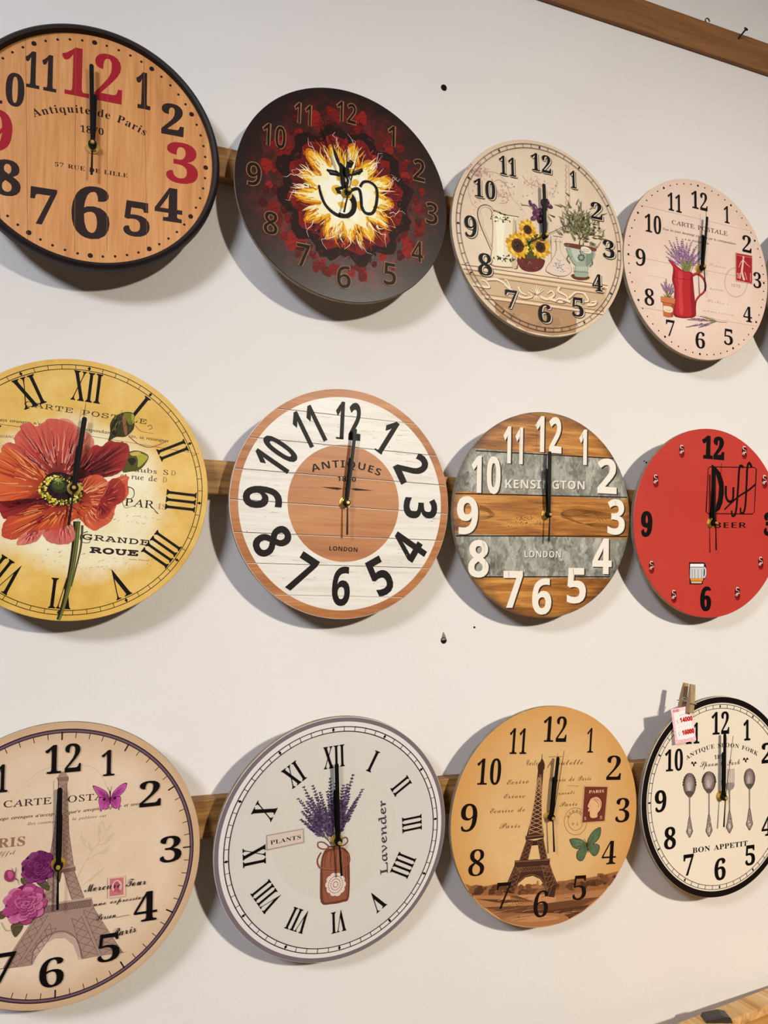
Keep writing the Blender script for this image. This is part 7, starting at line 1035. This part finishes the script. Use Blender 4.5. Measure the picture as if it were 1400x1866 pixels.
# face materials
amber = wood('amber_dial_wood', (192, 124, 66), (216, 150, 90), (226, 164, 104), 'Z', 1.5, .42)
g = NG('fire_dial_print', .3, .4); v = g.obj(); f = g.noise(v, 26, 7, .68, 1.6); r = g.radius()
c = g.ramp(f, ((.3, (22, 10, 10)), (.48, (60, 12, 12)), (.6, (106, 20, 18)), (.74, (140, 30, 24)))); c = g.mix(g.framp(g.math('ADD', r, g.math('MULTIPLY', g.noise(v, 14, 4), .05)), .125, .168, 0, .92), c, (18, 8, 8))
g.color(c); g.bump(g.noise(v, 900, 2), .12, .0004); fire = g.m
still = paper('still_life_dial_print', (226, 205, 180), (216, 191, 164), (234, 216, 194), (210, 180, 150), .11, .5, blotch=9)
pink = paper('pink_plank_dial_print', (233, 207, 192), (227, 196, 178), (238, 216, 202), (217, 182, 162), .12, .5, blotch=8)
g = NG('yellow_dial_print', .4, .45); v = g.obj(); f = g.noise(v, 18, 6, .65); sx = g.sep()
yel = g.ramp(f, ((.3, (210, 160, 60)), (.5, (226, 182, 88)), (.7, (236, 200, 120))))
d = g.n('VectorMath', {0: g.n('VectorMath', {0: g.n('Mapping', {'Vector': g.n('TexCoord').outputs['Object'], 'Scale': (1, 0, 1.12), 'Location': (-.005, 0, .012)}).outputs[0]}, operation='ADD').outputs[0]}, operation='LENGTH').outputs['Value']
c = g.mix(g.framp(g.math('ADD', d, g.math('MULTIPLY', g.noise(v, 16, 5, .6), .07)), .118, .145, 1, 0), yel, g.ramp(g.noise(v, 30, 4), ((.3, (236, 220, 174)), (.7, (246, 236, 206)))))
g.color(g.mix(g.framp(g.noise(v, 300, 2), .6, .8, 0, .3), c, (168, 122, 52))); yellow = g.m
rim_wood = wood('rim_print_wood', (142, 82, 40), (184, 116, 63), (201, 138, 86), 'X', 1.2, .42); mid_wood = wood('centre_print_wood', (166, 102, 56), (189, 124, 74), (198, 138, 88), 'X', .8, .42)
g = NG('white_plank_print', .42, .45); v = g.obj((4, 60, 60)); f = g.noise(v, 2, 6, .6, .3); f2 = g.noise(v, 9, 4, .6)
c = g.ramp(f, ((.3, (216, 208, 196)), (.5, (230, 224, 214)), (.7, (236, 231, 222)))); g.color(g.mix(g.framp(f2, .58, .75, 0, .5), c, (184, 172, 156))); plank_white = g.m
b7 = [88.2, 27.8, -31.4, -90.7]
g = NG('plank_and_zinc_print', .4, .45); sx = g.sep(); zz = sx[2]; v = g.obj((3, 40, 40))
f = g.noise(v, 2.2, 6, .65, .8); f2 = g.noise(v, 8, 5, .7, .4); c = g.ramp(f, ((.28, (106, 58, 18)), (.46, (168, 104, 38)), (.6, (204, 142, 66)), (.75, (218, 164, 90)))); c = g.mix(g.framp(f2, .55, .72, 0, .75), c, (74, 42, 16))
zv = g.obj((75, 75, 48)); vo = g.n('TexVoronoi', {'Vector': g.n('VectorMath', {0: zv, 1: g.n('VectorMath', {0: g.n('TexNoise', {'Vector': zv, 'Scale': .8, 'Detail': 4.}).outputs[1], 'Scale': 2.4}, operation='SCALE').outputs[0]}, operation='ADD').outputs[0], 'Scale': 1.1}).outputs['Color']
zn = g.mix(.5, g.ramp(g.sep(vo)[0], ((.1, (94, 92, 82)), (.5, (145, 143, 132)), (.95, (194, 192, 180)))), g.ramp(g.noise(zv, 1.4, 6, .7, 1.2), ((.35, (76, 74, 64)), (.5, (142, 140, 128)), (.66, (200, 198, 186)))))
def between(a, b): return g.math('MULTIPLY', g.math('GREATER_THAN', zz, a / 1000), g.math('LESS_THAN', zz, b / 1000))
mk = g.math('ADD', between(b7[1], b7[0]), between(b7[3], b7[2])); c = g.mix(mk, c, zn)
g.color(g.mix(g.framp(g.math('ADD', g.radius(), g.math('MULTIPLY', g.noise(g.obj(), 40, 3), .02)), .145, .162, 0, .75), c, (46, 28, 16))); zinc = g.m
red = paper('red_dial_print', (192, 58, 48), (187, 53, 44), (196, 62, 52), rough=.38, blotch=5, amt=.1)
mauve = paper('beige_tower_dial_print', (226, 200, 172), (216, 186, 156), (234, 212, 188), (198, 159, 120), .128, .85, blotch=7)
lav_m = paper('ivory_dial_print', (217, 210, 202), (214, 206, 198), (220, 214, 206), rough=.33, blotch=4, amt=.05)
sepia = paper('sepia_dial_print', (220, 178, 122), (212, 168, 110), (226, 188, 136), (207, 146, 74), .1, .8, blotch=6)
cream = paper('cream_dial_print', (238, 224, 204), (236, 220, 198), (240, 228, 210), rough=.4, blotch=4, amt=.05)
black_edge = plain('black_frame_plastic', (36, 28, 28), .5, .25)

root, board, R = clock(1, 'amber_wall_clock', 'amber wood clock with red 12 and black frame, top row left', amber)
bm = bmesh.new(); lathe(bm, [(.1405, .001), (.1412, -.003), (.1425, -.0062), (.1455, -.0072), (R - .0012, -.0055), (R + .0002, -.002), (R + .0002, .008), (R - .001, .009), (R - .003, .009), (R - .003, .0075), (.1405, .0075)], 160, close=True); obj('frame', bm, black_edge, root, smooth=True)
clock(2, 'fire_wall_clock', 'dark red clock with burning om symbol', fire)
clock(3, 'still_life_wall_clock', 'beige clock printed with jug, sunflowers and potted plant', still)
clock(4, 'lavender_jug_wall_clock', 'pale pink clock printed with a red jug of lavender', pink)
clock(5, 'poppy_wall_clock', 'yellow roman numeral clock with big red poppy', yellow)
root, board, R = clock(6, 'white_plank_wall_clock', 'white plank clock with brown rim and brown centre, marked ANTIQUES', plank_white, art=False)
annulus('brown_rim_print', board, .1385, R - .0006, rim_wood, .00001); annulus('brown_center_print', board, 0, .0762, mid_wood, .00001)
print_dial(6, board, .00002)
clock(7, 'plank_and_zinc_wall_clock', 'striped wood and grey zinc clock with white numerals', zinc)
clock(8, 'red_wall_clock', 'plain red clock with black 12, 9 and 6 at right edge', red)
clock(9, 'tower_and_rose_wall_clock', 'cream clock with mauve iron tower, roses and pink butterfly', mauve)
root, board, R = clock(10, 'lavender_pouch_wall_clock', 'ivory roman numeral clock with grey rim and lavender bunch', lav_m, art=False)
grey_rim = plain('grey_mauve_rim_print', (119, 106, 112), .4, .45); pale_rim = plain('pale_rim_print', (230, 222, 218), .38, .45)
annulus('grey_rim_print', board, .1462, R - .0006, grey_rim, .00001); annulus('pale_ring_print', board, .1345, .1464, pale_rim, .000013)
print_dial(10, board, .00002)
clock(11, 'sepia_tower_wall_clock', 'tan clock with brown iron tower and green butterfly', sepia)
clock(12, 'cutlery_wall_clock', 'cream clock with black rim printed with spoons and fork', cream)
clock(13, 'brown_wall_clock', 'brown clock cut off by the right edge, beside the pale pink clock', plain('brown_dial', (58, 36, 24), .45), art=False)

# ------------------------------------------------------------------ price card and clothes peg on the cutlery clock
(cx, cz), M12, R12 = FRAMES[12]
MW = Matrix(((M12[0][0], M12[1][0], M12[2][0], cx), (M12[0][1], M12[1][1], M12[2][1], -.045), (M12[0][2], M12[1][2], M12[2][2], cz + Z0), (0, 0, 0, 1)))
tl, tr, br, bl = [Vector((u / 1000, v / 1000)) for u, v in [(-98.8, 134.9), (-59.4, 139.2), (-56.2, 89.0), (-98.2, 83.3)]]
card = thing('price_card', 'pink bordered price card pegged to the cutlery clock', 'price tag')
W, Hc = (tr - tl).length, (bl - tl).length; ax = (tr - tl).normalized(); ang = math.atan2(ax.y, ax.x)
card.matrix_world = MW @ Matrix.Translation((tl.x, -.0022, tl.y)) @ Matrix.Rotation(-ang, 4, 'Y') @ Matrix.Rotation(math.radians(-5), 4, 'X')
card_m = plain('pink_card', (246, 210, 214), .6); bm = bmesh.new(); box(bm, 0, W, 0, .0004, -Hc, 0); sheet = obj('card_sheet', bm, card_m, card)
def card_print(nm, fn):
    global clv
    sh = Sheet(clv); fn(sh); sh.build(nm, sheet); clv = sh.lv + .00001
clv = .00001; w_, h_ = W * 1e4, Hc * 1e4
def pat(sh):
    sh.poly([(w_ * .1, -h_ * .1), (w_ * .9, -h_ * .1), (w_ * .9, -h_ * .9), (w_ * .1, -h_ * .9)], (250, 238, 234)); g = random.Random(3)
    for k in range(26):
        a = k / 26; x, y = ((w_ * (.1 + 3.2 * a * .25), -h_ * .07) if k < 9 else (w_ * (.1 + (k - 9) / 8 * .8), -h_ * .94) if k < 18 else (w_ * .05, -h_ * (.15 + (k - 18) * .1)))
        r = g.uniform(12, 24); sh.stroke([(x + r * math.cos(t * .7), y + r * math.sin(t * .7)) for t in range(10)], 5, 5, g.choice([(224, 96, 124), (232, 138, 160), (200, 74, 104)]))
def txt(sh):
    sh.draw(('t', (42, 36, 38), 'G', 'Efvo', -2, int(w_ * .34), int(-h_ * .245), int(w_ * .66), int(-h_ * .225), 32, 0)); sh.draw(('t', (42, 36, 38), 'G', 'Debito-Credito', -2, int(w_ * .2), int(-h_ * .575), int(w_ * .8), int(-h_ * .545), 36, 0))
    for y in (.405, .755): sh.draw(('n', (42, 36, 38), 'B', '$', -2, int(w_ * .19), int(-h_ * (y + .045)), int(w_ * .28), int(-h_ * (y - .085))))
    sh.draw(('n', (192, 24, 18), 'G', '14000', 4, int(w_ * .36), int(-h_ * .43), int(w_ * .97), int(-h_ * .285))); sh.draw(('n', (192, 24, 18), 'G', '16000', 5, int(w_ * .38), int(-h_ * .79), int(w_ * .97), int(-h_ * .645)))
card_print('flower_border', pat); card_print('handwritten_prices', txt)
pa, pb = [Vector((u / 1000, v / 1000)) for u, v in [(-60.6, 166.3), (-67.1, 130.3), (-43.1, 163.4), (-68.2, 137.0)][:2]]
peg = thing('clothes_peg', 'small wooden clothes peg holding price card on clock rim', 'clothes peg'); ax = pb - pa; L = ax.length + .006; ang = math.atan2(-ax.x, -ax.y)
peg.matrix_world = MW @ Matrix.Translation((pb.x, 0, pb.y - .001)) @ Matrix.Rotation(ang * 1.0, 4, 'Y')
peg_m = wood('peg_wood', (138, 106, 72), (169, 138, 100), (187, 156, 118), 'Z', 2, .6)
for s in (-1, 1):
    y0 = -.0032 if s < 0 else .0072
    bm = bmesh.new(); prof = [(0, 0), (.007, .0), (.0085, .012), (.0068, .0135), (.0085, .015), (.0085, .026), (.0075, L), (.004, L), (.0018, .024), (.0006, .018), (0, .012)]
    vs0 = [bm.verts.new((-.0045, y0 + s * d - s * .0042 * h / L, h)) for d, h in prof]; vs1 = [bm.verts.new((.0045, v.co.y, v.co.z)) for v in vs0]; n = len(prof)
    bm.faces.new(vs0); bm.faces.new(vs1[::-1])
    for i in range(n): bm.faces.new([vs0[i], vs0[(i + 1) % n], vs1[(i + 1) % n], vs1[i]])
    obj('prong', bm, peg_m, peg, bevel=.0006)
bm = bmesh.new(); k = 40
pts3 = [Vector((-.0052 + .0104 * i / k, .002 + .0042 * math.cos(i * 1.2), .0178 + .0036 * math.sin(i * 1.2))) for i in range(k + 1)]
pts3 = [Vector((.0058, -.0122, .0145)), Vector((-.0062, -.0122, .0145))] + pts3 + [Vector((.0062, .0158, .0145)), Vector((-.0058, .0158, .0145))]
for a, b in zip(pts3, pts3[1:]):
    d = b - a
    if d.length < 1e-6: continue
    r_ = bmesh.ops.create_cone(bm, segments=6, radius1=.0006, radius2=.0006, depth=d.length, cap_ends=True); bmesh.ops.transform(bm, verts=r_['verts'], matrix=Matrix.Translation((a + b) / 2) @ d.to_track_quat('Z', 'Y').to_matrix().to_4x4())
obj('wire_spring', bm, plain('steel_wire', (184, 180, 172), .35, .5, .9), peg)
# the clip rests on the counter's back strip
cl.location = (.884, -.062, zt); cl.rotation_euler = (0, 0, math.radians(-20))
